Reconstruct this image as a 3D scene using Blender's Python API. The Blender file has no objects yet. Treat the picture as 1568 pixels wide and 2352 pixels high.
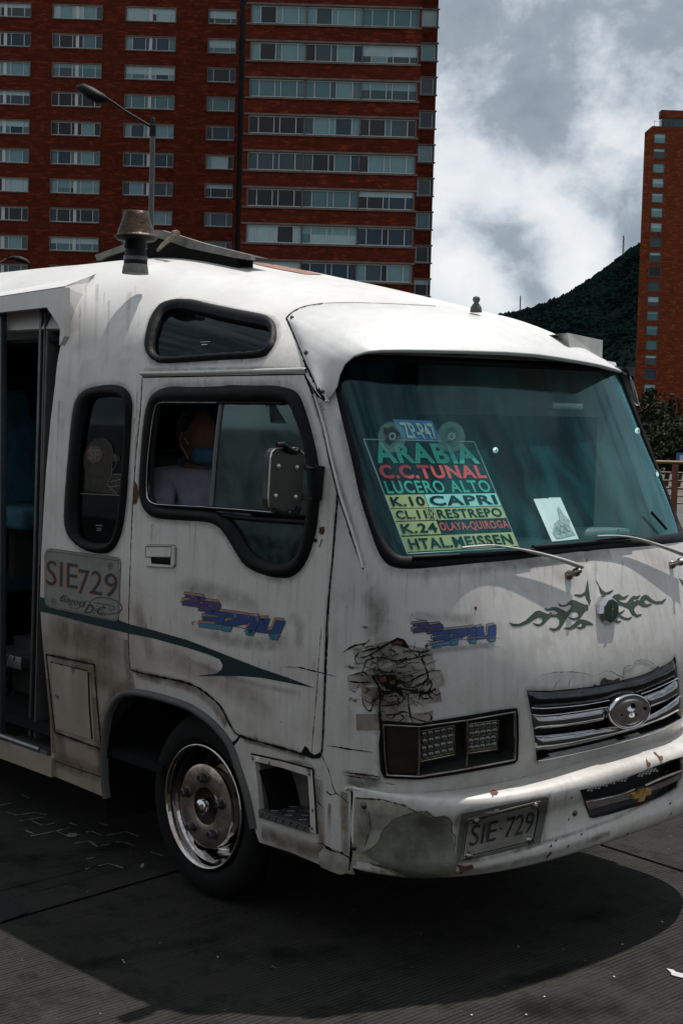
import bpy, bmesh, math, random
import numpy as np
from mathutils import Vector, Matrix
from mathutils.geometry import delaunay_2d_cdt
R=math.radians; PI=math.pi
random.seed(7); rng=np.random.default_rng(7)
sc=bpy.context.scene
# ------------------------------------------------------------------ camera
F_,CX_,CY_=3200.,784.,1176.
CAM=np.array([4.684,-4.52,2.0])
def cam_axes(az=137.,pitch=-3.35,roll=1.575):
    a,p,t=R(az),R(pitch),R(roll)
    f=np.array([math.cos(a)*math.cos(p),math.sin(a)*math.cos(p),math.sin(p)])
    r0=np.array([math.sin(a),-math.cos(a),0.]); u0=np.cross(r0,f)
    return f,r0*math.cos(t)+u0*math.sin(t),-r0*math.sin(t)+u0*math.cos(t)
CF,CR,CU=cam_axes()
cd=bpy.data.cameras.new('camera'); cam=bpy.data.objects.new('camera',cd); sc.collection.objects.link(cam)
m=Matrix(((CR[0],CU[0],-CF[0],CAM[0]),(CR[1],CU[1],-CF[1],CAM[1]),(CR[2],CU[2],-CF[2],CAM[2]),(0,0,0,1)))
cam.matrix_world=m
cd.sensor_fit='HORIZONTAL'; cd.sensor_width=36; cd.lens=F_/1568*36; cd.clip_end=9000; cd.clip_start=.1
sc.camera=cam
# ------------------------------------------------------------------ light
SUN=np.array([-.045,.35,1.]); SUN/=np.linalg.norm(SUN)
sl=bpy.data.lights.new('sun','SUN'); sl.energy=5.0; sl.angle=R(.6); sl.color=(1,.965,.92)
so=bpy.data.objects.new('sun',sl); sc.collection.objects.link(so)
so.rotation_euler=Vector(SUN).to_track_quat('Z','Y').to_euler(); so.location=(0,0,30)
w=bpy.data.worlds.new('World'); sc.world=w; w.use_nodes=True
wn=w.node_tree; wn.nodes.clear()
def N(nt,t,**k):
    n=nt.nodes.new(t)
    for a,b in k.items():
        if a.startswith('i_'):
            key=a[2:]
            key=int(key) if key.isdigit() else key.replace('_',' ')
            n.inputs[key].default_value=b
        else: setattr(n,a,b)
    return n
out=N(wn,'ShaderNodeOutputWorld'); bg=N(wn,'ShaderNodeBackground'); bg.inputs[1].default_value=.1
sky=N(wn,'ShaderNodeTexSky',sky_type='NISHITA',sun_disc=False,sun_elevation=math.asin(SUN[2]),
      sun_rotation=math.atan2(SUN[0],SUN[1]),altitude=2600,air_density=1,dust_density=1)
tc=N(wn,'ShaderNodeTexCoord')
def wmap(scale,loc=(0,0,0)):
    mp=N(wn,'ShaderNodeMapping'); mp.inputs['Scale'].default_value=scale; mp.inputs['Location'].default_value=loc
    wn.links.new(tc.outputs['Generated'],mp.inputs[0]); return mp
def wnoise(scale,sc3,loc,det=7,rough=.55,dist=.3):
    n=N(wn,'ShaderNodeTexNoise'); n.inputs['Scale'].default_value=scale; n.inputs['Detail'].default_value=det
    n.inputs['Roughness'].default_value=rough; n.inputs['Distortion'].default_value=dist
    wn.links.new(wmap(sc3,loc).outputs[0],n.inputs[0]); return n
def wmath(op,a,b):
    n=N(wn,'ShaderNodeMath',operation=op)
    for i,v in enumerate((a,b)):
        if isinstance(v,(int,float)): n.inputs[i].default_value=v
        else: wn.links.new(v,n.inputs[i])
    return n.outputs[0]
n1=wnoise(6.,(1,1,1.5),(3.1,1.7,.4),9,.54,.12); n2=wnoise(19.,(1,1,1.2),(.3,5.2,1.1),8,.60,.2)
den=wmath('SUBTRACT',wmath('ADD',wmath('MULTIPLY',n1.outputs[0],.74),wmath('MULTIPLY',n2.outputs[0],.46)),.078)
def lump(px,py,kappa,amt,cur):
    d=CF*F_+CR*(px-CX_)+CU*(CY_-py); d=d/np.linalg.norm(d)
    vm=N(wn,'ShaderNodeVectorMath',operation='DOT_PRODUCT'); vm.inputs[1].default_value=tuple(d)
    nz=N(wn,'ShaderNodeVectorMath',operation='NORMALIZE'); wn.links.new(tc.outputs['Generated'],nz.inputs[0])
    wn.links.new(nz.outputs[0],vm.inputs[0])
    e=wmath('EXPONENT',wmath('MULTIPLY',wmath('SUBTRACT',vm.outputs['Value'],1.),kappa),0)
    return wmath('ADD',cur,wmath('MULTIPLY',e,amt))
# individual cloud banks of this sky (direction, tightness, density)
for a in ((1180,215,1500,.12),(1240,270,2500,.10),(1330,110,1300,-.04),(1040,40,2500,.05),(1150,560,3200,.16),(1220,600,5000,.11),(1330,650,1800,-.10),(1090,650,3500,-.09),(1250,450,1300,-.03),
          (1080,330,2500,-.06),(1060,300,3500,.09),(1430,430,2500,.06),(1450,560,5000,.08),(1240,690,5000,.14),(1360,620,4000,-.06),(1420,250,1500,-.02),(1500,60,1800,.04)):
    den=lump(*a,den)
cr=N(wn,'ShaderNodeValToRGB'); e=cr.color_ramp.elements
e[0].position=.33; e[0].color=(9.4,9.5,9.5,1); e[1].position=.73; e[1].color=(2.5,3.0,3.5,1)
x=e.new(.455); x.color=(7.9,8.2,8.45,1); x=e.new(.525); x.color=(5.8,6.35,6.9,1); x=e.new(.60); x.color=(3.4,3.95,4.5,1)
wn.links.new(den,cr.inputs[0])
mx=N(wn,'ShaderNodeMix',data_type='RGBA'); mx.inputs[0].default_value=.93
wn.links.new(sky.outputs[0],mx.inputs[6]); wn.links.new(cr.outputs[0],mx.inputs[7])
wn.links.new(mx.outputs[2],bg.inputs[0]); wn.links.new(bg.outputs[0],out.inputs[0])
sc.view_settings.view_transform='Standard'; sc.view_settings.look='None'; sc.view_settings.exposure=0; sc.view_settings.gamma=1
# ------------------------------------------------------------------ projection helpers (used to read real positions off the picture)
def rays(px):
    px=np.atleast_2d(np.asarray(px,float)); return CF*F_+np.outer(px[:,0]-CX_,CR)+np.outer(CY_-px[:,1],CU)
def onplane(px,p0,n):
    d=rays(px); n=np.asarray(n,float); t=((np.asarray(p0,float)-CAM)@n)/(d@n); return CAM+d*t[:,None]
def onax(px,ax,v):
    n=[0,0,0]; n[ax]=1; p=[0,0,0]; p[ax]=v; return onplane(px,p,n)
def proj(P):
    d=np.asarray(P)-CAM; z=d@CF; return np.stack([CX_+F_*(d@CR)/z,CY_-F_*(d@CU)/z],-1)
def T(k,pts): ox,oy,s=k; return [(ox+x*s,oy+y*s) for x,y in pts]
K1b=(0,564.5,.2934);K2b=(0,1191.7,.2934);K3b=(627.2,658.6,.3);K4b=(784,1411.2,.3);K5b=(1160.3,1285.8,.26)
K6b=(1129,1630.7,.28);K7=(282.2,846.7,.32);K3=(0,470.4,.5);K4=(0,815.4,.5);K5=(752.6,752.6,.52);K6=(721.3,1223,.54)
K7w=(0,1442.6,.5);KL=(345,1317.1,.24);KF=(627.2,1568,.2);KW=(313.6,1599.4,.2133);KG=(0,1724.8,.28);K8=(1223,188.2,.427);KR=(1430,815.4,.16);KH=(156.8,470.4,.32)
# ------------------------------------------------------------------ surfaces
def lerp_tab(x,tab):
    xs=np.array([t[0] for t in tab]); ys=np.array([t[1] for t in tab])
    x=np.clip(x,xs[0],xs[-1]); i=np.clip(np.searchsorted(xs,x)-1,0,len(xs)-2)
    h=xs[i+1]-xs[i]; t=(x-xs[i])/h
    s=np.gradient(ys,xs); h00=2*t**3-3*t**2+1;h10=t**3-2*t**2+t;h01=-2*t**3+3*t**2;h11=t**3-t**2
    return h00*ys[i]+h10*h*s[i]+h01*ys[i+1]+h11*h*s[i+1]
TILT=.024
ZR=((-7,2.88),(-3,2.885),(-2,2.872),(-1.,2.835),(-.4,2.723),(0,2.637),(.4,2.541),(.8,2.428),(1.2,2.301))
def f_side(a,b):
    h=lerp_tab(a,ZR)-2.1
    ph=np.clip((b-2.1)/.7,0,PI); p=2.6
    c,s=np.cos(ph),np.sin(ph); r=(np.abs(c)**p+np.abs(s)**p)**(-1/p)
    y=-r*c; z=2.1+h*r*s
    z=np.where(b<2.1,b,z); z=np.where(b>2.1+.7*PI,2.1-(b-2.1-.7*PI),z)
    y=y+np.sign(-y)*.02*np.clip((1.2-np.minimum(z,2.1)),-.0,1)**2
    return np.stack([a,y,z+TILT*(y+1)],-1)
XF=((.30,1.35),(.66,1.375),(.78,1.42),(.95,1.445),(1.1,1.435),(1.32,1.372),(1.5,1.300),(1.56,1.268),(2.0,1.025),(2.3,.875),(2.6,.70))
XS=((.30,.86),(.78,.88),(1.32,.86),(1.56,.83),(2.0,.62),(2.3,.45),(2.6,.3))
NN=((.30,2.6),(.9,2.6),(1.5,3.1),(2.3,3.2),(2.6,3.2))
def plan(a,xs,A,W,n):
    c,s=np.cos(np.clip(a,-PI/2,PI/2)),np.sin(np.clip(a,-PI/2,PI/2)); r=(np.abs(c)**n+np.abs(s)**n)**(-1/n)
    ex=np.where(a<-PI/2,a+PI/2,np.where(a>PI/2,PI/2-a,0))
    return xs+A*r*c+ex, W*r*s
def f_front(a,b):
    xs=lerp_tab(b,XS); x,y=plan(a,xs,lerp_tab(b,XF)-xs,1.,lerp_tab(b,NN))
    y=y+np.sign(-y)*.02*np.clip(1.2-b,0,1)**2*np.abs(y)
    return np.stack([x,y,b+TILT*(y+1)],-1)
BZ=((-.1,.668),(0,.674),(.18,.684),(.25,.672),(.34,.632),(.42,.598),(.5,.580),(.84,.47),(.9,.452),(1.0,.41),(1.08,.385),(1.2,.375))
BX=((-.1,1.25),(0,1.36),(.18,1.502),(.25,1.532),(.34,1.538),(.42,1.515),(.5,1.500),(.84,1.50),(.9,1.508),(1.0,1.50),(1.08,1.47),(1.2,1.40))
def f_bump(a,b):
    xf=lerp_tab(b,BX); k=np.clip(1-np.abs(a/1.25)**4,0,1)
    xf=xf+0*k
    x,y=plan(a,.86,xf-.86,1.0+.03*(xf-1.38),3.0)
    z=lerp_tab(b,BZ)+.03*np.exp(-(a/.55)**2)*np.clip(1-b,0,1)
    return np.stack([x,y,z+TILT*(y+1)],-1)
def f_lip(a,b):
    x,y=plan(a,.52,.505,1.0,3.4); return np.stack([x,y,b+0*a],-1)
class Surf:
    def __init__(s,f,ar,br,n=(110,110),sign=1):
        s.f=f; s.sign=sign; A,B=np.meshgrid(np.linspace(*ar,n[0]),np.linspace(*br,n[1]),indexing='ij')
        s.ga,s.gb=A.ravel(),B.ravel(); P=s.P(s.ga,s.gb); nn=s.nrm(s.ga,s.gb)
        ok=((CAM-P)*nn).sum(1)>0; s.ga,s.gb=s.ga[ok],s.gb[ok]; s.gp=proj(P[ok]); s.ar,s.br=ar,br
    def nrm(s,a,b):
        a=np.asarray(a,float);b=np.asarray(b,float);e=2e-3
        n=np.cross(s.f(a+e,b)-s.f(a-e,b),s.f(a,b+e)-s.f(a,b-e)); l=np.linalg.norm(n,axis=-1,keepdims=True); return s.sign*n/np.maximum(l,1e-12)
    def P(s,a,b,off=0.):
        a=np.asarray(a,float);b=np.asarray(b,float); p=s.f(a,b)
        if np.isscalar(off) and off==0: return p
        return p+s.nrm(a,b)*np.reshape(off,(-1,1)) if not np.isscalar(off) else p+s.nrm(a,b)*off
    def inv(s,px):
        px=np.atleast_2d(np.asarray(px,float)); i=np.array([np.argmin(((s.gp-p)**2).sum(1)) for p in px])
        a,b=s.ga[i].copy(),s.gb[i].copy(); e=1e-4
        for _ in range(12):
            q=proj(s.f(a,b)); r=px-q
            ja=(proj(s.f(a+e,b))-q)/e; jb=(proj(s.f(a,b+e))-q)/e
            det=ja[:,0]*jb[:,1]-ja[:,1]*jb[:,0]; det=np.where(np.abs(det)<1e-3,1e9,det)
            da=(r[:,0]*jb[:,1]-r[:,1]*jb[:,0])/det; db=(ja[:,0]*r[:,1]-ja[:,1]*r[:,0])/det
            a=a+np.clip(da,-.06,.06); b=b+np.clip(db,-.06,.06)
        bad=np.linalg.norm(proj(s.f(a,b))-px,axis=1)>4
        a[bad]=s.ga[i][bad]; b[bad]=s.gb[i][bad]
        return np.stack([a,b],-1)
SIDE=Surf(f_side,(-2.4,1.1),(.3,4.2),(90,190)); FRONT=Surf(f_front,(-2.9,1.5),(.3,2.6),(190,90))
BUMP=Surf(f_bump,(-1.8,1.5),(0,1.1),(190,60),sign=-1); LIP=Surf(f_lip,(-1.8,1.6),(1.9,2.6),(160,40))
# fix orientation of normals: they must point away from the vehicle
for S_,a,b in ((SIDE,0,1.),(FRONT,0,1.),(BUMP,0,.6),(LIP,0,2.2)):
    n=S_.nrm(np.array([a],float),np.array([b],float))[0]; p=S_.P(np.array([a],float),np.array([b],float))[0]
    outw=np.array([0,-1,0]) if S_ is SIDE else np.array([1,0,0])
    if n@outw<0:
        S_.sign*=-1
for S_,ar,br,nn_ in ((SIDE,(-2.4,1.1),(.3,4.2),(90,190)),(FRONT,(-2.9,1.5),(.3,2.6),(190,90)),(BUMP,(-1.8,1.5),(0,1.1),(190,60)),(LIP,(-1.8,1.6),(1.9,2.6),(160,40))):
    S_.__init__(S_.f,ar,br,nn_,S_.sign)
class PlaneS(Surf):
    def __init__(s,o,U,V):
        s.o,s.U,s.V=[np.asarray(v,float) for v in (o,U,V)]; s.n=np.cross(s.U,s.V); s.n/=np.linalg.norm(s.n)
        if (CAM-s.o)@s.n<0: s.n=-s.n
    def nrm(s,a,b): return np.repeat(s.n[None],len(np.atleast_1d(a)),0)
    def f(s,a,b): return s.o+np.multiply.outer(a,s.U)+np.multiply.outer(b,s.V)
    def inv(s,px):
        P=onplane(px,s.o,s.n)-s.o; M=np.stack([s.U,s.V],1); return np.linalg.lstsq(M,P.T,rcond=None)[0].T
# ------------------------------------------------------------------ object helpers
def tag(o,label=None,cat=None,group=None,kind=None):
    if label:o['label']=label
    if cat:o['category']=cat
    if group:o['group']=group
    if kind:o['kind']=kind
    return o
def empty(name,label,cat,loc=(0,0,0),rz=0,group=None):
    o=bpy.data.objects.new(name,None); sc.collection.objects.link(o); o.location=loc; o.rotation_euler=(0,0,rz); o.empty_display_size=.2
    return tag(o,label,cat,group)
def mesh(name,v,f,mat,parent=None,smooth=False,smask=None,local=False):
    me=bpy.data.meshes.new(name); me.from_pydata([tuple(map(float,p)) for p in v],[],[tuple(int(i) for i in q) for q in f])
    if smask is not None: me.polygons.foreach_set('use_smooth',[bool(x) for x in smask])
    elif smooth: me.polygons.foreach_set('use_smooth',[True]*len(me.polygons))
    if mat: me.materials.append(mat)
    o=bpy.data.objects.new(name,me); sc.collection.objects.link(o)
    if parent:
        o.parent=parent
        if not local: o.matrix_parent_inverse=wm(parent).inverted()
    return o
def wm(o):
    M=Matrix.LocRotScale(o.location,o.rotation_euler,o.scale)
    if o.parent: M=wm(o.parent)@o.matrix_parent_inverse@M
    return M
class MB:
    def __init__(s): s.v=[];s.f=[];s.sm=[]
    def add(s,v,f,sm=False):
        n=len(s.v); s.v+= [tuple(p) for p in v]; s.f+=[tuple(i+n for i in q) for q in f]; s.sm+=[sm]*len(f); return s
    def box(s,c,h,M=None):
        v=[(c[0]+i*h[0],c[1]+j*h[1],c[2]+k*h[2]) for i in(-1,1) for j in(-1,1) for k in(-1,1)]
        if M is not None: v=[tuple(M@Vector(p)) for p in v]
        return s.add(v,[(0,1,3,2),(4,6,7,5),(0,4,5,1),(2,3,7,6),(0,2,6,4),(1,5,7,3)])
    def bbox(s,c,h,b,M=None):
        "box with bevelled edges"
        bm=bmesh.new(); bmesh.ops.create_cube(bm,size=2)
        for q in bm.verts: q.co=Vector((q.co.x*h[0],q.co.y*h[1],q.co.z*h[2]))
        bmesh.ops.bevel(bm,geom=bm.edges[:],offset=b,segments=2,affect='EDGES',profile=.6)
        bm.verts.index_update(); v=[(M@(q.co+Vector(c)) if M is not None else q.co+Vector(c)) for q in bm.verts]
        f=[[q.index for q in g.verts] for g in bm.faces]; bm.free(); return s.add([tuple(p) for p in v],f,True)
    def tube(s,pts,r,n=10,cap=True,flat=1.0,up=(0,0,1)):
        P=[Vector(p) for p in pts]; rr=list(np.interp(np.linspace(0,1,len(P)),np.linspace(0,1,len(r)),r)) if hasattr(r,'__len__') else [r]*len(P); L=[]
        for i,p in enumerate(P):
            t=(P[min(i+1,len(P)-1)]-P[max(i-1,0)]).normalized(); u=Vector(up)
            if abs(t.dot(u))>.95:u=Vector((1,0,0)) if abs(t.x)<.9 else Vector((0,1,0))
            a=t.cross(u).normalized(); b=a.cross(t).normalized()
            L.append([p+(a*math.cos(k*2*PI/n)+b*flat*math.sin(k*2*PI/n))*rr[i] for k in range(n)])
        v=[q for l in L for q in l]; f=[(i*n+k,i*n+(k+1)%n,(i+1)*n+(k+1)%n,(i+1)*n+k) for i in range(len(L)-1) for k in range(n)]
        s.add(v,f,True)
        if cap: s.add(L[0],[tuple(range(n))[::-1]]); s.add(L[-1],[tuple(range(n))])
        return s
    def lathe(s,prof,c,axis,n=24,sm=True,cap=True):
        "prof: (radius, along)"
        A=Vector(axis).normalized(); u=A.orthogonal().normalized(); w_=A.cross(u); C=Vector(c)
        v=[C+A*h+(u*math.cos(k*2*PI/n)+w_*math.sin(k*2*PI/n))*r for r,h in prof for k in range(n)]
        f=[(i*n+k,i*n+(k+1)%n,(i+1)*n+(k+1)%n,(i+1)*n+k) for i in range(len(prof)-1) for k in range(n)]
        s.add(v,f,sm); m_=len(prof)-1
        if not cap: return s
        if prof[0][0]>1e-4: s.add(v[:n],[tuple(range(n))])
        if prof[-1][0]>1e-4: s.add(v[m_*n:],[tuple(range(n))])
        return s
    def build(s,name,mat,parent=None,local=False): return mesh(name,s.v,s.f,mat,parent,smask=s.sm,local=local)
def resample(pts,step=8,closed=True,smooth=False):
    P=np.asarray(pts,float)
    if smooth:
        n=len(P); o=[]
        for i in range(n if closed else n-1):
            g=lambda k:P[k%n] if closed else P[min(max(k,0),n-1)]
            p0,p1,p2,p3=g(i-1),g(i),g(i+1),g(i+2); L=np.linalg.norm(p2-p1); m_=max(2,int(L/step)+1)
            for t in np.linspace(0,1,m_,endpoint=False):
                # centripetal-ish
                o.append(.5*((2*p1)+(-p0+p2)*t+(2*p0-5*p1+4*p2-p3)*t*t+(-p0+3*p1-3*p2+p3)*t**3))
        if not closed:o.append(P[-1])
        return np.array(o)
    o=[]; n=len(P)
    for i in range(n if closed else n-1):
        p,q=P[i],P[(i+1)%n]; m_=max(1,int(np.linalg.norm(q-p)/step))
        for t in np.arange(m_)/m_: o.append(p+(q-p)*t)
    if not closed:o.append(P[-1])
    return np.array(o)
def inpoly(p,poly):
    x,y=p[:,0],p[:,1]; c=np.zeros(len(p),bool); n=len(poly)
    for i in range(n):
        x1,y1=poly[i]; x2,y2=poly[(i+1)%n]
        if y1==y2: continue
        k=((y1>y)!=(y2>y))&(x<(x2-x1)*(y-y1)/(y2-y1)+x1); c^=k
    return c
def dist_loop(p,poly):
    d=np.full(len(p),1e9); n=len(poly)
    for i in range(n):
        a=poly[i];b=poly[(i+1)%n]; ab=b-a; t=np.clip(((p-a)@ab)/max(ab@ab,1e-12),0,1); d=np.minimum(d,np.linalg.norm(p-(a+t[:,None]*ab),axis=1))
    return d
def ab_loop(S,loop,step=8,smooth=False):
    """loop: list of picture points, or ('s',a,b) surface points mixed in"""
    if any(len(q)==3 for q in loop):
        o=[]
        for q in loop:
            o.append((q[1],q[2]) if len(q)==3 else tuple(S.inv([q])[0]))
        return resample(o,.03,True,False)
    return S.inv(resample(loop,step,True,smooth))
def cdt(outer,holes,grid):
    loops=[outer]+holes; pts=[];edges=[]
    for l in loops:
        n0=len(pts); pts+=[tuple(p) for p in l]; edges+=[(n0+i,n0+(i+1)%len(l)) for i in range(len(l))]
    mn,mxx=outer.min(0),outer.max(0)
    gx=np.arange(mn[0]+grid*.5,mxx[0],grid); gy=np.arange(mn[1]+grid*.5,mxx[1],grid)
    if len(gx) and len(gy):
        G=np.stack(np.meshgrid(gx,gy,indexing='ij'),-1).reshape(-1,2); k=inpoly(G,outer)&(dist_loop(G,outer)>grid*.35)
        for h in holes: k&=~inpoly(G,h)&(dist_loop(G,h)>grid*.35)
        pts+=[tuple(p) for p in G[k]]
    r=delaunay_2d_cdt([Vector(p) for p in pts],edges,[],0,1e-6)
    V=np.array([tuple(p) for p in r[0]]); Fc=[tuple(f) for f in r[2]]
    C=np.array([V[list(f)].mean(0) for f in Fc]); k=inpoly(C,outer)
    for h in holes:k&=~inpoly(C,h)
    return V,[f for f,q in zip(Fc,k) if q]
def panel(S,name,outer,mat,parent,holes=(),grid=.045,thick=.012,off=0.,step=8,smooth=False,smh=True,offn=None,isab=False):
    o=outer if isab else ab_loop(S,outer,step,smooth)
    hs=[(h if isinstance(h,np.ndarray) and isab else ab_loop(S,h,step,smh)) for h in holes]
    V,Fc=cdt(o,hs,grid)
    of=offn(V,o,hs) if offn else np.full(len(V),float(off))
    n_=S.nrm(V[:,0],V[:,1]); P=S.f(V[:,0],V[:,1]); T0=P+n_*of[:,None]
    # orient
    F2=[]
    for f in Fc:
        a,b,c=T0[f[0]],T0[f[1]],T0[f[2]]
        F2.append(f if np.cross(b-a,c-a)@n_[f[0]]>0 else f[::-1])
    v=list(T0); fs=list(F2); sm=[True]*len(F2)
    if thick>0:
        k=len(v); B=P+n_*(of-thick)[:,None]; v+=list(B); fs+=[tuple(i+k for i in f[::-1]) for f in F2]; sm+=[True]*len(F2)
        ec={}
        for f in F2:
            for i in range(len(f)):
                e=(f[i],f[(i+1)%len(f)]); ec[e]=1
        for (a,b) in ec:
            if (b,a) not in ec:
                q=len(v); v+=[T0[b],T0[a],B[a],B[b]]; fs.append((q,q+1,q+2,q+3)); sm.append(False)
    ob=mesh(name,v,fs,mat,parent,smask=sm); return ob
def seal(S,name,outer,inner,mat,parent,h=.018,step=6,grid=.012):
    def of(V,o,hs):
        d0=dist_loop(V,o);d1=dist_loop(V,hs[0]); t=d0/(d0+d1+1e-9); return .001+h*np.sin(PI*np.clip(t,0,1))**.55
    return panel(S,name,outer,mat,parent,[inner],grid=grid,thick=.014,step=step,smooth=True,smh=True,offn=of)
def strip(S,mb,px,width,height=.004,off=0.,closed=False,step=6,smooth=True,taper=False,ab=False,jit=0.):
    """half-round bead running along a picture/surface polyline on a surface"""
    A=S.inv(resample(px,step,closed,smooth)) if not ab else np.asarray(px,float)
    n=len(A); P=S.P(A[:,0],A[:,1],off if off else 1e-5); nr=S.nrm(A[:,0],A[:,1]); v=[];f=[]; K=5
    for i in range(n):
        j0,j1=((i-1)%n,(i+1)%n) if closed else (max(i-1,0),min(i+1,n-1))
        t=P[j1]-P[j0]; t/=max(np.linalg.norm(t),1e-9); b=np.cross(t,nr[i]); b/=max(np.linalg.norm(b),1e-9)
        w_=width*.5
        if taper: w_*=max(.08,1-abs(2*i/(n-1)-1)**(2 if taper is True else taper))
        if jit: w_*=1+jit*(random.random()*2-1)
        for k in range(K):
            th=PI*k/(K-1); v.append(P[i]+b*math.cos(th)*w_+nr[i]*(math.sin(th)*height-.0005))
    for i in range(n if closed else n-1):
        j=(i+1)%n
        for k in range(K-1): f.append((i*K+k,j*K+k,j*K+k+1,i*K+k+1))
    mb.add(v,f,True); return mb
def text_on(S,name,s,quad,mat,parent,off=.003,bold=0.,ext=0.,shear=0.,condense=True,space=1.):
    cu=bpy.data.curves.new('t','FONT'); cu.body=s; cu.offset=bold; cu.shear=shear; cu.resolution_u=3; cu.space_character=space
    o=bpy.data.objects.new('t',cu); me=bpy.data.meshes.new_from_object(o)
    V=np.array([tuple(q.co) for q in me.vertices]); Fc=[tuple(p.vertices) for p in me.polygons]
    bpy.data.objects.remove(o); bpy.data.meshes.remove(me); bpy.data.curves.remove(cu)
    mn,mxx=V.min(0),V.max(0); u=(V[:,0]-mn[0])/(mxx[0]-mn[0]); v=(V[:,1]-mn[1])/(mxx[1]-mn[1])
    q=np.asarray(quad,float) # TL TR BR BL
    px=(q[3]*(1-u)[:,None]+q[2]*u[:,None])*(1-v)[:,None]+(q[0]*(1-u)[:,None]+q[1]*u[:,None])*v[:,None]
    A=S.inv(px); P=S.P(A[:,0],A[:,1],off)
    return mesh(name,P,Fc,mat,parent)
def decal(S,name,polys,mat,parent,off=.0015,smooth=False,step=6,grid=.05,holes=()):
    mb=MB()
    for i,pl in enumerate(polys):
        o=ab_loop(S,pl,step,smooth); hs=[ab_loop(S,h,step,smooth) for h in (holes[i] if i<len(holes) else ())]
        V,Fc=cdt(o,hs,grid); P=S.P(V[:,0],V[:,1],off); nr=S.nrm(V[:,0],V[:,1])
        Fc=[f if np.cross(P[f[1]]-P[f[0]],P[f[2]]-P[f[0]])@nr[f[0]]>0 else f[::-1] for f in Fc]
        mb.add(P,Fc,True)
    return mb.build(name,mat,parent)
def bilin(q,u,v):
    q=np.asarray(q,float); return tuple((q[0]*(1-u)+q[1]*u)*(1-v)+(q[3]*(1-u)+q[2]*u)*v)
# ------------------------------------------------------------------ materials
MATS={}
def newmat(name):
    m_=bpy.data.materials.new(name); m_.use_nodes=True; MATS[name]=m_; nt=m_.node_tree; return m_,nt,nt.nodes['Principled BSDF']
def simple(name,col,rough=.5,metal=0.,spec=.5,var=0.,vs=6.,bump=0.,bs=60.,coat=0.,aniso=None,emis=None,sc3=(1,1,1),dirt=None):
    m_,nt,b=newmat(name); b.inputs['Roughness'].default_value=rough; b.inputs['Metallic'].default_value=metal
    b.inputs['Specular IOR Level'].default_value=spec; b.inputs['Coat Weight'].default_value=coat
    b.inputs['Base Color'].default_value=(*col,1)
    g=N(nt,'ShaderNodeTexCoord'); mp=N(nt,'ShaderNodeMapping'); mp.inputs['Scale'].default_value=sc3; nt.links.new(g.outputs['Object'],mp.inputs[0])
    if var:
        nz=N(nt,'ShaderNodeTexNoise'); nz.inputs['Scale'].default_value=vs; nz.inputs['Detail'].default_value=6; nz.inputs['Roughness'].default_value=.65
        nt.links.new(mp.outputs[0],nz.inputs[0]); rp=N(nt,'ShaderNodeValToRGB')
        rp.color_ramp.elements[0].position=.3; rp.color_ramp.elements[1].position=.7
        rp.color_ramp.elements[0].color=(*[max(c*(1-var),0) for c in (dirt or col)],1); rp.color_ramp.elements[1].color=(*[min(c*(1+var*.6),1) for c in col],1)
        nt.links.new(nz.outputs[0],rp.inputs[0]); nt.links.new(rp.outputs[0],b.inputs['Base Color'])
        mr=N(nt,'ShaderNodeMapRange'); mr.inputs[3].default_value=min(rough*1.35,1); mr.inputs[4].default_value=rough*.8
        nt.links.new(nz.outputs[0],mr.inputs[0]); nt.links.new(mr.outputs[0],b.inputs['Roughness'])
    if bump:
        n3=N(nt,'ShaderNodeTexNoise'); n3.inputs['Scale'].default_value=bs; n3.inputs['Detail'].default_value=4; nt.links.new(mp.outputs[0],n3.inputs[0])
        bp=N(nt,'ShaderNodeBump'); bp.inputs['Strength'].default_value=bump; bp.inputs['Distance'].default_value=.01; nt.links.new(n3.outputs[0],bp.inputs['Height']); nt.links.new(bp.outputs[0],b.inputs['Normal'])
    if emis:
        b.inputs['Emission Color'].default_value=(*emis[0],1); b.inputs['Emission Strength'].default_value=emis[1]
    return m_
def mixc(nt,fac,a,b,mode='MIX'):
    n=N(nt,'ShaderNodeMix',data_type='RGBA',blend_type=mode)
    for i,v in ((0,fac),(6,a),(7,b)):
        if isinstance(v,(int,float)): n.inputs[i].default_value=v
        elif isinstance(v,tuple): n.inputs[i].default_value=(*v,1)
        else: nt.links.new(v,n.inputs[i])
    return n.outputs[2]
def noise(nt,src,scale,det=5,rough=.6,dist=0.):
    n=N(nt,'ShaderNodeTexNoise'); n.inputs['Scale'].default_value=scale; n.inputs['Detail'].default_value=det; n.inputs['Roughness'].default_value=rough; n.inputs['Distortion'].default_value=dist
    nt.links.new(src,n.inputs[0]); return n.outputs[0]
def rng_(nt,src,a,b,c=0.,d=1.):
    n=N(nt,'ShaderNodeMapRange'); n.inputs[1].default_value=a;n.inputs[2].default_value=b;n.inputs[3].default_value=c;n.inputs[4].default_value=d
    nt.links.new(src,n.inputs[0]); return n.outputs[0]
def mth(nt,op,a,b=0.):
    n=N(nt,'ShaderNodeMath',operation=op)
    for i,v in enumerate((a,b)):
        if isinstance(v,(int,float)): n.inputs[i].default_value=v
        else: nt.links.new(v,n.inputs[i])
    return n.outputs[0]
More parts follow.
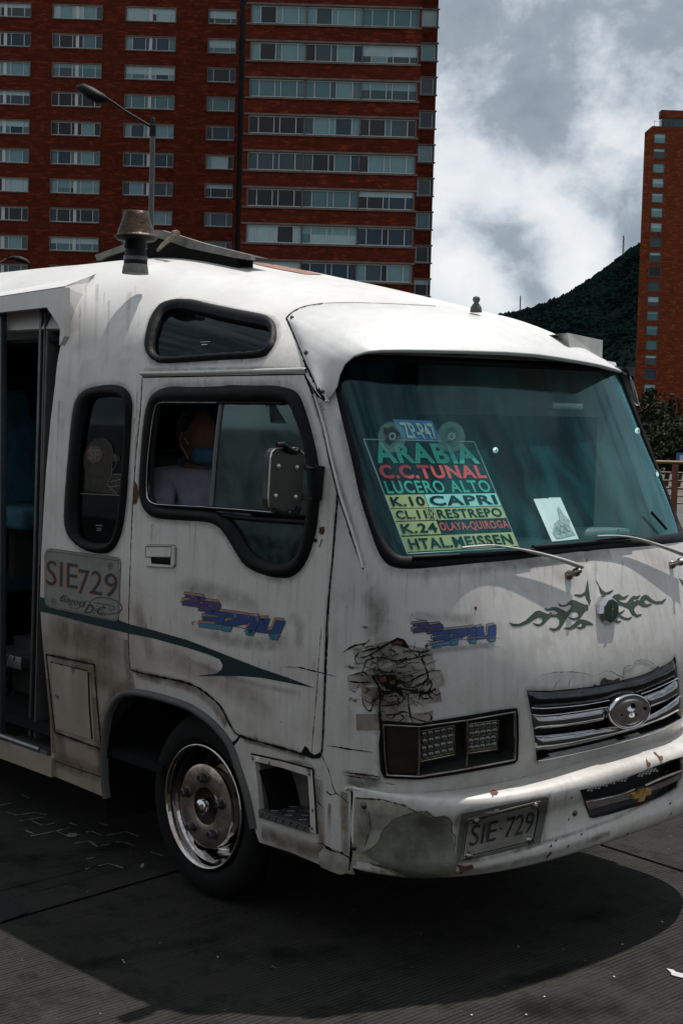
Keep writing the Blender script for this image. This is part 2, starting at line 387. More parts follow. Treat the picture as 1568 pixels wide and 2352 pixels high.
def paint(name,base=(.57,.55,.52),grime=.5,low=1.0):
    """old white paint: road film low down, vertical rain streaks, scuffs and rust specks"""
    m_,nt,b=newmat(name); g=N(nt,'ShaderNodeTexCoord').outputs['Object']
    def mp(s,l=(0,0,0)):
        n=N(nt,'ShaderNodeMapping'); n.inputs['Scale'].default_value=s; n.inputs['Location'].default_value=l; nt.links.new(g,n.inputs[0]); return n.outputs[0]
    sx=N(nt,'ShaderNodeSeparateXYZ'); nt.links.new(g,sx.inputs[0]); z=sx.outputs[2]
    c=mixc(nt,rng_(nt,noise(nt,mp((1,1,1)),2.2,6,.6),.35,.7),base,tuple(x*.80 for x in base))
    st=noise(nt,mp((26,26,1.1)),1.,6,.7)
    c=mixc(nt,mth(nt,'MULTIPLY',rng_(nt,st,.46,.72),.75*grime),c,(.26,.235,.205))
    spx=mth(nt,'MULTIPLY',rng_(nt,sx.outputs[0],.15,-.65),rng_(nt,z,1.42,.95)); c=mixc(nt,mth(nt,'MULTIPLY',mth(nt,'MULTIPLY',spx,rng_(nt,noise(nt,mp((2,2,1)),2.,7,.7),.15,.6,.45,1.)),.90*low),c,(.15,.108,.075))
    lo=rng_(nt,z,1.45,.35); fl=mth(nt,'MULTIPLY',lo,rng_(nt,noise(nt,mp((1.4,1.4,2.6),(3,1,0)),2.4,7,.66),.28,.66))
    c=mixc(nt,mth(nt,'MULTIPLY',fl,.75*low),c,(.235,.19,.145))
    bl=noise(nt,mp((1,1,1),(7,3,2)),7.5,7,.72,.6)
    c=mixc(nt,mth(nt,'MULTIPLY',rng_(nt,bl,.52,.70),.6*grime),c,(.27,.24,.21))
    c=mixc(nt,rng_(nt,z,2.28,2.62),c,mixc(nt,rng_(nt,noise(nt,mp((1,1,1)),2.2,6,.6),.35,.7),(.60,.595,.58),(.52,.51,.495)))
    sp=noise(nt,mp((1,1,1),(1,8,4)),46,3,.55); c=mixc(nt,rng_(nt,sp,.735,.765),c,(.09,.05,.03))
    sc_=noise(nt,mp((3,3,60),(2,2,2)),1.6,5,.7); c=mixc(nt,mth(nt,'MULTIPLY',rng_(nt,sc_,.68,.72),.4*grime),c,(.2,.19,.18))
    nt.links.new(c,b.inputs['Base Color'])
    nt.links.new(rng_(nt,bl,.3,.7,.34,.6),b.inputs['Roughness']); b.inputs['Coat Weight'].default_value=.25; b.inputs['Coat Roughness'].default_value=.22
    bp=N(nt,'ShaderNodeBump'); bp.inputs['Strength'].default_value=.35; bp.inputs['Distance'].default_value=.02
    hh=mth(nt,'ADD',noise(nt,mp((1,1,1)),3.2,3,.5),mth(nt,'MULTIPLY',noise(nt,g,120,3,.6),.02))
    nt.links.new(hh,bp.inputs['Height']); nt.links.new(bp.outputs[0],b.inputs['Normal'])
    return m_
def glass(name,tint=(.5,.75,.72),tr=.6,dust_sheen=.06,dust_sheen_col=(.35,.5,.5),rough=.02,streak=(2,2,2),dscale=4.,gcol=(.62,.88,.92)):
    m_,nt,b=newmat(name); nt.nodes.remove(b); o=nt.nodes['Material Output']
    t=N(nt,'ShaderNodeBsdfTransparent'); t.inputs[0].default_value=(*[tr*x for x in tint],1)
    gl=N(nt,'ShaderNodeBsdfGlossy'); gl.inputs['Roughness'].default_value=rough; gl.inputs[0].default_value=(*gcol,1)
    lw=N(nt,'ShaderNodeLayerWeight'); lw.inputs[0].default_value=.5
    frv=mth(nt,'ADD',mth(nt,'MULTIPLY',mth(nt,'POWER',lw.outputs['Facing'],4.),.85),.055)
    mx1=N(nt,'ShaderNodeMixShader'); nt.links.new(frv,mx1.inputs[0]); nt.links.new(t.outputs[0],mx1.inputs[1]); nt.links.new(gl.outputs[0],mx1.inputs[2])
    df=N(nt,'ShaderNodeBsdfDiffuse'); df.inputs[0].default_value=(*dust_sheen_col,1)
    g=N(nt,'ShaderNodeTexCoord'); mp=N(nt,'ShaderNodeMapping'); mp.inputs['Scale'].default_value=streak; mp.inputs['Rotation'].default_value=(.5,0,0); nt.links.new(g.outputs['Object'],mp.inputs[0])
    nz=noise(nt,mp.outputs[0],dscale,6,.6,.5)
    mx2=N(nt,'ShaderNodeMixShader'); nt.links.new(rng_(nt,nz,.42,.62,dust_sheen*.1,dust_sheen*2.4),mx2.inputs[0]); nt.links.new(mx1.outputs[0],mx2.inputs[1]); nt.links.new(df.outputs[0],mx2.inputs[2])  # dust veil whose streaks also stand in for sky reflections on the glass
    nt.links.new(mx2.outputs[0],o.inputs[0]); return m_
WHITE=paint('white_paint'); WHITE2=paint('white_paint_front',(.51,.50,.48),grime=.62,low=.5); WHITEV=paint('white_paint_visor',(.575,.575,.57),.35,0.); WHITEB=paint('white_paint_bumper',(.60,.585,.56),.5,.7)
FIBRE=simple('old_fibreglass',(.27,.265,.21),.6,var=.6,vs=7,bump=.25,bs=25,dirt=(.13,.11,.08))
BLACK=simple('black_rubber',(.005,.005,.0055),.55,spec=.14,var=.4,vs=9,bump=.15,bs=40)
SEAM=simple('dark_seam',(.006,.006,.006),.9,spec=.1)
DARK=simple('dark_interior',(.004,.005,.005),.9,spec=.15,var=.2,vs=3)
TYRE=simple('tyre_rubber',(.004,.004,.004),.85,spec=.2,var=.3,vs=8,bump=.2,bs=60)
CHROME=simple('chrome',(.62,.62,.63),.12,1.,var=.25,vs=14,bump=.05,bs=9)
CHROMED=simple('worn_chrome',(.33,.32,.31),.28,1.,var=.45,vs=9,bump=.12,bs=20,dirt=(.22,.14,.09))
STEEL=simple('dark_steel',(.09,.09,.09),.42,.8,var=.4,vs=10,bump=.1)
ALU=simple('checker_aluminium',(.2,.2,.2),.38,.9,var=.3,vs=10)
RUST=simple('rusty_metal',(.075,.048,.03),.45,.6,var=.75,vs=9,bump=.5,bs=50,dirt=(.035,.018,.01))
GREEN=simple('green_stripe',(.005,.022,.023),.5,spec=.2,var=.25,vs=4)
FLAME=simple('flame_green',(.018,.045,.02),.4,var=.4,vs=12)
LINE=simple('outline_black',(.01,.01,.012),.5)
BLUE=simple('letter_blue',(.01,.04,.17),.4,var=.3,vs=9); CYAN=simple('letter_cyan',(.03,.15,.24),.4); PURP=simple('letter_purple',(.04,.025,.11),.4); ORNG=simple('letter_orange',(.28,.155,.09),.5)
COPPER=simple('letter_copper',(.22,.12,.07),.5)
GLW=glass('windshield_glass',(.90,1.,.985),.97,.055,(.05,.30,.31),.02,(1.6,2.6,.6),1.9,gcol=(.30,.55,.61))
GLS=glass('side_glass',(.6,.8,.78),.55,.05,(.25,.36,.36),.04,(1,1,1),5)
GLD=glass('dark_glass',(.2,.25,.25),.35,.012,(.1,.11,.11),.03,(1,1,1),5,gcol=(.26,.30,.33))
# ================================================================== THE MINIBUS
bus=empty('minibus','weathered white minibus with a green stripe and a cracked, taped front corner','minibus')
def spt(a,b): return ('s',a,b)
# ---- window outlines
CLER_O=T(K3,[(800,438),(870,437),(950,452),(1080,482),(1200,505),(1248,525),(1268,565),(1268,620),(1240,672),(1190,702),(1000,714),(760,728),(710,715),(680,690),(668,640),(680,560),(705,500),(740,458)])
CLER_I=T(K3,[(800,476),(870,480),(1000,510),(1120,536),(1200,550),(1232,565),(1240,605),(1225,650),(1190,672),(1000,682),(770,697),(720,688),(703,665),(705,620),(720,560),(750,500)])
PORT_O=T(K1b,[(740,1102),(850,1086),(940,1095),(1003,1140),(1035,1230),(1030,1400),(1008,1750),(990,2000),(970,2160),(945,2270),(900,2360),(830,2408),(700,2395),(600,2340),(535,2260),(508,2150),(515,1950),(540,1650),(570,1330),(600,1200),(660,1130)])
PORT_I=T(K1b,[(745,1190),(860,1182),(950,1190),(978,1240),(988,1400),(970,1700),(940,2040),(912,2220),(870,2310),(800,2330),(700,2318),(625,2270),(605,2180),(605,1950),(635,1550),(675,1310),(700,1225)])
DOOR_WO=T(K7,[(230,170),(330,130),(500,130),(700,125),(760,117),(950,120),(1100,122),(1215,150),(1270,200),(1310,300),(1350,430),(1390,600),(1410,750),(1410,950),(1390,1150),(1340,1330),(1280,1440),(1200,1498),(1100,1500),(980,1470),(880,1415),(820,1330),(760,1230),(700,1150),(640,1113),(560,1098),(400,1088),(250,1075),(180,1040),(140,970),(122,860),(135,600),(155,380),(180,250)])
DOOR_WI=T(K7,[(300,240),(500,236),(900,238),(1130,240),(1200,262),(1240,360),(1290,500),(1320,700),(1325,950),(1300,1150),(1260,1310),(1200,1380),(1100,1400),(1000,1370),(920,1310),(850,1200),(790,1110),(720,1050),(640,1022),(500,1008),(300,990),(220,960),(192,900),(195,750),(215,500),(235,320),(260,262)])
# ---- seams
DOOR_F=[(700,861),(717,905),(740,975),(756,1039),(768,1090),(775,1130),(770,1200),(763,1290),(757,1350),(750,1442),(745,1590),(741,1700),(736,1735),(724,1741)]
DOOR_B=[(724,1741),(690,1731),(620,1711),(550,1690),(530,1668),(505,1622),(465,1587),(425,1568),(345,1551),(302,1540)]
DOOR_R=[(302,1540),(297,1525),(295,1442),(298,1330),(303,1200),(312,1050),(322,950),(327,868)]
ARCH=T(K7w,[(490,782),(482,700),(480,600),(485,500),(500,400),(540,325),(600,297),(700,310),(850,355),(930,400),(1000,460),(1060,540),(1100,650),(1140,780),(1168,920)])
door_ab=ab_loop(FRONT,DOOR_F[:-1]+DOOR_B[:-1]+DOOR_R)
# ---- quarter panel and roof in one shell
VIS_SEAM=[(747,921),(732,896),(717,863),(699,827),(678,776),(658,731),(672,717),(699,705),(741,698),(807,696),(927,700),(1000,704)]
vs_ab=SIDE.inv(resample(VIS_SEAM,10,False))
NEARV=[tuple(p) for p in vs_ab]
roofx=NEARV[-1][0]; bmid=2.1+.35*PI
FARV=[(a,2*bmid-b) for a,b in NEARV[::-1]]
DWAY=[(118,1745),(115,1650),(104,1540),(95,1440),(92,1370),(95,1270),(100,1180),(106,1080),(117,960),(127,880),(138,800),(148,770)]
q=[spt(*p) for p in NEARV]+[spt(roofx,bmid)]+[spt(*p) for p in FARV]
q+=[spt(.69,2*bmid-2.215),spt(-5.6,2*bmid-2.215),spt(-5.6,2.42),spt(-1.3,2.42),spt(-1.085,2.42)]
q=[('s',*p) if len(p)==2 else p for p in q]
loop=q+DWAY[::-1]+[(119,1781),(246,1834)]+ARCH[:7]+[(302,1592)]+DOOR_R+[(400,865),(550,862),(700,858),(712,878),(735,912)]
def shrink_tail(l): return l
shell=panel(SIDE,'body_shell',loop,WHITER if False else WHITE,bus,holes=[CLER_O,PORT_O],grid=.05,thick=.02)
# the same paint carries road film low down and turns lighter towards the roof
# ---- door
door=panel(FRONT,'door',door_ab,WHITE,bus,holes=[ab_loop(FRONT,DOOR_WO,8,True)],isab=True,thick=.025)
# ---- front shell (fender, corner, hood)
near_w=[(770,893),(776,925),(790,985),(806,1050),(826,1140),(846,1205),(866,1262),(884,1291),(905,1303),(940,1307),(1000,1303),(1090,1294),(1180,1286),(1330,1267),(1400,1261)]
nw=FRONT.inv(resample(near_w,10,False,True))
cen=np.array([[0.0,nw[-1][1]]])
nwl=nw[nw[:,0]<-.03]
WS_O=np.vstack([nwl,cen,nwl[::-1]*[-1,1]])           # outer windshield rubber, symmetric
near_g=[(784,893),(790,925),(805,985),(822,1050),(845,1140),(868,1210),(886,1245),(905,1268),(922,1277),(960,1277),(1050,1272),(1180,1263),(1330,1249),(1400,1243)]
ng=FRONT.inv(resample(near_g,10,False,True)); cg=np.array([[0.,ng[-1][1]]]); ngl=ng[ng[:,0]<-.03]
WS_I=np.vstack([ngl,cg,ngl[::-1]*[-1,1]])
# close the top edge under the visor
def toprow(A,b):
    l,r=A[0],A[-1]; n=14; return np.array([[r[0]+(l[0]-r[0])*i/n, b] for i in range(0,n+1)])
WS_O=np.vstack([WS_O,toprow(WS_O*[.985,1],2.29)]); WS_I=np.vstack([WS_I,toprow(WS_I*[.965,1],2.262)])
HL=T(K4b,[(318,822),(600,846),(800,818),(1000,785),(1200,750),(1332,733),(1340,800),(1342,950),(1336,1110),(1318,1130),(1100,1172),(900,1208),(600,1252),(335,1242),(312,1190),(300,1000)])
GR=T(K5b,[(187,1155),(400,1158),(600,1140),(800,1115),(1000,1072),(1200,1022),(1400,935),(1470,890),(1500,850),(1528,1050),(1545,1250),(1555,1400),(1400,1480),(1200,1545),(1000,1600),(800,1650),(600,1695),(400,1737),(275,1778),(262,1620),(230,1380)])
STEP_O=T(K7w,[(1155,580),(1300,612),(1438,650),(1448,790),(1457,945),(1320,905),(1185,865),(1170,720)])
STEP_I=T(K7w,[(1176,612),(1300,642),(1418,680),(1424,790),(1430,918),(1320,880),(1197,840),(1186,720)])
GAP=[(810,1816),(812,1822),(900,1835),(1000,1830),(1120,1812),(1250,1785),(1400,1748),(1568,1695)]
ZC0=tuple(FRONT.inv([(763,884)])[0])
fs_near=[(747,921),(735,912),(712,878)]+DOOR_F[1:]+DOOR_B[1:]+[(300,1592)]
loop=[(747,921)]+DOOR_F[1:-1]+DOOR_B+[(302,1592)]+ARCH[6:]+[(595,1935),(665,1957),(730,1985),(784,2010),(803,2004)]
loop+=[spt(-1.25,.42),spt(-.9,.42),spt(0,.42),spt(.9,.42),spt(1.3,.42),spt(1.75,.36),spt(2.6,.36),spt(2.6,2.1),spt(1.9,2.1),spt(1.45,2.30),spt(0,2.318),spt(-.98,2.305),spt(*ZC0)]
front=panel(FRONT,'front_body',loop,WHITE2,bus,holes=[WS_O,ab_loop(FRONT,HL,8),ab_loop(FRONT,GR,8),ab_loop(FRONT,STEP_I,8)] if False else [],grid=.05) if False else None
fo=ab_loop(FRONT,loop); fh=[WS_O,ab_loop(FRONT,HL,8),ab_loop(FRONT,GR,8),ab_loop(FRONT,STEP_I,8)]
front=panel(FRONT,'front_body',fo,WHITE2,bus,holes=fh,isab=True,grid=.045,thick=.018)
# ---- windshield: rubber and glass
def sealab(S,name,o,i,mat,parent,h):
    def of(V,oo,hs):
        d0=dist_loop(V,oo);d1=dist_loop(V,hs[0]); t=d0/(d0+d1+1e-9); return .001+h*np.sin(PI*np.clip(t,0,1))**.6
    return panel(S,name,o,mat,parent,[i],grid=.02,thick=.012,isab=True,offn=of)
ws=panel(FRONT,'windshield',WS_O,GLW,bus,isab=True,thick=0,off=-.012,grid=.06)
tag(ws,'tinted dusty windshield with reflection streaks put into its colour')
sealab(FRONT,'rubber_seal',WS_O,WS_I,BLACK,ws,.014)
# ---- other side body, sill, floor, rear
mb=MB()
def wall_strip(mb,x0,x1,z0,z1,y,th=.02):
    mb.box(((x0+x1)/2,y,(z0+z1)/2),((x1-x0)/2,th/2,(z1-z0)/2))
left=MB(); 
for (x0,x1,z0,z1) in ((-5.58,-.62,.36,1.25),(-5.58,.55,2.05,2.24),(-5.58,-5.3,1.25,2.05),(-4.1,-3.95,1.25,2.05),(-2.75,-2.6,1.25,2.05),(-1.4,-1.3,1.25,2.05),(-.6,-.44,.9,2.05),(-.43,.86,.9,1.35),(.60,.80,1.35,1.6),(.48,.86,.36,.9)):
    wall_strip(left,x0,x1,z0+.03,z1+.045,1.0)
left.build('left_side_wall',WHITE,bus)
lg=MB(); wall_strip(lg,-5.3,.58,1.28,2.1,.985,.006); lg.build('left_windows',GLD,bus)
rear=MB(); rear.box((-5.58,0,1.35),(.02,1.0,1.0)); rear.build('rear_wall',WHITE,bus)
rs=MB()
for (x0,x1,z0,z1) in ((-5.58,-2.15,.36,1.25),(-5.58,-2.15,2.05,2.45),(-5.58,-5.3,1.25,2.05),(-3.9,-3.75,1.25,2.05),(-2.3,-2.15,1.25,2.05)): wall_strip(rs,x0,x1,z0,z1,-.99)
rs.build('right_side_wall',WHITE,bus)
rg=MB(); wall_strip(rg,-5.3,-2.25,1.25,2.05,-.975,.006); rg.build('right_windows',GLD,bus)
fl=MB(); fl.box((-2.9,0,.50),(2.68,.975,.02)); fl.box((.46,.12,.62),(.42,.84,.02)); fl.box((-.1,.1,1.02),(.72,.84,.02)); fl.box((-.65,.1,.74),(.012,.84,.28)); fl.box((.62,.1,.74),(.012,.84,.24))
fl.box((-2.5,0,.40),(3.0,.42,.07))
fl.box((.95,0,.5),(.35,.85,.04)); fl.build('chassis_floor',DARK,bus)
inn=MB(); inn.box((-3.15,.0,2.40),(2.35,.94,.01)); inn.box((-.98,.35,1.5),(.012,.62,.95))
inn.box((-2.55,.955,.85),(2.95,.012,.36)); inn.box((-3.0,.93,2.28),(2.4,.02,.25)); inn.box((-5.5,0,1.4),(.01,.95,.9)); inn.box((-3.9,-.93,.85),(1.7,.012,.36)); inn.build('interior_lining',DARK,bus)
# wheel housing: dark half drum behind the arch
wh=MB(); n=20; v=[];f=[]
for i in range(n+1):
    th=PI*(1.12-1.24*i/n); x=-.06+.60*math.cos(th); z=.37+.50*math.sin(th)
    v+=[(x,-.985,z),(x,-.42,z)]
for i in range(n): f.append((2*i,2*i+1,2*i+3,2*i+2))
wh.add(v,f,True); wh.box((-.06,-.42,.55),(.62,.01,.36)); wh.build('wheel_housing',SEAM,bus)
# ---- arch trim
tr=MB(); strip(SIDE,tr,ARCH,.035,.022,smooth=True); tr.build('wheel_arch_trim',simple('grey_trim',(.055,.055,.052),.6,var=.3),bus)
# ---- seams (dark gaps with sealant)
sm=MB()
strip(FRONT,sm,DOOR_F,.009,.0025,.0005,jit=.4); strip(FRONT,sm,DOOR_B,.009,.0025,.0005,jit=.6)
strip(FRONT,sm,[(550,1690),(545,1700),(532,1712)],.014,.003,jit=.5)
sm.build('door_gap_seal',SEAM,door)
sm=MB(); strip(FRONT,sm,DOOR_R,.005,.0015,.0005,jit=.6); sm.build('hinge_gap',SEAM,door)
sm=MB()
strip(FRONT,sm,[(738,1442),(733,1500),(727,1590),(721,1660),(715,1737)],.0035,.001,.0005,jit=.9)
strip(FRONT,sm,[(757,1351),(753,1450),(741,1700)],.005,.001,.0005,jit=.9)
sm.build('panel_crease',SEAM,door)
gut=MB(); strip(SIDE,gut,[(326,858),(400,857),(550,854),(700,851),(706,852)],.020,.018,smooth=False); gut.build('rain_gutter',WHITE,bus)
gs=MB(); strip(SIDE,gs,[(328,866),(450,864),(600,862),(702,860)],.007,.003,smooth=False); gs.build('gutter_gap',SEAM,bus)  # dark bead along the joint between gutter and door top
# a-pillar trim line
ap=MB(); strip(FRONT,ap,[(722,905),(745,985),(762,1060),(782,1140),(800,1195),(818,1250),(833,1305)],.012,.008,jit=.1); ap.build('pillar_moulding',WHITE,bus)
ap=MB(); strip(FRONT,ap,[(718,902),(741,985),(757,1060),(777,1140),(795,1195),(812,1250),(834,1308)],.006,.003,jit=.5); ap.build('pillar_seam',SEAM,bus)
# ---- side windows
for nm,o,i,S,gm,h,par in (('upper_side_window',CLER_O,CLER_I,SIDE,GLD,.02,bus),('quarter_window',PORT_O,PORT_I,SIDE,GLD,.022,bus)):
    g=panel(S,nm,o,gm,par,thick=0,off=-.012,smooth=True,grid=.08)
    seal(S,'rubber_seal',o,i,BLACK,g,h)
seal(FRONT,'window_seal',DOOR_WO,DOOR_WI,BLACK,door,.02)
# door window: fixed lower glass, slider frame, sliding pane
up=T(K7,[(230,235),(600,230),(1100,235),(1215,260),(1260,360),(1300,500),(1335,700),(1335,1065),(700,1030),(600,1015),(350,995),(210,965),(185,900),(195,650),(215,400)])
SLIDE=T(K7,[(708,245),(900,243),(1130,246),(1195,262),(1235,370),(1280,500),(1318,700),(1318,1045),(1000,1020),(625,992),(640,800),(660,560),(690,330)])
panel(FRONT,'sliding_pane',SLIDE,GLS,door,thick=.004,off=-.006,grid=.1)
LOWG=T(K7,[(740,1060),(1000,1080),(1330,1105),(1310,1180),(1280,1330),(1200,1410),(1100,1430),(1000,1400),(900,1330),(850,1220),(790,1120)])
panel(FRONT,'lower_pane',LOWG,GLS,door,thick=.004,off=-.008,grid=.1)
fr=MB(); strip(FRONT,fr,T(K7,[(205,930),(240,978),(350,988),(620,1003),(1000,1030),(1322,1055)]),.018,.012,smooth=True)
strip(FRONT,fr,T(K7,[(720,1052),(900,1075),(1325,1105)]),.022,.012)
strip(FRONT,fr,T(K7,[(262,262),(230,500),(215,700),(212,900),(235,965)]),.022,.01)
strip(FRONT,fr,T(K7,[(262,250),(700,245),(1150,248)]),.014,.01)
fr.build('slider_track',BLACK,door)
fr=MB(); strip(FRONT,fr,T(K7,[(325,240),(265,255),(240,330),(215,500),(195,700),(190,880),(205,940),(245,968),(340,978),(620,992)]),.0045,.015,.004,smooth=True)
strip(FRONT,fr,T(K7,[(620,994),(850,1010),(1090,1030)]),.004,.016,.004)
strip(FRONT,fr,T(K7,[(325,240),(690,244)]),.003,.012,.004)
fr.build('chrome_edge',CHROME,door)
fr=MB(); strip(FRONT,fr,T(K7,[(700,250),(675,450),(655,650),(640,850),(630,985)]),.022,.008,-.004); fr.build('pane_edge',simple('grey_alu',(.12,.13,.13),.4,.3,var=.2),door)
# ---- door handle
hb=T(K7,[(185,1266),(365,1270),(382,1285),(380,1405),(368,1425),(180,1417),(172,1400),(175,1280)])
handle=panel(FRONT,'door_handle',hb,WHITE,door,thick=.014,off=.012,grid=.05)
hr=panel(FRONT,'recess',T(K7,[(218,1355),(360,1357),(358,1408),(222,1398)]),SEAM,None,thick=.002,off=.0135,grid=.05)
hr.parent=door; hr.matrix_parent_inverse=wm(door).inverted(); hr.name='handle_recess'
hm=MB(); strip(FRONT,hm,T(K7,[(178,1275),(365,1278),(362,1352),(180,1352)]),.004,.002,.012,closed=True,smooth=False); strip(FRONT,hm,T(K7,[(175,1266),(372,1268),(384,1290),(380,1420),(172,1420)]),.004,.001,.0005,closed=True,smooth=False)
hm.build('handle_outline',SEAM,door)
# ---- lower sill under the doorway and rear of arch
SILLP=[(-160,1655),(0,1702),(60,1722),(119,1742),(119,1781),(60,1764),(0,1748),(-160,1700)]
P=onax([(0,1702),(119,1742),(246,1788),(246,1834),(119,1786),(0,1748)],1,-1.004)
sill=MB()
def prism(mb,pts,d):
    "planar polygon extruded along vector d"
    n=len(pts); a=[Vector(p) for p in pts]; b=[p+Vector(d) for p in a]
    nn=sum(((a[(i+1)%n]-a[0]).cross(a[(i+2)%n]-a[0]) for i in range(n-2)),Vector())
    fw=tuple(range(n)); 
    if nn.dot(Vector(d))>0: fw=fw[::-1]
    mb.add(a,[fw]); mb.add(b,[fw[::-1]])
    for i in range(n): mb.add([a[i],a[(i+1)%n],b[(i+1)%n],b[i]],[(0,1,2,3)])
    return mb
xs0=-5.5
pp=[(xs0,-1.006,P[0][2]),(P[1][0],-1.006,P[1][2]),(P[1][0],-1.006,P[4][2]),(xs0,-1.006,P[5][2])]
prism(sill,pp,(0,.1,0)); sill.build('sill_panel',WHITE,bus)
sm=MB(); strip(SIDE,sm,[(119,1745),(150,1757),(200,1774),(240,1788)],.006,.002,smooth=False); 
strip(SIDE,sm,[(119,1745),(121,1765),(123,1785)],.005,.002)
sm.build('sill_seam',SEAM,bus)
# step plate with bright nosing at the doorway
E0=onax([(0,1685),(94,1722),(112,1730)],1,-.99)
st=MB(); st.box(((xs0+4.0+E0[2][0])/2-.0,-.93,.40),(abs(E0[2][0]-(xs0+4.0))/2,.07,.012)); st.tube([(-2.2,-.995,.405),(E0[1][0],-.995,.405)],.014,8); st.build('step_edge',ALU,bus)
# hatch
HO=T(K2b,[(362,1062),(550,1102),(738,1142),(762,1450),(795,1805),(610,1738),(432,1672),(395,1360)])
HI=T(K2b,[(395,1120),(550,1158),(708,1198),(728,1450),(750,1738),(600,1690),(445,1640),(415,1380)])
hatch=panel(SIDE,'access_hatch',HI,WHITE,bus,thick=.006,off=.006,grid=.06)
hm=MB(); strip(SIDE,hm,HO,.009,.003,.0008,closed=True,smooth=False,jit=.3); hm.build('hatch_seal',SEAM,hatch)
hm=MB(); strip(SIDE,hm,T(K2b,[(700,1200),(708,1450),(728,1725)]),.020,.003,.005,smooth=False); strip(SIDE,hm,T(K2b,[(400,1122),(550,1158),(700,1195)]),.006,.003,.004,jit=.4); strip(SIDE,hm,T(K2b,[(400,1130),(418,1380),(440,1560)]),.006,.003,.004,jit=.6); hm.build('hatch_hinge',SEAM,hatch)
hm=MB(); strip(SIDE,hm,T(K2b,[(445,1372),(466,1395)]),.018,.008,.005); hm.build('hatch_lock',STEEL,hatch)
# ---- foot step recess in the lower corner
step=panel(FRONT,'step_recess',ab_loop(FRONT,STEP_O,8),WHITE,bus,holes=[ab_loop(FRONT,STEP_I,8)],isab=True,thick=.004,off=.005,grid=.05)
SI=FRONT.inv(resample(STEP_I,8)); PO=FRONT.P(SI[:,0],SI[:,1],.003); PB=PO+np.array([0,.17,0]); n=len(PO)
mb=MB(); mb.add(np.vstack([PO,PB]),[(i,(i+1)%n,(i+1)%n+n,i+n) for i in range(n)]); 
c0=PB.mean(0); mb.add(list(PB)+[c0],[(i,(i+1)%n,n) for i in range(n)]); mb.build('recess_lining',simple('recess_grey',(.12,.115,.105),.6,var=.4,vs=14),step)
q4=T(K7w,[(1197,832),(1425,905),(1428,940),(1198,868)]); A=FRONT.inv(q4); F4=FRONT.P(A[:,0],A[:,1],.012)
mb=MB(); mb.add([F4[0],F4[1],F4[1]+[0,.18,0],F4[0]+[0,.18,0]],[(0,1,2,3)]); mb.add(F4,[(0,3,2,1)])
for i in range(7):
    for j in range(3):
        u=(i+.5)/7; p=F4[0]*(1-u)+F4[1]*u+np.array([0,.03+.05*j,.003]); d=np.array([.011,.011*(1 if (i+j)%2 else -1),0])
        mb.tube([p-d,p+d],[.0025,.0025],5)
    p=F4[0]*(1-u)+F4[1]*u*1.0; p=(F4[0]*(1-u)+F4[1]*u)*.5+(F4[3]*(1-u)+F4[2]*u)*.5+np.array([0,-.002,0]); mb.tube([p-[.008,0,.010],p+[.008,0,.010]],.0025,5)
mb.build('tread_plate',ALU,step)
sm=MB(); strip(FRONT,sm,STEP_O[:5]+STEP_O[4:5],.010,.004,.002,smooth=False); sm.build('frame_seal',SEAM,step)
# rivets
def rivets(S,pts,name,par,r=.006,mat=None,off=.004):
    A=S.inv(pts); P=S.P(A[:,0],A[:,1],off); nr=S.nrm(A[:,0],A[:,1])
    for p,n_ in zip(P,nr):
        MB().lathe([(r*1.7,-.002),(r*1.7,.001),(r,.0015),(r*.9,.005),(r*.4,.0065),(0,.007)],p,n_,12).build(name,mat or STEEL,par)
rivets(FRONT,T(K7w,[(1165,598),(1240,622),(1425,672),(1440,838),(1437,920)]),'screw',step,.004)
# ---- visor
lip_px=[(747,921),(762,903),(773,885),(779,858),(791,833),(812,815),(842,805),(880,801),(940,801),(1000,802),(1060,803),(1160,806),(1230,811),(1280,818),(1340,828),(1380,836),(1415,846)]
la=LIP.inv(resample(lip_px,9,False)); 
far=[(1440,857),(1452,872),(1462,900),(1466,923)]
LP=[tuple(p) for p in la]
# mirrored tail of the near end closes the far end
tail=[(-a,b+.04) for a,b in LP if a< -LP[-1][0]][::-1]
lipP=LIP.f(np.array([p[0] for p in LP]),np.array([p[1] for p in LP]))
e_=FARV[-1]; eP=SIDE.f(np.array([e_[0]]),np.array([e_[1]]))[0]
lipP=np.vstack([lipP]+[onax([p],1,y_) for p,y_ in (((1428,851),.93),((1440,857),.955),((1451,871),.985),((1460,895),.995))]+[eP[None]])
seP=SIDE.f(np.array([p[0] for p in NEARV]+[roofx]+[p[0] for p in FARV]),np.array([p[1] for p in NEARV]+[bmid]+[p[1] for p in FARV]))
def rs_curve(P,anch,ns):
    "resample a 3D polyline piecewise between anchor indices"
    o=[]
    for (i,j),n_ in zip(zip(anch[:-1],anch[1:]),ns):
        s=P[i:j+1]; L=np.r_[0,np.cumsum(np.linalg.norm(np.diff(s,axis=0),axis=1))]; t=np.linspace(0,L[-1],n_,endpoint=False)
        o.append(np.stack([np.interp(t,L,s[:,k]) for k in range(3)],-1))
    o.append(P[anch[-1]][None]); return np.vstack(o)
def near_idx(P,q,px=True):
    return int(np.argmin(np.linalg.norm(proj(P)-np.array(q),axis=1)))
iS=near_idx(seP[:len(NEARV)],(660,728)); iL=near_idx(lipP[:len(LP)],(812,815))
jS=len(seP)-1-iS
jL=len(lipP)-4
iS2=near_idx(seP,(741,698)); jS2=len(seP)-1-iS2; iL2=near_idx(lipP[:len(LP)],(900,801)); jL2=int(np.argmin(np.abs(lipP[:,1]+lipP[iL2,1])+(np.arange(len(lipP))<iL2+5)*9)); jL2=min(jL2,jL-2)
SE=rs_curve(seP,[0,iS,iS2,jS2,jS,len(seP)-1],[14,10,40,10,14]); LI=rs_curve(lipP,[0,iL,iL2,jL2,jL,len(lipP)-1],[14,10,40,10,14])
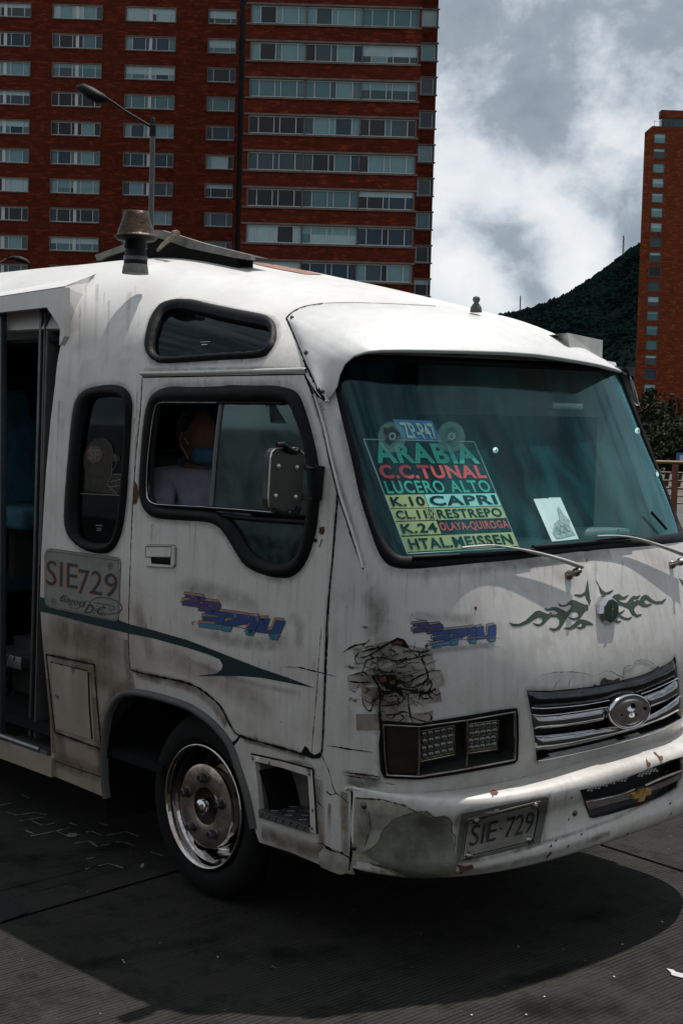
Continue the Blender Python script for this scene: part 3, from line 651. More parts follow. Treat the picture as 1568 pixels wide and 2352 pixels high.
nU=len(SE); rows=[]
outn=LI-np.array([[.2,0,1.9]]); outn/=np.linalg.norm(outn,axis=1,keepdims=True)
wgt=np.sin(PI*np.linspace(0,1,nU))**.5
upv=np.array([.25,0,1.]); upv/=np.linalg.norm(upv)
for t in np.linspace(0,1,12):
    bulge=4*t*(1-t)
    side_k=np.clip(np.abs(LI[:,1])-.70,0,.3)/.3
    nv=upv[None]*(1-side_k[:,None])+np.stack([0*side_k,np.sign(LI[:,1])*side_k,0*side_k],-1)
    rows.append(SE*(1-t)+LI*t+nv*(bulge*(.028+.045*np.exp(-((np.abs(LI[:,1])-.93)/.12)**2))*wgt)[:,None]+nv*(.006*math.sin(PI*min(1,t*1.0))))
drop=np.array([-.012,0,-.016])
lipdown=LI+drop*wgt[:,None]
rows.append(LI+np.array([.004,0,-.006])); rows.append(lipdown)
# underside back to the header
hy=np.clip(LI[:,1],-.93,.93)
back=np.stack([np.full(nU,.86)-.10*np.abs(hy)**4, hy, np.full(nU,2.335)+TILT*(hy+1)-.02*np.abs(hy)],-1)
tz=np.minimum(back[:,2],np.maximum(LI[:,2]+.02,LI[:,2]+.02)); back[:,2]=tz
back=back*(wgt[:,None])+LI*(1-wgt[:,None]); 
V=np.vstack(rows); nr_=len(rows); F=[(r*nU+i,r*nU+i+1,(r+1)*nU+i+1,(r+1)*nU+i) for r in range(nr_-1) for i in range(nU-1)]
visor=mesh('visor',V,F,WHITEV,bus,True)
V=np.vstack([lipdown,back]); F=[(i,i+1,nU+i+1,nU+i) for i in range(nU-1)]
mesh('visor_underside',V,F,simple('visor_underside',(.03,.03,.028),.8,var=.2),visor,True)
vs=MB()
strip(SIDE,vs,[(747,921),(732,896),(717,863),(699,827)],.014,.004,.002,jit=.5); strip(SIDE,vs,[(699,827),(678,776),(658,731)],.007,.003,.002,jit=.3)
strip(SIDE,vs,[(658,731),(672,717),(699,705),(741,698)],.006,.003,.003,jit=.7); strip(SIDE,vs,[(744,698),(807,696),(927,700),(1000,704)],.0025,.002,.003,jit=.9)
vs.build('visor_seam',SEAM,visor)
def on_visor(px,off=.004):
    "nearest point of the visor skin along the view ray"
    P_=V0; q=proj(P_); dd=((q-np.array(px))**2).sum(1); dp=np.linalg.norm(P_-CAM,axis=1); k_=np.where(dd<max(120,dd.min()*1.2))[0]; near=dp[k_].min(); k_=k_[dp[k_]<near+.12]; i=k_[int(np.argmin(dd[k_]))]; return P_[i]
V0=np.vstack(rows[:12])
for p in T(K3b,[(140,245),(255,508),(376,805)]):
    c=on_visor(p); MB().lathe([(.010,-.002),(.010,.002),(.006,.003),(.005,.006),(0,.007)],c+np.array([0,-.003,.0]),(0,-1,.2),12).build('screw',STEEL,visor)
# marker knob and little raised box on the visor
k=onax([(1093,706)],0,.62)[0]
MB().lathe([(.026,-.02),(.024,.0),(.014,.016),(.009,.020),(.014,.026),(.017,.036),(.013,.046),(0,.050)],k+np.array([0,0,0]),(0,0,1),16).build('marker_lamp',simple('dirty_grey',(.07,.07,.065),.6,var=.3),bus)
QB=T((1003.5,439,.3),[])
def boxpx(px,xv): return onax([px],0,xv)[0]
B_=[on_visor(p) for p in ((1274,770),(1312,792),(1388,808))]; b0=[B_[0],B_[1],B_[2],boxpx((1384,781),B_[2][0]-.01),boxpx((1303,764),B_[1][0]-.01)]
bb=MB(); a_,b_,c_,d_,e_=[Vector(p) for p in b0]
off=Vector((-.14,.0,-.01))
bb.add([a_,b_,e_,],[(0,1,2)]); bb.add([e_,b_,c_,d_],[(0,1,2,3)])
bb.add([e_,d_,d_+off,e_+off,a_+off*.5],[(0,1,2,3)]); bb.add([d_,c_,c_+off,d_+off],[(0,1,2,3)]); bb.add([a_,e_,e_+off,a_+off],[(0,1,2,3)]); bb.add([a_+off,e_+off,d_+off,c_+off,b_+off],[(0,1,2,3,4)])
bb.build('roof_sign_box',simple('grey_box',(.36,.36,.35),.6,var=.2),visor)
# ---- roof: hatch lids, chimney
def P_side(px,off=0.): 
    A=SIDE.inv([px]); return SIDE.P(A[:,0],A[:,1],off)[0]
hat=MB(); yh=-.35
H=lambda x,y,yy=yh: onax([(x,y)],1,yy)[0]
def slab(mb,pts,dy,th):
    "bent strip: outline points on plane y=const, extruded in y"
    prism(mb,pts,(0,dy,0))
slab(hat,[H(218,585),H(286,560),H(345,528),H(352,527),H(352,541),H(290,574),H(222,597)],.025,.0)
slab(hat,[H(352,527),H(372,528),H(474,560),H(575,585),H(577,596),H(540,592),H(430,569),H(352,541)],.025,.0)
lid=MB(); slab(lid,[p+np.array([0,.026,0]) for p in (H(222,589),H(288,563),H(352,531),H(352,536),H(289,569),H(224,594))],.10,0); slab(lid,[p+np.array([0,.026,0]) for p in (H(353,531),H(474,564),H(572,588),H(572,592),H(474,569),H(353,536))],.10,0); lid.build('hatch_lid',simple('lid_dark',(.03,.03,.028),.8),bus)
hat.build('roof_hatch',simple('hatch_grey',(.17,.17,.155),.6,var=.4,vs=7,bump=.2,dirt=(.10,.09,.07)),bus)
hu=MB(); slab(hu,[H(232,597),H(290,576),H(352,546),H(430,571),H(540,594),H(540,640),H(232,640)],.1,0); hu.v=[(a,b+.01,c) for a,b,c in hu.v]; hu.build('hatch_opening',SEAM,bus)
ch=MB(); ch.tube([H(362,575,-.4),H(376,560,-.4),H(402,540,-.4)],[.008,.012,.012],8); ch.tube([H(398,536,-.4),H(408,535,-.4)],.016,8); ch.build('hatch_stay',simple('camo_rope',(.25,.2,.13),.8,var=.7,vs=40),bus)
yc=-.83; s_=onax([(310,612)],1,yc)[0]; pxm=1/540.
cc=onax([(311,612),(306,488)],1,yc); ax=(0,0,1)
hgt=cc[1][2]-cc[0][2]; rpx=hgt/124.
prof=[(27,-8),(27,14),(25,16),(25,36),(23,38),(23,40),(27,42),(24,58),(43,60),(49,66),(50,68),(44,72),(42,74),(41,82),(30,112),(29,124),(27,125),(25,124)]
def lat(lo,hi,mat,name,par): MB().lathe([(r*rpx*.98,h*rpx) for r,h in prof[lo:hi]],cc[0],ax,28).build(name,mat,par)
chim=MB().lathe([(r*rpx,h*rpx) for r,h in prof[9:]],cc[0],ax,32).build('roof_vent_cap',RUST,bus)
MB().lathe([(r*rpx,h*rpx) for r,h in prof[:10]],cc[0],ax,28).build('vent_pipe',BLACK,chim)
MB().lathe([(27.5*rpx,14*rpx),(27.5*rpx,24*rpx),(26*rpx,24*rpx)],cc[0],ax,28).build('pipe_clamp',STEEL,chim)
MB().lathe([(31*rpx,-16*rpx),(29*rpx,-2*rpx),(26.8*rpx,6*rpx)],cc[0],ax,20).build('sealant_collar',simple('sealant',(.16,.155,.14),.8,var=.4,vs=20,bump=.6),chim)
# orange painted patch on the roof
decal(SIDE,'roof_paint_patch',[[(556,596),(600,603),(660,614),(700,622),(742,632),(700,630),(640,619),(590,608)]],simple('faded_orange',(.30,.10,.05),.5,var=.5,vs=14,dirt=(.08,.05,.05)),bus,.003)
# ---- header box over the passenger doorway
YF=-1.03
Fp=lambda x,y:onax([(x,y)],1,YF)[0]
fa=[Fp(148,659),Fp(0,681),Fp(0,717),Fp(107,705),Fp(138,752),Fp(136,793),Fp(148,772)]
dir_l=Vector(fa[1])-Vector(fa[0])
xl=-4.6
zt=fa[1][2]; zb=fa[2][2]
far_t=Fp(0,681); tslope=(fa[0][2]-fa[1][2])/(fa[0][0]-fa[1][0])
fasc=[tuple(fa[0]),(xl,YF,fa[1][2]+tslope*(xl-fa[1][0])),(xl,YF,zb+tslope*(xl-fa[1][0])),tuple(fa[2]),tuple(fa[3]),tuple(fa[4]),tuple(fa[5]),tuple(fa[6])]
hd=MB(); prism(hd,fasc,(0,.03,0))
# return face to the body
r1=[P_side(p) for p in ((217,629),(205,645),(190,675),(172,715),(158,748),(148,772))]
base=Vector(fa[0]); down=Vector(fa[6])
tri=[base]+[Vector(p) for p in r1]
hd.add(tri,[tuple(range(len(tri)))])
header=hd.build('doorway_header',WHITE,bus)
tp=MB(); a0=Vector(fa[0]); a1=Vector(fasc[1])
# top skin with ribs: rows from the fascia edge inward to the roof crown
profl=[(0,0),(.10,.028),(.14,.040),(.26,.06),(.30,.065),(.305,.095),(.36,.10),(.37,.075),(.55,.10),(.62,.11),(.66,.14),(.8,.14)]
r_end=Vector(P_side((217,629))); r2=Vector(P_side((284,600)))
VV=[];FF=[]
rightpts=[]
for k,(dy,dz) in enumerate(profl):
    t=min(1,dy/.36)
    pr=a0.lerp(r_end,t) if dy<=.36 else r_end.lerp(r2,min(1,(dy-.36)/.3))
    pr=Vector((pr.x,a0.y+dy,max(pr.z+.004,a0.z+dz*.9)))
    rightpts.append(pr)
nseg=10
for k,pr in enumerate(rightpts):
    dy,dz=profl[k]; pl=Vector((xl,a1.y+dy,a1.z+dz))
    for j in range(nseg+1): VV.append(pr.lerp(pl,j/nseg))
for k in range(len(profl)-1):
    for j in range(nseg): i=k*(nseg+1)+j; FF.append((i,i+1,i+nseg+2,i+nseg+1))
tp.add(VV,FF,False); tp.build('header_roof_skin',WHITEV,header)
# ---- doorway posts
dp=MB(); A_=onax([(100,705),(74,1690)],1,-.93)
def bar(mb,p,q_,w,d):
    p,q_=Vector(p),Vector(q_); t=(q_-p); L=t.length; M=Matrix.Translation((p+q_)/2)@t.to_track_quat('Z','Y').to_matrix().to_4x4(); mb.bbox((0,0,0),(w/2,d/2,L/2),.003,M)
bar(dp,A_[0],A_[1],.035,.02); dp.build('doorway_post',STEEL,bus)
dp=MB(); 
for (t_,b_) in (((128,760),(112,1300)),):
    a2=onax([t_,b_],1,-.90); bar(dp,a2[0],a2[1],.10,.015)
a2=onax([(112,720),(88,1690)],1,-.90); bar(dp,a2[0]+[.045,0,0],a2[1]+[.045,0,0],.10,.012)
dp.build('doorway_lining',simple('grey_panel',(.06,.06,.058),.6,var=.3),bus)
dp=MB(); a2=onax([(6,717),(4,1690)],1,-.97); bar(dp,a2[0],a2[1],.035,.03); dp.build('doorway_post',simple('blue_grey_steel',(.06,.075,.08),.4,.5,var=.3),bus)
a2=onax([(90,710),(90,725)],1,-.95)
# rail bits: two steps
stp=MB(); C_=onax([(55,1512),(55,1640)],1,-.72); stp.bbox((C_[0][0]-.15,-.55,C_[0][2]-.02),(.20,.22,.035),.006); stp.bbox((C_[0][0]-.15,-.50,.66),(.14,.12,.16),.006)
for i in range(5):
    for j in range(4): stp.tube([(C_[0][0]-.3+.07*i,-.773,.55+.06*j),(C_[0][0]-.285+.07*i,-.773,.575+.06*j)],.003,5)
stp.build('entrance_step',ALU,bus)
# ---- seats
SEATB=simple('seat_blue',(.010,.07,.10),.9,var=.5,vs=9,bump=.2)
def seat(x,y,z,name,face=1,mat=SEATB,w=.24,hh=.52):
    s=MB(); M=Matrix.Translation((x,y,z)); Rm=M@Matrix.Rotation(R(-10)*face,4,'Y')
    n_=9; v=[];f=[]
    prof_=[(-.05,0),(-.06,.2),(-.05,.4),(-.03,.52),(-.0,.60)]
    s.bbox((-.05*face,0,hh/2),(.055,w,hh/2),.05,Rm)
    s.bbox((-.05*face,0,hh+.06),(.045,w*.62,.10),.04,Rm)
    o=s.build(name,mat,bus)
    c=MB(); c.bbox((.22*face,0,-.03),(.25,w,.06),.035,M); c.build('seat_cushion',mat,o)
    b=MB(); b.box((x+.2*face,y,z-.22),(.03,.15,.14)); b.build('seat_leg',STEEL,o); return o
sp=onax([(45,1160)],1,-.52)[0]
seat(sp[0]-.02,-.52,sp[2]-.02,'passenger_seat',1)
for (x,y) in ((-2.9,-.52),(-3.6,-.52),(-4.3,-.52),(-2.0,.55),(-2.7,.55),(-3.4,.55),(-4.1,.55)): seat(x,y,1.1,'passenger_seat',1)
CABS=simple('cab_seat',(.03,.05,.06),.85,var=.3)
seat(-.42,-.5,1.20,'cab_seat',1,CABS); seat(-.42,.5,1.20,'cab_seat',1,CABS)
# ---- dashboard, steering wheel
db=MB(); v=[];ny=12
for i in range(ny+1):
    y=-.9+1.8*i/ny; fx=1.17-.26*abs(y)**3
    for (dx,z) in ((-.62,.95),(-.60,1.30),(-.50,1.42),(-.30,1.45),(-.04,1.46),(0,1.44)): v.append((fx+dx,y,z+TILT*(y+1)))
f=[(i*6+k,(i+1)*6+k,(i+1)*6+k+1,i*6+k+1) for i in range(ny) for k in range(5)]
db.add(v,f,True); dash=db.build('dashboard',simple('dash_teal',(.035,.085,.085),.75,var=.25),bus)
db=MB(); db.bbox((.78,.10,1.50),(.10,.22,.05),.03); db.bbox((.84,.62,1.52),(.09,.20,.07),.03); db.build('dashboard_binnacle',simple('binnacle',(.06,.10,.10),.6),dash)
sw=MB(); c=Vector((.42,.5,1.52)); axn=Vector((-.5,0,.86)).normalized(); u=axn.orthogonal().normalized(); w_=axn.cross(u)
sw.tube([c+(u*math.cos(t*2*PI/28)+w_*math.sin(t*2*PI/28))*.2 for t in range(29)],.013,8,False); sw.tube([c+u*.2,c-u*.2],.01,6); sw.tube([c,c-axn*.35],.02,8); sw.build('steering_wheel',BLACK,bus)
# ---- bumper
bl=[(-1.88,0),(-1.88,1.05)]
aL=float(BUMP.inv([(811,1840)])[0][0])
BA=[spt(a,b) for a,b in ((aL,-.04),(-1.2,-.08),(-.6,-.08),(0,-.08),(.6,-.08),(1.2,-.08),(2.0,-.08),(2.0,1.12),(1.2,1.14),(.6,1.14),(0,1.14),(-.6,1.14),(-1.2,1.12))]+[(805,2004),(806,1920),(810,1840)]
BG=T(K6b,[(722,660),(900,622),(1100,560),(1300,480),(1460,415),(1565,385),(1560,450),(1550,560),(1530,640),(1400,715),(1250,775),(1100,820),(950,865),(830,892),(800,885),(770,800)])
bo=ab_loop(BUMP,BA); bh=ab_loop(BUMP,BG,6)
bumper=panel(BUMP,'front_bumper',bo,WHITEB,bus,holes=[bh],isab=True,grid=.035,thick=.01)
gp=MB(); strip(FRONT,gp,[(812,1820),(900,1833),(1000,1829),(1120,1811),(1250,1784),(1400,1747),(1568,1694)],.016,.012,.0,jit=.15); strip(FRONT,gp,[(809,1816),(809,1900),(806,1960),(803,2000)],.012,.006,jit=.2); gp.build('bumper_gap',SEAM,bumper)
# bare fibreglass area on the bumper corner + peeled edge
FB=T(K6,[(172,1125),(260,1140),(385,1160),(400,1172),(440,1190),(480,1185),(510,1210),(560,1205),(585,1230),(585,1270),(600,1290),(598,1340),(605,1400),(600,1450),(480,1475),(380,1470),(250,1410),(165,1395),(170,1260)])
decal(BUMP,'bare_fibreglass',[FB],FIBRE,bumper,.0018)
FB2=T(K6,[(290,1270),(345,1215),(440,1190),(500,1215),(560,1205),(585,1240),(590,1300),(605,1400),(600,1450),(480,1470),(330,1435),(205,1365),(260,1330),(280,1300)])
decal(BUMP,'bare_fibreglass_patch',[FB2],simple('fibre_dark',(.12,.125,.095),.65,var=.6,vs=7,bump=.2,dirt=(.08,.07,.05)),bumper,.003)
rm=MB()
for l in (T(K6,[(400,1172),(440,1190),(480,1185),(510,1212),(560,1205),(585,1230),(583,1275),(600,1292),(597,1340)]),T(K6,[(440,1188),(345,1215),(292,1268),(285,1300),(262,1335),(210,1362)]),T(K6,[(235,1190),(240,1260),(215,1340)])): strip(BUMP,rm,l,.0028,.001,.003,smooth=False,jit=.8)
for l in (T(K6,[(180,1130),(290,1137),(370,1158),(395,1165)]),T(K6,[(240,1410),(330,1430),(400,1462),(520,1470)])): strip(BUMP,rm,l,.005,.001,.003,smooth=False,jit=.8)
rm.build('cracks',simple('crack_brown',(.045,.028,.018),.8),bumper)
decal(BUMP,'rust_patch',[T(K6,[(600,1410),(640,1420),(672,1412),(678,1430),(640,1440),(615,1455),(622,1438)]),T(K6,[(748,1105),(765,1098),(783,1108),(775,1120),(765,1118),(758,1128)]),T(K6b,[(1320,350),(1340,352),(1370,385),(1395,378),(1402,410),(1380,418),(1365,395)]),T(K6b,[(1262,400),(1280,430),(1300,440),(1290,470),(1270,450)])],simple('rust',(.12,.035,.018),.8,var=.5,vs=40),bumper,.003)
dk=MB()
for (x,y) in ((632,900),(735,1025),(527,1075),(628,1120),(1115,1015),(1462,770),(1470,855),(470,1190),(485,1120),(455,1215),(655,720)): strip(BUMP,dk,T(K6b,[(x-6,y+9),(x+6,y-9)]),.006,.002,.0,jit=.3)
for (x,y) in ((470,1190),): strip(BUMP,dk,T(K6b,[(x-18,y+22),(x+18,y-18)]),.011,.002,.0,jit=.5)
dk.build('chipped_holes',SEAM,bumper)
rivets(BUMP,T(KF,[(1048,1412),(932,1890)]),'bumper_bolt',bumper,.0075); rivets(BUMP,T(K6b,[(678,848)]),'bumper_bolt',bumper,.007)
# number plate
PR=T(K6,[(625,1198),(800,1160),(985,1125),(998,1130),(975,1250),(962,1320),(780,1368),(600,1408),(610,1300)])
decal(BUMP,'plate_recess',[PR],simple('plate_recess',(.09,.086,.08),.7,var=.3),bumper,.0015)
PL=T(K6,[(648,1215),(958,1140),(930,1318),(622,1392)])
plate=panel(BUMP,'number_plate',PL,simple('plate_face',(.17,.165,.145),.45,.1,var=.25,vs=14,dirt=(.13,.125,.105)),bumper,thick=.003,off=.008,grid=.03,step=6)
pm=MB(); strip(BUMP,pm,T(K6,[(652,1222),(952,1150),(926,1312),(628,1384)]),.004,.002,.008,closed=True,smooth=False); strip(BUMP,pm,T(K6,[(930,1150),(950,1180),(925,1312),(928,1320)]),.006,.003,.008,smooth=False); pm.build('plate_rim',SEAM,bumper)
q=T(K6,[(648,1215),(958,1140),(930,1318),(622,1392)])
def sub(u0,v0,u1,v1): return [bilin(q,u0,v0),bilin(q,u1,v0),bilin(q,u1,v1),bilin(q,u0,v1)]
text_on(BUMP,'plate_lettering','SIE',sub(.08,.18,.44,.72),LINE,bumper,.010,bold=.0)
text_on(BUMP,'plate_lettering','729',sub(.56,.18,.94,.72),LINE,bumper,.010,bold=.0)
text_on(BUMP,'plate_lettering','BOGOTA D.C.',sub(.28,.80,.80,.93),simple('worn_letters',(.14,.135,.12),.6),bumper,.010,bold=.01)
MB().lathe([(.006,0),(.006,.001),(0,.0015)],BUMP.P(*[np.array([t]) for t in BUMP.inv([sub(.495,.42,.52,.5)[0]])[0]],.010)[0],(1,-.3,0),12).build('plate_dot',STEEL,bumper)
rivets(BUMP,T(K6,[(686,1222),(655,1376),(935,1160),(908,1308)]),'plate_bolt',bumper,.0085,CHROMED,.009)
# lower grille in the bumper
GA=bh; Pg=BUMP.P(GA[:,0],GA[:,1],-.055)
def bump_bar(px0,px1,wd,ht,off,mat,name,par,n=14,lo=None):
    mbb=MB(); strip(BUMP,mbb,[px0]+(lo or [])+[px1],wd,ht,off,smooth=True); return mbb.build(name,mat,par)
lg_=panel(BUMP,'lower_grille',bh,simple('grille_black',(.012,.014,.015),.5),bumper,isab=True,thick=0,off=-.05,grid=.04)
lg_.parent=bus; lg_.matrix_parent_inverse=wm(bus).inverted()
mb=MB(); A=np.array(GA); PI_=BUMP.P(A[:,0],A[:,1],0.); PJ=BUMP.P(A[:,0],A[:,1],-.05); n=len(A)
mb.add(np.vstack([PI_,PJ]),[(i,(i+1)%n,(i+1)%n+n,i+n) for i in range(n)]); mb.build('grille_surround',simple('grille_edge',(.02,.022,.024),.35),lg_)
# honeycomb mesh (bright openings seen against black webs)
hc=MB()
for reg in (T(K6b,[(808,640),(1145,560),(1145,590),(808,690)]),T(K6b,[(1222,500),(1370,480),(1385,520),(1222,572)])):
    x0=min(p[0] for p in reg);x1=max(p[0] for p in reg);y0=min(p[1] for p in reg);y1=max(p[1] for p in reg); s_=7.0
    reg=np.array(reg); j=0; y=y0
    while y<y1:
        x=x0+(s_/2 if j%2 else 0)
        while x<x1:
            if inpoly(np.array([[x,y]]),reg)[0]:
                hx=[(x+s_*.44*math.cos(R(60*k)),y+s_*.44*math.sin(R(60*k))) for k in range(6)]
                A2=BUMP.inv(hx); hc.add(BUMP.P(A2[:,0],A2[:,1],-.012),[(0,1,2,3,4,5)])
            x+=s_
        y+=s_*.8; j+=1
tag(hc.build('grille_mesh',simple('mesh_open',(.5,.5,.48),.7),lg_),kind='stuff')
def ribbon_poly(S,name,px_loop,mat,par,off,th,smooth=False,grid=.03): return panel(S,name,px_loop,mat,par,thick=th,off=off,grid=grid,step=6,smooth=smooth)
CB=T(K6b,[(762,762),(900,740),(1060,700),(1150,672),(1200,655),(1300,625),(1420,575),(1555,512),(1550,560),(1440,615),(1300,668),(1200,702),(1100,735),(950,775),(790,818)])
ribbon_poly(BUMP,'chrome_bar',CB,CHROME,lg_,.004,.02)
cbm=MB(); strip(BUMP,cbm,T(K6b,[(762,755),(900,728),(1060,690),(1160,650)]),.010,.010,.0); strip(BUMP,cbm,T(K6b,[(1250,620),(1400,555),(1550,498)]),.010,.010,.0); cbm.build('chrome_bar_edge',CHROMED,lg_)
BT=T(K6b,[(1143,690),(1188,680),(1195,645),(1245,635),(1242,655),(1290,645),(1280,690),(1240,700),(1225,745),(1182,755),(1188,718),(1140,728)])
ribbon_poly(BUMP,'bowtie_emblem',BT,simple('gold_emblem',(.42,.24,.06),.45,.3,var=.35,vs=40),lg_,.014,.01)
# ---- lower front corner: broken fibreglass flap
fb=MB(); FL=T(KF,[(600,1890),(700,1910),(800,1945),(890,1990),(905,2100),(935,2205),(850,2190),(770,2205),(660,2165),(560,2120),(520,2060),(530,1960)])
ribbon_poly(FRONT,'broken_corner',FL,FIBRE,bus,.004,.008)
cr_=MB()
for l in (T(KF,[(560,848),(625,970),(655,1070),(680,1185),(715,1265),(790,1320),(858,1378)]),T(KF,[(612,1255),(655,1288),(690,1290),(715,1268)]),T(KF,[(510,1370),(580,1450)]),
          T(KF,[(490,1850),(560,1850),(600,1880)])): strip(FRONT,cr_,l,.0035,.001,.0008,smooth=False,jit=.8)
for l in (T(KF,[(610,1890),(700,1935),(800,1960),(880,2010)]),): strip(FRONT,cr_,l,.010,.003,.003,smooth=False,jit=.7)
for l in (T(KF,[(600,720),(720,738),(850,762),(950,775),(1150,802)]),T(K7w,[(1300,178),(1370,180),(1430,195),(1545,222)]),T(KF,[(790,1035),(920,1045),(1240,1085)]),T(KF,[(800,1060),(1050,1105)])): strip(FRONT,cr_,l,.005,.0012,.0012,smooth=False,taper=True,jit=.6)
cr_.build('body_cracks',SEAM,bus)
# ---- headlights
HLP=ab_loop(FRONT,HL,8)
hl=panel(FRONT,'headlight',HLP,simple('lamp_black',(.012,.012,.013),.35),bus,isab=True,thick=0,off=-.075,grid=.05)
A=np.array(HLP); Pa=FRONT.P(A[:,0],A[:,1],0.); Pb=FRONT.P(A[:,0],A[:,1],-.075); n=len(A)
MB().add(np.vstack([Pa,Pb]),[(i,(i+1)%n,(i+1)%n+n,i+n) for i in range(n)],True).build('lamp_housing',simple('housing',(.03,.03,.028),.3),hl)
hm=MB(); strip(FRONT,hm,HL,.016,.008,.0,closed=True,smooth=False); hm.build('lamp_gasket',SEAM,hl)
hm=MB(); strip(FRONT,hm,T(K4b,[(325,845),(600,858),(960,808),(1322,745),(1328,950),(1320,1110),(960,1180),(600,1240),(350,1230),(335,1100)]),.007,.006,.004,closed=True,smooth=False)
strip(FRONT,hm,T(K4b,[(590,850),(594,1050),(585,1245)]),.010,.008,.0); strip(FRONT,hm,T(K4b,[(968,805),(968,1000),(962,1180)]),.009,.008,-.01); hm.build('lamp_frame',CHROMED,hl)
panel(FRONT,'turn_signal_lens',T(K4b,[(335,850),(585,858),(585,1050),(575,1235),(355,1222),(345,1100)]),simple('smoked_lens',(.018,.012,.009),.15,var=.3,vs=20,bump=.2,bs=120),hl,thick=.01,off=-.006,grid=.04)
LENS=simple('led_lens',(.13,.135,.125),.10,.8,var=.3,vs=30); LEDF=simple('led_frame',(.10,.10,.09),.3,.6); YG=simple('lens_edge_yellow',(.20,.22,.03),.4)
def led(q,name):
    q=T(K4b,q); o=panel(FRONT,name,q,LEDF,hl,thick=.03,off=-.032,grid=.05)
    hm=MB(); strip(FRONT,hm,q,.006,.004,-.03,closed=True,smooth=False); hm.build('lens_rim',CHROMED,hl)
    hm=MB(); strip(FRONT,hm,[bilin([q[0],q[1],q[2],q[3]],.04,.93),bilin(q[:4],.95,.93),bilin(q[:4],.94,.1)],.0035,.003,-.030,smooth=False); hm.build('lens_edge',YG,hl)
    for r in range(4):
        for c in range(5):
            p=bilin(q[:4],(c+.55+.12*(r%2))/5.2,(r+.5)/4.1); A=FRONT.inv([p]); P=FRONT.P(A[:,0],A[:,1],-.033)[0]; nn=FRONT.nrm(A[:,0],A[:,1])[0]
            MB().lathe([(.0155,-.002),(.013,.003),(.009,.006),(.004,.0075),(0,.008)],P,nn+np.array([0,-.25,.1]),10).build('led_lens',LENS,hl)
led([(600,915),(880,868),(885,1100),(600,1155)],'led_lamp'); led([(988,860),(1235,826),(1222,1060),(988,1092)],'led_lamp')
# ---- main grille
GP=ab_loop(FRONT,GR,8)
gr=panel(FRONT,'front_grille',GP,simple('grille_back',(.006,.007,.008),.5),bus,isab=True,thick=0,off=-.045,grid=.05)
A=np.array(GP); Pa=FRONT.P(A[:,0],A[:,1],0.); Pb=FRONT.P(A[:,0],A[:,1],-.045); n=len(A)
MB().add(np.vstack([Pa,Pb]),[(i,(i+1)%n,(i+1)%n+n,i+n) for i in range(n)],True).build('grille_edge',SEAM,gr)
GCH=simple('grille_chrome',(.27,.27,.28),.07,1.,var=.12,vs=7,bump=.16,bs=5)
GCD=simple('grille_dark_chrome',(.05,.052,.055),.08,1.,var=.4,vs=9,bump=.2,bs=14)
def gbar(p,mat,off=.0): return panel(FRONT,'grille_bar',T(K5b,p),mat,gr,thick=.02,grid=.012,offn=lambda V,o,h:-.004+.016*np.clip(dist_loop(V,o)/.03,0,1)**.6)
gbar([(194,1160),(400,1164),(600,1146),(800,1121),(1000,1080),(1200,1030),(1400,945),(1492,885),(1518,1032),(1400,1090),(1230,1165),(1120,1195),(1000,1205),(900,1245),(700,1278),(500,1298),(300,1308),(218,1302)],GCD)
gbar([(232,1368),(320,1372),(500,1358),(700,1330),(880,1300),(885,1425),(720,1458),(500,1490),(330,1503),(248,1500)],GCH)
gbar([(1225,1212),(1380,1155),(1518,1065),(1535,1195),(1400,1270),(1240,1335)],GCH)
gbar([(250,1556),(350,1560),(600,1530),(910,1488),(1080,1450),(1240,1400),(1400,1310),(1535,1212),(1540,1340),(1400,1415),(1200,1492),(1000,1550),(800,1603),(600,1650),(400,1685),(272,1692)],GCH)
ge=MB()
for l in ([(232,1366),(320,1372),(500,1356),(700,1328),(900,1296)],[(250,1553),(350,1560),(600,1530),(910,1488)],[(1180,1185),(1300,1140),(1510,1045)],[(1225,1395),(1380,1310),(1530,1200)],[(275,1770),(400,1748),(600,1706),(800,1660),(1000,1608),(1200,1552),(1400,1480),(1550,1405)],[(215,1305),(320,1310),(500,1298),(700,1276),(900,1240)]):
    strip(FRONT,ge,T(K5b,l),.005,.006,.006)
ge.build('grille_bar_edge',CHROME,gr)
def dome(S,c,ax,ay,prof,name,mat,par,n=40,extra=0.):
    "stacked scaled ellipses on the surface; prof=(scale, offset)"
    v=[];f=[]
    for k,o in prof:
        px=[(c[0]+k*(ax[0]*math.cos(t)+ay[0]*math.sin(t)),c[1]+k*(ax[1]*math.cos(t)+ay[1]*math.sin(t))) for t in np.linspace(0,2*PI,n,endpoint=False)]
        A=S.inv(px); v+=list(S.P(A[:,0],A[:,1],o+extra))
    for i in range(len(prof)-1): f+=[(i*n+k,(i+1)*n+k,(i+1)*n+(k+1)%n,i*n+(k+1)%n) for k in range(n)]
    f.append(tuple((len(prof)-1)*n+k for k in range(n)))
    return mesh(name,v,f,mat,par,True)
ec=T(K5b,[(1058,1330)])[0]
em=dome(FRONT,ec,(46,-13),(9,38),[(1.0,0),(1.0,.018),(.97,.026),(.9,.028),(.86,.022),(.7,.026),(.4,.029),(.05,.030)],'grille_emblem',CHROME,gr)
hm=[(1075,1280,24),(1185,1300,14),(1100,1350,13),(978,1355,8)]
for x,y,r in hm: dome(FRONT,T(K5b,[(x,y)])[0],(r*.26,-r*.05),(r*.05,r*.30),[(1,0.),(.9,.003)],'emblem_hole',SEAM,gr,12,.0265)
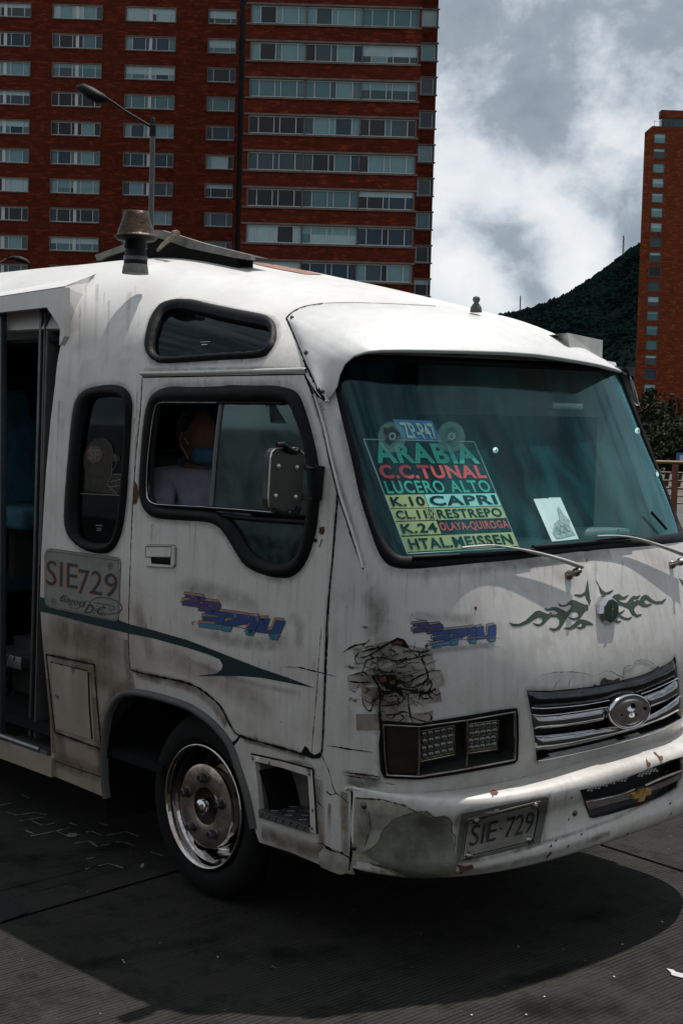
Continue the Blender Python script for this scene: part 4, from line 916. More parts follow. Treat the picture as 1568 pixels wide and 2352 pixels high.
# broken paint lip above the grille
bk=MB()
for l in ([(780,1028),(810,1015),(850,998),(880,980),(930,985),(965,1000),(1000,1025),(1030,1030),(1045,1040),(1045,960),(1080,935),(1120,930),(1150,895),(1210,880),(1270,895),(1320,930),(1345,950)],[(250,1060),(330,1015),(450,992),(600,990),(700,1003),(780,1028)],[(420,1150),(450,1090),(480,1060)],[(560,1130),(560,1080),(585,1045)]):
    strip(FRONT,bk,T(K5b,l),.003,.001,.001,smooth=False,taper=3,jit=.7)
bk.build('paint_crack',simple('crack_grey',(.10,.095,.09),.8),gr)
decal(FRONT,'broken_hole',[T(K5b,[(830,1110),(845,1060),(870,1040),(900,1060),(960,1065),(1000,1040),(1015,1075),(920,1095)]),T(K5b,[(770,1118),(780,1102),(815,1110)]),T(K5b,[(1270,1000),(1320,960),(1345,940),(1358,955),(1330,975),(1300,990)]),T(K5b,[(1040,1075),(1060,1052),(1075,1062)])],simple('hole_dark',(.03,.03,.022),.8,var=.5,vs=30),gr,.002)
# ---- boss with cross, flames
bc=onax([T(K5b,[(798,440)])[0]],0,1.335)[0]; bax=Vector((1,-.02,.06)).normalized()
boss=MB().lathe([(.062,0),(.066,.012),(.060,.022),(.060,.062),(.050,.076),(.046,.078)],bc,bax,10,False).build('hood_ornament',CHROME,bus)
fcp=Vector(bc)+bax*.0785; MB().lathe([(.046,0),(.045,.001),(0,.0015)],fcp,bax,10,False).build('ornament_face',simple('green_enamel',(.01,.035,.03),.25),boss)
cr=MB(); cr.box(fcp+bax*.0025,(.0008,.0028,.022)); cr.box(fcp+bax*.0032+Vector((0,0,.006)),(.0008,.010,.0028)); cr.build('gold_cross',simple('gold_dull',(.22,.16,.05),.5,.4),boss)
FLM=[[(728,400),(700,400),(660,385),(620,365),(590,358),(560,375),(535,400),(500,406),(465,385),(480,410),(520,413),(560,397),(590,400),(570,440),(540,466),(500,443),(450,422),(410,422),(385,438),(342,428),(370,448),(420,442),(458,456),(466,478),(440,488),(400,482),(410,472),(395,468),(378,484),(340,470),(300,452),(262,460),(225,496),(180,538),(120,570),(70,569),(32,558),(70,586),(130,584),(200,558),(250,525),(290,505),(327,515),(327,550),(295,575),(237,560),(290,586),(335,567),(365,532),(400,502),(450,500),(478,525),(476,580),(440,612),(383,606),(430,628),(480,607),(510,562),(540,512),(580,460),(620,455),(647,475),(640,508),(600,521),(553,508),(600,532),(652,522),(678,482),(702,450),(728,440)],
 [(775,575),(740,550),(700,536),(660,528),(630,543),(600,573),(560,603),(512,603),(560,616),(610,602),(645,567),(670,556),(682,578),(662,600),(625,592),(660,611),(697,597),(717,572),(750,572)],
 [(745,350),(738,300),(730,240),(725,182),(713,240),(702,285),(670,310),(603,310),(660,328),(704,308),(711,335),(732,372),(740,400),(752,360)],
 [(842,304),(832,260),(818,215),(798,182),(828,238),(853,273),(890,293),(954,268),(912,304),(860,306)],
 [(935,345),(958,315),(1000,306),(1040,333),(1086,312),(1052,348),(1012,347),(1002,368),(1040,383),(1072,384),(1098,350),(1130,320),(1160,328),(1191,312),(1166,343),(1132,347),(1122,370),(1150,372),(1156,358),(1170,356),(1180,370),(1200,330),(1230,310),(1262,323),(1292,353),(1330,372),(1380,368),(1420,342),(1386,383),(1330,388),(1280,372),(1242,345),(1221,365),(1237,398),(1295,390),(1250,414),(1210,412),(1170,388),(1137,420),(1132,450),(1157,488),(1204,483),(1160,506),(1118,482),(1088,430),(1040,407),(1000,397),(977,420),(982,453),(1010,470),(1053,442),(1022,476),(980,477),(948,450),(943,400)],
 [(938,515),(968,484),(1000,483),(1050,512),(1080,518),(1120,505),(1087,530),(1040,524),(1002,502),(982,520),(992,543),(1024,543),(990,558),(953,542),(933,538)]]
for pl in FLM:
    dm=decal(FRONT,'flame_graphic',[T(K5b,pl)],FLAME,bus,.0015,step=3,grid=.04)
    ol=MB(); strip(FRONT,ol,T(K5b,pl),.0034,.0006,.0016,closed=True,step=3,smooth=False); o=ol.build('flame_outline',LINE,dm)
decal(FRONT,'flame_graphic',[[(1558,1326),(1564,1332),(1600,1345),(1590,1352),(1566,1343)]],FLAME,bus,.0015)
# ---- airbrushed number lettering
GL={'z':([(340,203),(532,228),(522,262),(425,284),(492,292),(468,322),(303,303),(322,262),(430,243),(336,228)],[],PURP),
 'p':([(517,262),(660,278),(682,300),(674,332),(655,355),(528,342),(512,362),(458,355)],[[(560,305),(612,313),(604,325),(553,320)]],PURP),
 'three':([(535,342),(738,372),(700,490),(620,487),(632,462),(500,445),(510,410),(650,418),(655,403),(522,385)],[],BLUE),
 'threeb':([(478,475),(620,488),(700,491),(685,540),(465,510)],[],CYAN),
 'seven':([(742,373),(962,405),(935,482),(800,506),(700,492),(716,466),(750,446),(845,436),(727,420)],[],BLUE),
 'sevenb':([(700,494),(790,508),(770,558),(685,548)],[],CYAN),
 'one':([(962,410),(1058,415),(1010,548),(930,540),(960,470),(935,465)],[],BLUE),
 'oneb':([(930,542),(1008,550),(985,598),(915,585)],[],CYAN),
 'four':([(1062,432),(1150,432),(1115,530),(1105,545),(1170,540),(1205,450),(1300,455),(1250,572),(1160,575),(1012,560)],[],BLUE),
 'fourb':([(1164,578),(1248,574),(1220,635),(1145,625)],[],CYAN)}
def logo(mp,par,main_shadow,S=FRONT):
    sh=(-15,-26)
    for k,(pl,ho,mt) in GL.items():
        out=[mp(p) for p in pl]; c=np.mean(pl,0)
        s2=[mp((p[0]+sh[0],p[1]+sh[1])) for p in pl]
        if not k.endswith('b') or k in('threeb','oneb','fourb'):
            decal(S,'letter_shadow',[s2],main_shadow,par,.0012,step=4)
            ol=MB(); strip(S,ol,s2,.0032,.0005,.0013,closed=True,smooth=False,step=4); ol.build('letter_outline',LINE,par)
        d=decal(S,'number_lettering',[out],mt,par,.0028,step=4,holes=[[[mp(p) for p in h] for h in ho]])
        ol=MB(); strip(S,ol,out,.003,.0005,.0030,closed=True,smooth=False,step=4)
        for h in ho: strip(S,ol,[mp(p) for p in h],.003,.0005,.0030,closed=True,smooth=False,step=4)
        ol.build('letter_outline',LINE,par)
    ol=MB(); strip(S,ol,[mp(p) for p in ((455,460),(415,463),(402,475),(410,488),(425,492))],.004,.0006,.003,taper=True); strip(S,ol,[mp(p) for p in ((640,480),(800,505),(1000,545),(1200,585),(1305,628))],.003,.0006,.0034,taper=True); ol.build('flourish_line',LINE,par)
mp1=lambda p:(345+p[0]*.24,1317.1+p[1]*.24)
logo(mp1,door,ORNG)
src=np.array([(325,175,1),(1300,455,1),(465,510,1)],float); dst=np.array(T(K4b,[(530,58),(1180,78),(695,250)]))
Mx=np.linalg.solve(src,dst); mp2=lambda p:tuple(np.array([p[0],p[1],1.])@Mx)
logo(mp2,bus,simple('letter_grey',(.17,.175,.18),.5))
# ---- green stripe
S1=[(90,1371),(120,1377),(180,1388),(295,1433),(350,1447),(430,1470),(500,1497),(600,1536),(660,1556),(724,1581),(660,1568),(600,1557),(550,1553),(500,1553),(450,1553),(498,1547),(509,1538),(512,1528),(505,1515),(480,1504),(430,1488),(350,1466),(295,1455),(200,1432),(140,1415),(91,1404)]
decal(SIDE,'green_stripe',[S1],GREEN,bus,.0014,step=5)
# ---- painted licence panel on the quarter
PP=T(K2b,[(400,234),(650,268),(900,300),(935,318),(947,350),(940,550),(932,770),(918,796),(890,800),(640,748),(395,694),(362,672),(352,630),(352,450),(352,290),(368,248)])
pq=decal(SIDE,'painted_plate',[PP],simple('painted_plate',(.17,.162,.15),.5,var=.25,vs=12),bus,.0018)
ol=MB(); strip(SIDE,ol,T(K2b,[(400,258),(650,290),(900,325),(928,345),(930,550),(915,775),(890,790),(640,738),(395,682),(368,655),(364,450),(366,285)]),.004,.0006,.002,closed=True); strip(SIDE,ol,PP,.003,.0006,.002,closed=True); ol.build('plate_outline',LINE,pq)
def dual(s,quad,name,b,sh=(-3.5,1.5),S=SIDE):
    text_on(S,name,s,[(x+sh[0],y+sh[1]) for x,y in quad],COPPER,pq,.0025,bold=b)
    text_on(S,name,s,quad,LINE,pq,.0032,bold=b)
dual('SIE',T(K2b,[(368,322),(612,352),(612,553),(362,515)]),'plate_lettering',.0)
dual('7',T(K2b,[(618,392),(705,405),(690,592),(612,585)]),'plate_lettering',.0)
dual('2',T(K2b,[(722,402),(805,412),(800,600),(700,582)]),'plate_lettering',.0)
dual('9',T(K2b,[(825,420),(922,432),(925,615),(815,605)]),'plate_lettering',.0)
text_on(SIDE,'script_lettering','Bogotá',T(K2b,[(480,592),(680,640),(672,715),(465,655)]),LINE,pq,.0032,shear=.35)
text_on(SIDE,'script_lettering','D.C.',T(K2b,[(672,665),(835,690),(830,760),(665,735)]),LINE,pq,.0032,shear=.35)
ol=MB(); c=T(K2b,[(832,680)])[0]
strip(SIDE,ol,[(c[0]+36*math.cos(t)-3*math.sin(t),c[1]+18*math.sin(t)+6*math.cos(t)) for t in np.linspace(0,2*PI,26)[:-1]],.005,.0008,.003,closed=True)
strip(SIDE,ol,T(K2b,[(735,655),(820,668),(905,690),(870,715),(850,690)]),.004,.0008,.003); strip(SIDE,ol,T(K2b,[(750,700),(800,712),(815,675)]),.004,.0008,.003); strip(SIDE,ol,T(K2b,[(470,620),(520,600),(540,640),(500,650),(470,640)]),.003,.0008,.003); strip(SIDE,ol,T(K2b,[(545,690),(600,705),(640,680),(690,640),(700,690),(650,725)]),.0025,.0008,.003)
ol.build('oval_emblem',LINE,pq)
for p in ((866,370),(425,650)):
    c=T(K2b,[p])[0]; ol=MB(); strip(SIDE,ol,[(c[0]+5*math.cos(t),c[1]+7*math.sin(t)) for t in np.linspace(0,2*PI,12)[:-1]],.003,.0008,.003,closed=True); strip(SIDE,ol,[(c[0]-3,c[1]-3),(c[0]+3,c[1]+3)],.003,.0008,.003,smooth=False); strip(SIDE,ol,[(c[0]+3,c[1]-3),(c[0]-3,c[1]+3)],.003,.0008,.003,smooth=False); ol.build('painted_screw',LINE,pq)
# ---- taped, shattered corner above the headlight
TAPE=simple('clear_tape',(.33,.32,.30),.25,var=.3,vs=11,bump=.5,bs=22,dirt=(.2,.17,.14)); TAPE2=simple('old_tape',(.22,.185,.155),.4,var=.3,vs=20)
tape=[([(85,265),(350,205),(700,270),(700,345),(110,390)],TAPE),([(45,470),(150,440),(640,340),(700,330),(720,420),(500,470),(60,580)],TAPE),([(480,480),(760,420),(788,500),(780,545),(500,590)],TAPE2 if False else TAPE),([(155,560),(740,545),(770,665),(520,690),(160,700)],TAPE),([(115,762),(290,762),(290,882),(118,885)],TAPE2),([(300,715),(520,690),(520,760),(700,742),(690,830),(540,838),(310,812)],TAPE)]
for i,(p,mt) in enumerate(tape): panel(FRONT,'tape_patch',T(K4b,p),mt,bus,thick=.0015,off=.0014+.0005*i,grid=.04)
dk=MB()
LL=[[(130,330),(200,320),(300,260),(420,190),(480,200),(510,260)],[(160,460),(180,390),(200,350),(300,330),(420,355),(560,335),(690,300)],[(200,460),(300,470),(400,470),(440,500),(500,520),(600,470),(700,430),(760,435)],
 [(240,470),(290,560),(300,640),(295,720),(300,810),(305,900)],[(290,570),(350,600),(450,570),(560,590),(650,600),(720,570)],[(450,520),(520,560),(600,540),(660,480),(640,400),(615,320),(700,310)],
 [(660,480),(690,540),(660,600),(700,650)],[(300,700),(400,690),(470,660),(500,600)],[(510,600),(515,700),(530,780),(550,830)],[(530,780),(600,810),(660,820),(690,790),(665,748)],
 [(160,630),(180,700),(220,740),(250,680),(290,620)],[(150,290),(220,270),(330,240)],[(330,640),(420,620),(430,660),(350,680)],[(60,510),(130,520),(230,520)],[(100,460),(170,440),(220,490)],[(340,765),(380,800),(430,760),(480,790),(440,820)],[(340,770),(400,765),(470,745),(520,755)],[(520,285),(560,280),(620,290),(680,270)],[(270,410),(330,440),(400,440)],[(15,290),(100,240),(180,225),(225,190)],
 [(600,560),(620,640),(680,640)],[(370,560),(330,600),(310,660)],[(120,380),(110,330),(140,290)],[(560,560),(600,600),(590,660)],[(680,240),(640,240),(660,270)]]
for l in LL: strip(FRONT,dk,T(K4b,l),.0048,.0018,.0045,smooth=True,jit=.7,taper=4)
for l in [LL[3],LL[4]]: strip(FRONT,dk,T(K4b,l),.010,.003,.0045,jit=.6)
for k in range(46):
    x,y=random.uniform(110,700),random.uniform(220,690); 
    pts=[(x,y)]
    for _ in range(3): x+=random.uniform(-45,45); y+=random.uniform(-22,30); pts.append((x,y))
    strip(FRONT,dk,T(K4b,pts),.0038,.0015,.0045,jit=.8,taper=2)
dk.build('shattered_cracks',SEAM,bus)
wr=MB()
for k in range(150):
    x,y=random.gauss(400,150),random.gauss(470,150)
    if not(90<x<760 and 215<y<830): continue
    pts=[(x,y)]; dx_,dy_=random.uniform(-34,34),random.uniform(-16,16)
    for _ in range(3): dx_+=random.uniform(-14,14); dy_+=random.uniform(-12,12); x+=dx_; y+=dy_; pts.append((x,y))
    strip(FRONT,wr,T(K4b,pts),random.choice([.0018,.0025,.004]),.0012,.0042,jit=.6,taper=2)
tag(wr.build('tape_wrinkles',simple('wrinkle_brown',(.055,.04,.03),.8),bus),kind='stuff')
sf=MB()
for (x,y,L_) in ((100,1215,110),(60,1235,150),(120,1255,130),(180,1225,90),(20,1290,140),(90,1300,100),(230,900,60),(20,400,90),(60,640,90),(150,90,60),(640,200,70),(700,150,50),(560,30,90),(230,1240,70),(300,1290,120)):
    strip(FRONT,sf,T(K4b,[(x,y),(x+L_*.5,y+random.uniform(0,14)),(x+L_,y+random.uniform(5,26))]),random.choice([.003,.005,.008]),.0006,.0012,taper=2,jit=.8)
tag(sf.build('scuff_marks',simple('scuff',(.16,.13,.115),.8,var=.5,vs=60),bus),kind='stuff')
decal(FRONT,'broken_opening',[T(K4b,[(265,470),(330,460),(415,460),(420,490),(460,520),(420,545),(470,590),(480,640),(430,600),(340,560),(300,530)])],SEAM,bus,.0075)
decal(FRONT,'broken_opening',[T(K4b,[(385,205),(430,175),(480,195),(508,235),(520,262),(440,240),(380,228)])],SEAM,bus,.0068)
decal(FRONT,'red_filler',[T(K4b,[(395,222),(425,198),(465,205),(470,232)])],simple('red_filler',(.09,.015,.012),.6,var=.4,vs=30),bus,.0085)
decal(FRONT,'red_filler',[T(K4b,[(290,480),(345,472),(350,510),(310,520)])],MATS['red_filler'],bus,.0085)
decal(FRONT,'red_filler',[T(K4b,[(370,515),(410,500),(415,530),(385,535)])],MATS['red_filler'],bus,.0085)
# rust chips on door edge and pillar
RS=simple('rust_chip',(.07,.025,.014),.8,var=.6,vs=60)
decal(FRONT,'rust_chip',[T(K7,[(1412,1140),(1445,1132),(1450,1170),(1432,1195),(1408,1180)])],RS,door,.002); decal(FRONT,'rust_chip',[T(K7,[(1370,1225),(1390,1218),(1398,1240),(1378,1250)])],SEAM,door,.002); decal(FRONT,'rust_chip',[T(K7,[(1405,1280),(1425,1220),(1435,1225),(1415,1282)])],simple('paint_bare',(.2,.17,.14),.7),door,.002)
decal(SIDE,'rust_chip',[T(K7,[(80,795),(105,840),(118,900),(98,968),(75,975),(82,880)])],RS,bus,.002)
decal(FRONT,'rust_chip',[T(K5b,[(710,0),(715,-5)]+[(722,8),(716,20),(708,10)])],RS,bus,.002)
decal(FRONT,'rust_chip',[[(1089,1393),(1095,1394),(1093,1404),(1089,1400)]],RS,bus,.002)
# hood dark chip, bottom door damage
decal(FRONT,'chipped_edge',[T(KF,[(285,805),(330,800),(360,740),(375,728),(395,745),(430,800),(480,830),(545,800),(560,830),(500,865),(420,850),(300,825)])],SEAM,door,.003)
# ---- wipers
def fp(px,off): A=FRONT.inv(px); return FRONT.P(A[:,0],A[:,1],off)
ARM=simple('wiper_grey',(.36,.35,.33),.45,.2,var=.3,vs=12)
def wiper(pivot,arm,blade):
    P=fp([pivot],.0)[0]; nn=FRONT.nrm(*FRONT.inv([pivot]).T)[0]
    o=MB().lathe([(.019,-.004),(.019,.012),(.013,.016),(.013,.034),(.017,.038),(.017,.05),(.009,.054),(.009,.066),(0,.068)],P,nn,14).build('windshield_wiper',CHROMED,bus)
    A=fp(resample(arm,12,False,True),.05); n_=len(A); A[:,0]-=np.linspace(0,.018,n_); r=[.016*(1-.62*min(1,i/(n_*.6)))+.001 for i in range(n_)]
    MB().tube(A,r,10,True,.6).build('wiper_arm',ARM,o)
    B=fp(resample(blade,15,False,True),.022); b=MB().tube(B,[.010]*len(B),6,True,.8); B2=fp(resample(blade,15,False,True),.012); b.tube(B2,[.005]*len(B2),4,True); b.build('wiper_blade',BLACK,o)
    return o
wiper((1304,1322),[(1313,1311),(1262,1294),(1207,1280),(1167,1272),(1121,1265),(1078,1267),(1053,1270)],[(945,1284),(1050,1280),(1130,1276),(1215,1268)])
wiper((1540,1297),[(1552,1283),(1499,1265),(1442,1248),(1402,1243),(1358,1244)],[(1215,1262),(1290,1256),(1370,1248),(1446,1237)])
bl_=MB(); B=fp([(1525,1218),(1490,1179)],.012); bl_.tube(B,.006,6).build('wiper_tip',BLACK,bus)
# ---- mirror (its back faces the road ahead)
xm=.79; MO=onax(resample(T(K7,[(1095,572),(1250,566),(1298,612),(1294,800),(1276,990),(1262,1022),(1225,1042),(1095,1030),(1046,990),(1042,940),(1058,640),(1068,598)]),6,True,False),0,xm)
mb=MB(); prism(mb,MO,(-.035,0,0)); mir=mb.build('side_mirror',simple('mirror_back',(.04,.038,.035),.35,.5,var=.35,vs=16),bus)
mb=MB(); prism(mb,[p+np.array([-.036,0,0]) for p in (MO-MO.mean(0))*.93+MO.mean(0)],(-.002,0,0)); mb.build('mirror_glass',CHROME,mir)
mb=MB()
for l in ([(1058,640),(1068,598),(1095,572),(1130,567)],[(1046,990),(1042,940),(1050,800),(1058,640)],[(1140,568),(1250,568),(1298,612)]):
    P=onax(resample(T(K7,l),6,False),0,xm+.003); mb.tube(P,.0035,6)
mb.build('mirror_rim',CHROME,mir)
for (x,y) in ((1116,700),(1247,708),(1095,914),(1238,921)):
    p=onax(T(K7,[(x,y)]),0,xm)[0]; MB().lathe([(.0095,0),(.009,.004),(.006,.007),(0,.009)],p,(1,0,0),14).build('rivet',simple('rivet_alu',(.5,.5,.5),.3,.7),mir)
mb=MB(); P=onax(T(K7,[(1105,548),(1150,545),(1180,575),(1240,600),(1262,575)]),0,xm+.01); mb.tube(P,[.010,.012,.013,.011,.009],8); P=onax(T(K7,[(1080,1020),(1150,1045),(1240,1040),(1262,1000)]),0,xm+.005); mb.tube(P,.012,8); mb.build('mirror_gasket',BLACK,mir)
for a,b,c in (((1296,705),(1360,718),(1438,706)),((1280,920),(1330,932),(1425,938))):
    P=onax(T(K7,[a,b,c]),0,xm-.01); MB().tube(P,[.013,.006,.006],8).build('mirror_arm',STEEL,mir)
A=FRONT.inv(T(K7,[(1440,700),(1420,940)])); P=FRONT.P(A[:,0],A[:,1],.02); mb=MB(); bar(mb,P[0],P[1],.028,.03); mb.build('mirror_bracket',BLACK,mir)
# ---- wheels
RIMC=simple('rim_chrome',(.52,.51,.50),.10,1.,var=.4,vs=6,bump=.22,bs=11,dirt=(.42,.33,.25))
RIMD=simple('rim_disc',(.50,.46,.41),.26,.9,var=.45,vs=7,bump=.25,bs=20,dirt=(.22,.12,.06)); RIMB=simple('rim_blue',(.30,.36,.50),.15,1.,var=.3,vs=6)
def wheel(c,s):
    ax=(0,s,0)
    o=empty('wheel',None,None,c); o.parent=bus; o.name='wheel'
    def L(prof,name,mat,n=48,sm=True,cc=(0,0,0)):
        w_=MB().lathe(prof,cc,ax,n,sm,n<30); return w_.build(name,mat,o,local=True)
    L([(.262,-.03),(.275,-.005),(.30,.004),(.345,.0),(.375,-.02),(.392,-.045),(.396,-.07),(.396,-.17),(.385,-.205),(.35,-.225),(.26,-.22)],'tyre',TYRE,64)
    L([(.262,-.02),(.268,.004),(.262,.010),(.254,.006),(.248,-.01),(.244,-.03)],'rim_lip',RIMC,64)
    L([(.248,-.012),(.244,-.035),(.240,-.05)],'rim_barrel',RIMB,48)
    L([(.244,-.034),(.236,-.046),(.222,-.07),(.206,-.096),(.198,-.104),(.193,-.100),(.188,-.07),(.183,-.03),(.176,-.012)],'rim_dish',RIMC,48)
    L([(.178,-.0125),(.168,-.008),(.10,-.010),(.080,-.014)],'rim_disc',RIMD,48)
    L([(.081,-.014),(.078,-.05),(.036,-.052)],'hub_well',MATS['hub_dark'] if 'hub_dark' in MATS else simple('hub_dark',(.02,.012,.008),.8),32)
    L([(.034,-.06),(.034,.012),(.029,.018),(0,.019)],'hub_cap',CHROME,24)
    for k in range(5):
        t=R(72*k+18+72); p=(.125*math.cos(t),0,.125*math.sin(t))
        L([(.026,-.014),(.026,-.004),(.019,-.002)],'lug_washer',STEEL,12,True,p); L([(.0185,-.006),(.0185,.022),(.014,.026),(.013,.020),(0,.020)],'lug_nut',STEEL,6,False,p)
    for k in range(5):
        t=R(72*k+25); p=(.212*math.cos(t),s*(-.062),.215*math.sin(t)); L([(.024,-.02),(.023,.012),(0,.012)],'hand_hole',SEAM,14,True,p)
    return o
wc=onax([(466,1847)],1,-.955)[0]; wz=.392
wheel((wc[0],-.955,wz),-1); wheel((wc[0],.955,wz),1); wheel((-3.9,-.93,wz),-1); wheel((-3.9,.93,wz),1)
# ---- helmet picture on the quarter window
hs=decal(SIDE,'helmet_sticker',[T(K1b,[(640,1690),(655,1600),(700,1535),(770,1503),(830,1520),(865,1570),(875,1620),(915,1640),(925,1680),(880,1690),(860,1700),(875,1790),(945,1785),(930,1850),(925,1900),(905,1945),(860,1940),(760,1930),(700,1920),(650,1900),(655,1800)])],simple('helmet_gold',(.020,.018,.012),.5,spec=.2,var=.6,vs=30),bus,-.009,True)
c=T(K1b,[(728,1630)])[0]
decal(SIDE,'helmet_badge',[[(c[0]+19*math.cos(t),c[1]+20*math.sin(t)) for t in np.linspace(0,2*PI,24)[:-1]]],simple('badge_red',(.04,.010,.008),.5),hs,-.0075)
text_on(SIDE,'badge_letters','SF',[(c[0]-13,c[1]-14),(c[0]+13,c[1]-10),(c[0]+12,c[1]+15),(c[0]-13,c[1]+12)],simple('badge_pale',(.06,.06,.05),.5),hs,-.006,bold=.03)
ol=MB()
for l in ([(865,1700),(860,1800),(830,1870),(905,1945)],[(875,1790),(990,1790)],[(850,1850),(930,1830)],[(840,1890),(925,1880)],[(880,1640),(900,1700),(870,1760)],[(615,1940),(700,1945),(930,1955)],[(900,1830),(895,1900)]): strip(SIDE,ol,T(K1b,l),.005,.001,-.0075)
ol.build('face_guard',simple('guard_grey',(.07,.07,.06),.5),hs)
text_on(SIDE,'window_stamp','TEMPLADO',T(K1b,[(738,2190),(790,2190),(790,2200),(738,2200)]),simple('stamp',(.2,.2,.2),.5),bus,-.0075) if False else None
ol=MB()
for l in ([(738,2190),(790,2190)],[(748,2212),(778,2212),(778,2228),(748,2228)]): strip(SIDE,ol,T(K1b,l),.003,.001,-.0075,smooth=False)
strip(SIDE,ol,T(K3,[(915,625),(960,622)]),.003,.001,-.0085,smooth=False); strip(SIDE,ol,T(K3,[(918,637),(945,636)]),.005,.001,-.0085,smooth=False)
ol.build('glass_stamp',simple('stamp',(.25,.25,.25),.5),bus)
# ================================================================== THINGS BEHIND THE WINDSHIELD
def inner(off):
    class S2(Surf):
        def __init__(s): pass
    s=S2(); s.__dict__.update(FRONT.__dict__); s.f=lambda a,b:f_front(a,b)+FRONT.nrm(a,b)*off; s.nrm=FRONT.nrm
    return s
ZS=inner(-.03)
BQ=T(K5,[(158,493),(645,505),(843,972),(350,1000)])
board=panel(ZS,'route_board',BQ,None,None,thick=.004,grid=.08)
m_,nt,b=newmat('clear_board'); nt.nodes.remove(b); t_=N(nt,'ShaderNodeBsdfTransparent'); t_.inputs[0].default_value=(.86,.93,.92,1); d_=N(nt,'ShaderNodeBsdfDiffuse'); d_.inputs[0].default_value=(.02,.06,.07,1); mm=N(nt,'ShaderNodeMixShader'); mm.inputs[0].default_value=.35
nt.links.new(t_.outputs[0],mm.inputs[1]); nt.links.new(d_.outputs[0],mm.inputs[2]); nt.links.new(mm.outputs[0],nt.nodes['Material Output'].inputs[0]); board.data.materials.append(m_)
tag(board,'clear route board lettered ARABIA, C.C. TUNAL and HTAL. MEISSEN behind the windshield','route board')
be=MB(); strip(ZS,be,BQ,.004,.002,.002,closed=True,smooth=False); be.build('board_edge',simple('edge_pale',(.35,.5,.48),.3),board)
def lit(name,c): return simple(name,c,.6)
TG=lit('sign_green',(.01,.34,.25)); TR=lit('sign_red',(.62,.035,.045)); TY=lit('sign_yellow',(.40,.42,.16)); TC=lit('sign_cyan',(.28,.62,.60)); TK=simple('sign_black',(.004,.012,.012),.95,spec=0)
def bq(u0,v0,u1,v1): return [bilin(BQ,u0,v0),bilin(BQ,u1,v0),bilin(BQ,u1,v1),bilin(BQ,u0,v1)]
def bt(s,u0,v0,u1,v1,mt,bold=.03,off=.005): text_on(ZS,'sign_lettering',s,bq(u0,v0,u1,v1),mt,board,(.0045 if mt is TK else off),bold=bold*(.62 if mt is not TK else .9),space=1.12)
def bb_(u0,v0,u1,v1,mt): decal(ZS,'sign_strip',[bq(u0,v0,u1,v1)],mt,board,.003)
bt('ARABIA',.045,.025,.965,.21,TG,.055); bt('C.C.TUNAL',.03,.225,.975,.348,TR,.06); bt('LUCERO ALTO',.03,.365,.965,.478,TG,.03)
bb_(.0,.488,.345,.605,TY); bb_(.352,.488,.995,.605,TC); bb_(.0,.612,.31,.715,TY); bb_(.315,.612,.378,.715,TY); bb_(.384,.612,.995,.72,TY); bb_(.0,.724,.365,.842,TY); bb_(0.,.855,.995,.985,TY)
bt('K.10',.03,.505,.33,.59,TK,.035,.007); bt('CAPRI',.375,.502,.975,.592,TK,.035,.007); bt('CL.11',.03,.625,.30,.702,TK,.035,.007); bt('RESTREPO',.40,.625,.975,.708,TK,.03,.007)
for i,ch_ in enumerate('SUR'): bt(ch_,.325,.618+.032*i,.368,.645+.032*i,TK,.03,.007)
bt('K.24',.03,.742,.345,.828,TK,.035,.007); bt('OLAYA-QUIROGA',.375,.742,.985,.83,TR,.03); bt('HTAL.MEISSEN',.045,.872,.965,.968,TK,.035,.007)
ZC=inner(-.045)
BQ2=T(K5,[(287,404),(458,411),(507,507),(338,500)])
card=panel(ZC,'route_number_card',BQ2,simple('card_blue',(.02,.16,.42),.5),None,thick=.003,grid=.08); tag(card,'small blue card reading ZP-P47 above the route board','card')
text_on(ZC,'card_lettering','ZP-P47',[bilin(BQ2,.08,.14),bilin(BQ2,.94,.14),bilin(BQ2,.94,.9),bilin(BQ2,.10,.9)],lit('card_pale',(.45,.6,.5)),card,.004,bold=.02)
CUP=bpy.data.materials.new('suction_rubber'); CUP.use_nodes=True; nt=CUP.node_tree; b=nt.nodes['Principled BSDF']; b.inputs['Base Color'].default_value=(.25,.45,.38,1); b.inputs['Roughness'].default_value=.25; b.inputs['Alpha'].default_value=.38
ZK=inner(-.016)
for (cx,cy),lb in (((283,482),'left suction cup over the letter R holding the route board'),((545,482),'right suction cup over the letters IA holding the route board')):
    c=T(K5,[(cx,cy)])[0]
    o=dome(ZK,c,(30,14),(-12,33),[(1.,0),(.97,-.003),(.8,-.001),(.45,.0),(.40,-.008),(.38,-.012)],'suction_cup',CUP,None,28); tag(o,lb,'suction cup','suction cups on the windshield')
    k=dome(ZK,c,(9,4),(-4,10),[(1.,-.008),(.9,.004),(.6,.006),(.3,.002)],'cup_knob',simple('cup_knob',(.16,.3,.26),.2),o,16)
    kk=dome(ZK,c,(19,8),(-7,20),[(1.,.001),(.97,.0022)],'cup_ring',CUP,o,24)
c=T(K5,[(270,455)])[0]
o=decal(ZK,'torn_paper',[T(K5,[(243,440),(262,448),(285,436),(300,455),(318,470),(300,490),(275,520),(250,505),(262,480),(245,465)])],simple('dark_paper',(.012,.03,.03),.7),None,.004); tag(o,'torn dark scrap of paper stuck under the left suction cup','paper scrap')
NQ=T(K5,[(908,757),(965,753),(970,757),(978,750),(1027,750),(1108,933),(990,945)])
note=panel(inner(-.018),'paper_notice',NQ,simple('paper_white',(.80,.84,.84),.7,var=.12,vs=12),None,thick=.001,grid=.08); tag(note,'white paper notice with a faint grey print leaning on the lower windshield','paper notice')
nq=T(K5,[(908,757),(1027,750),(1108,933),(990,945)])
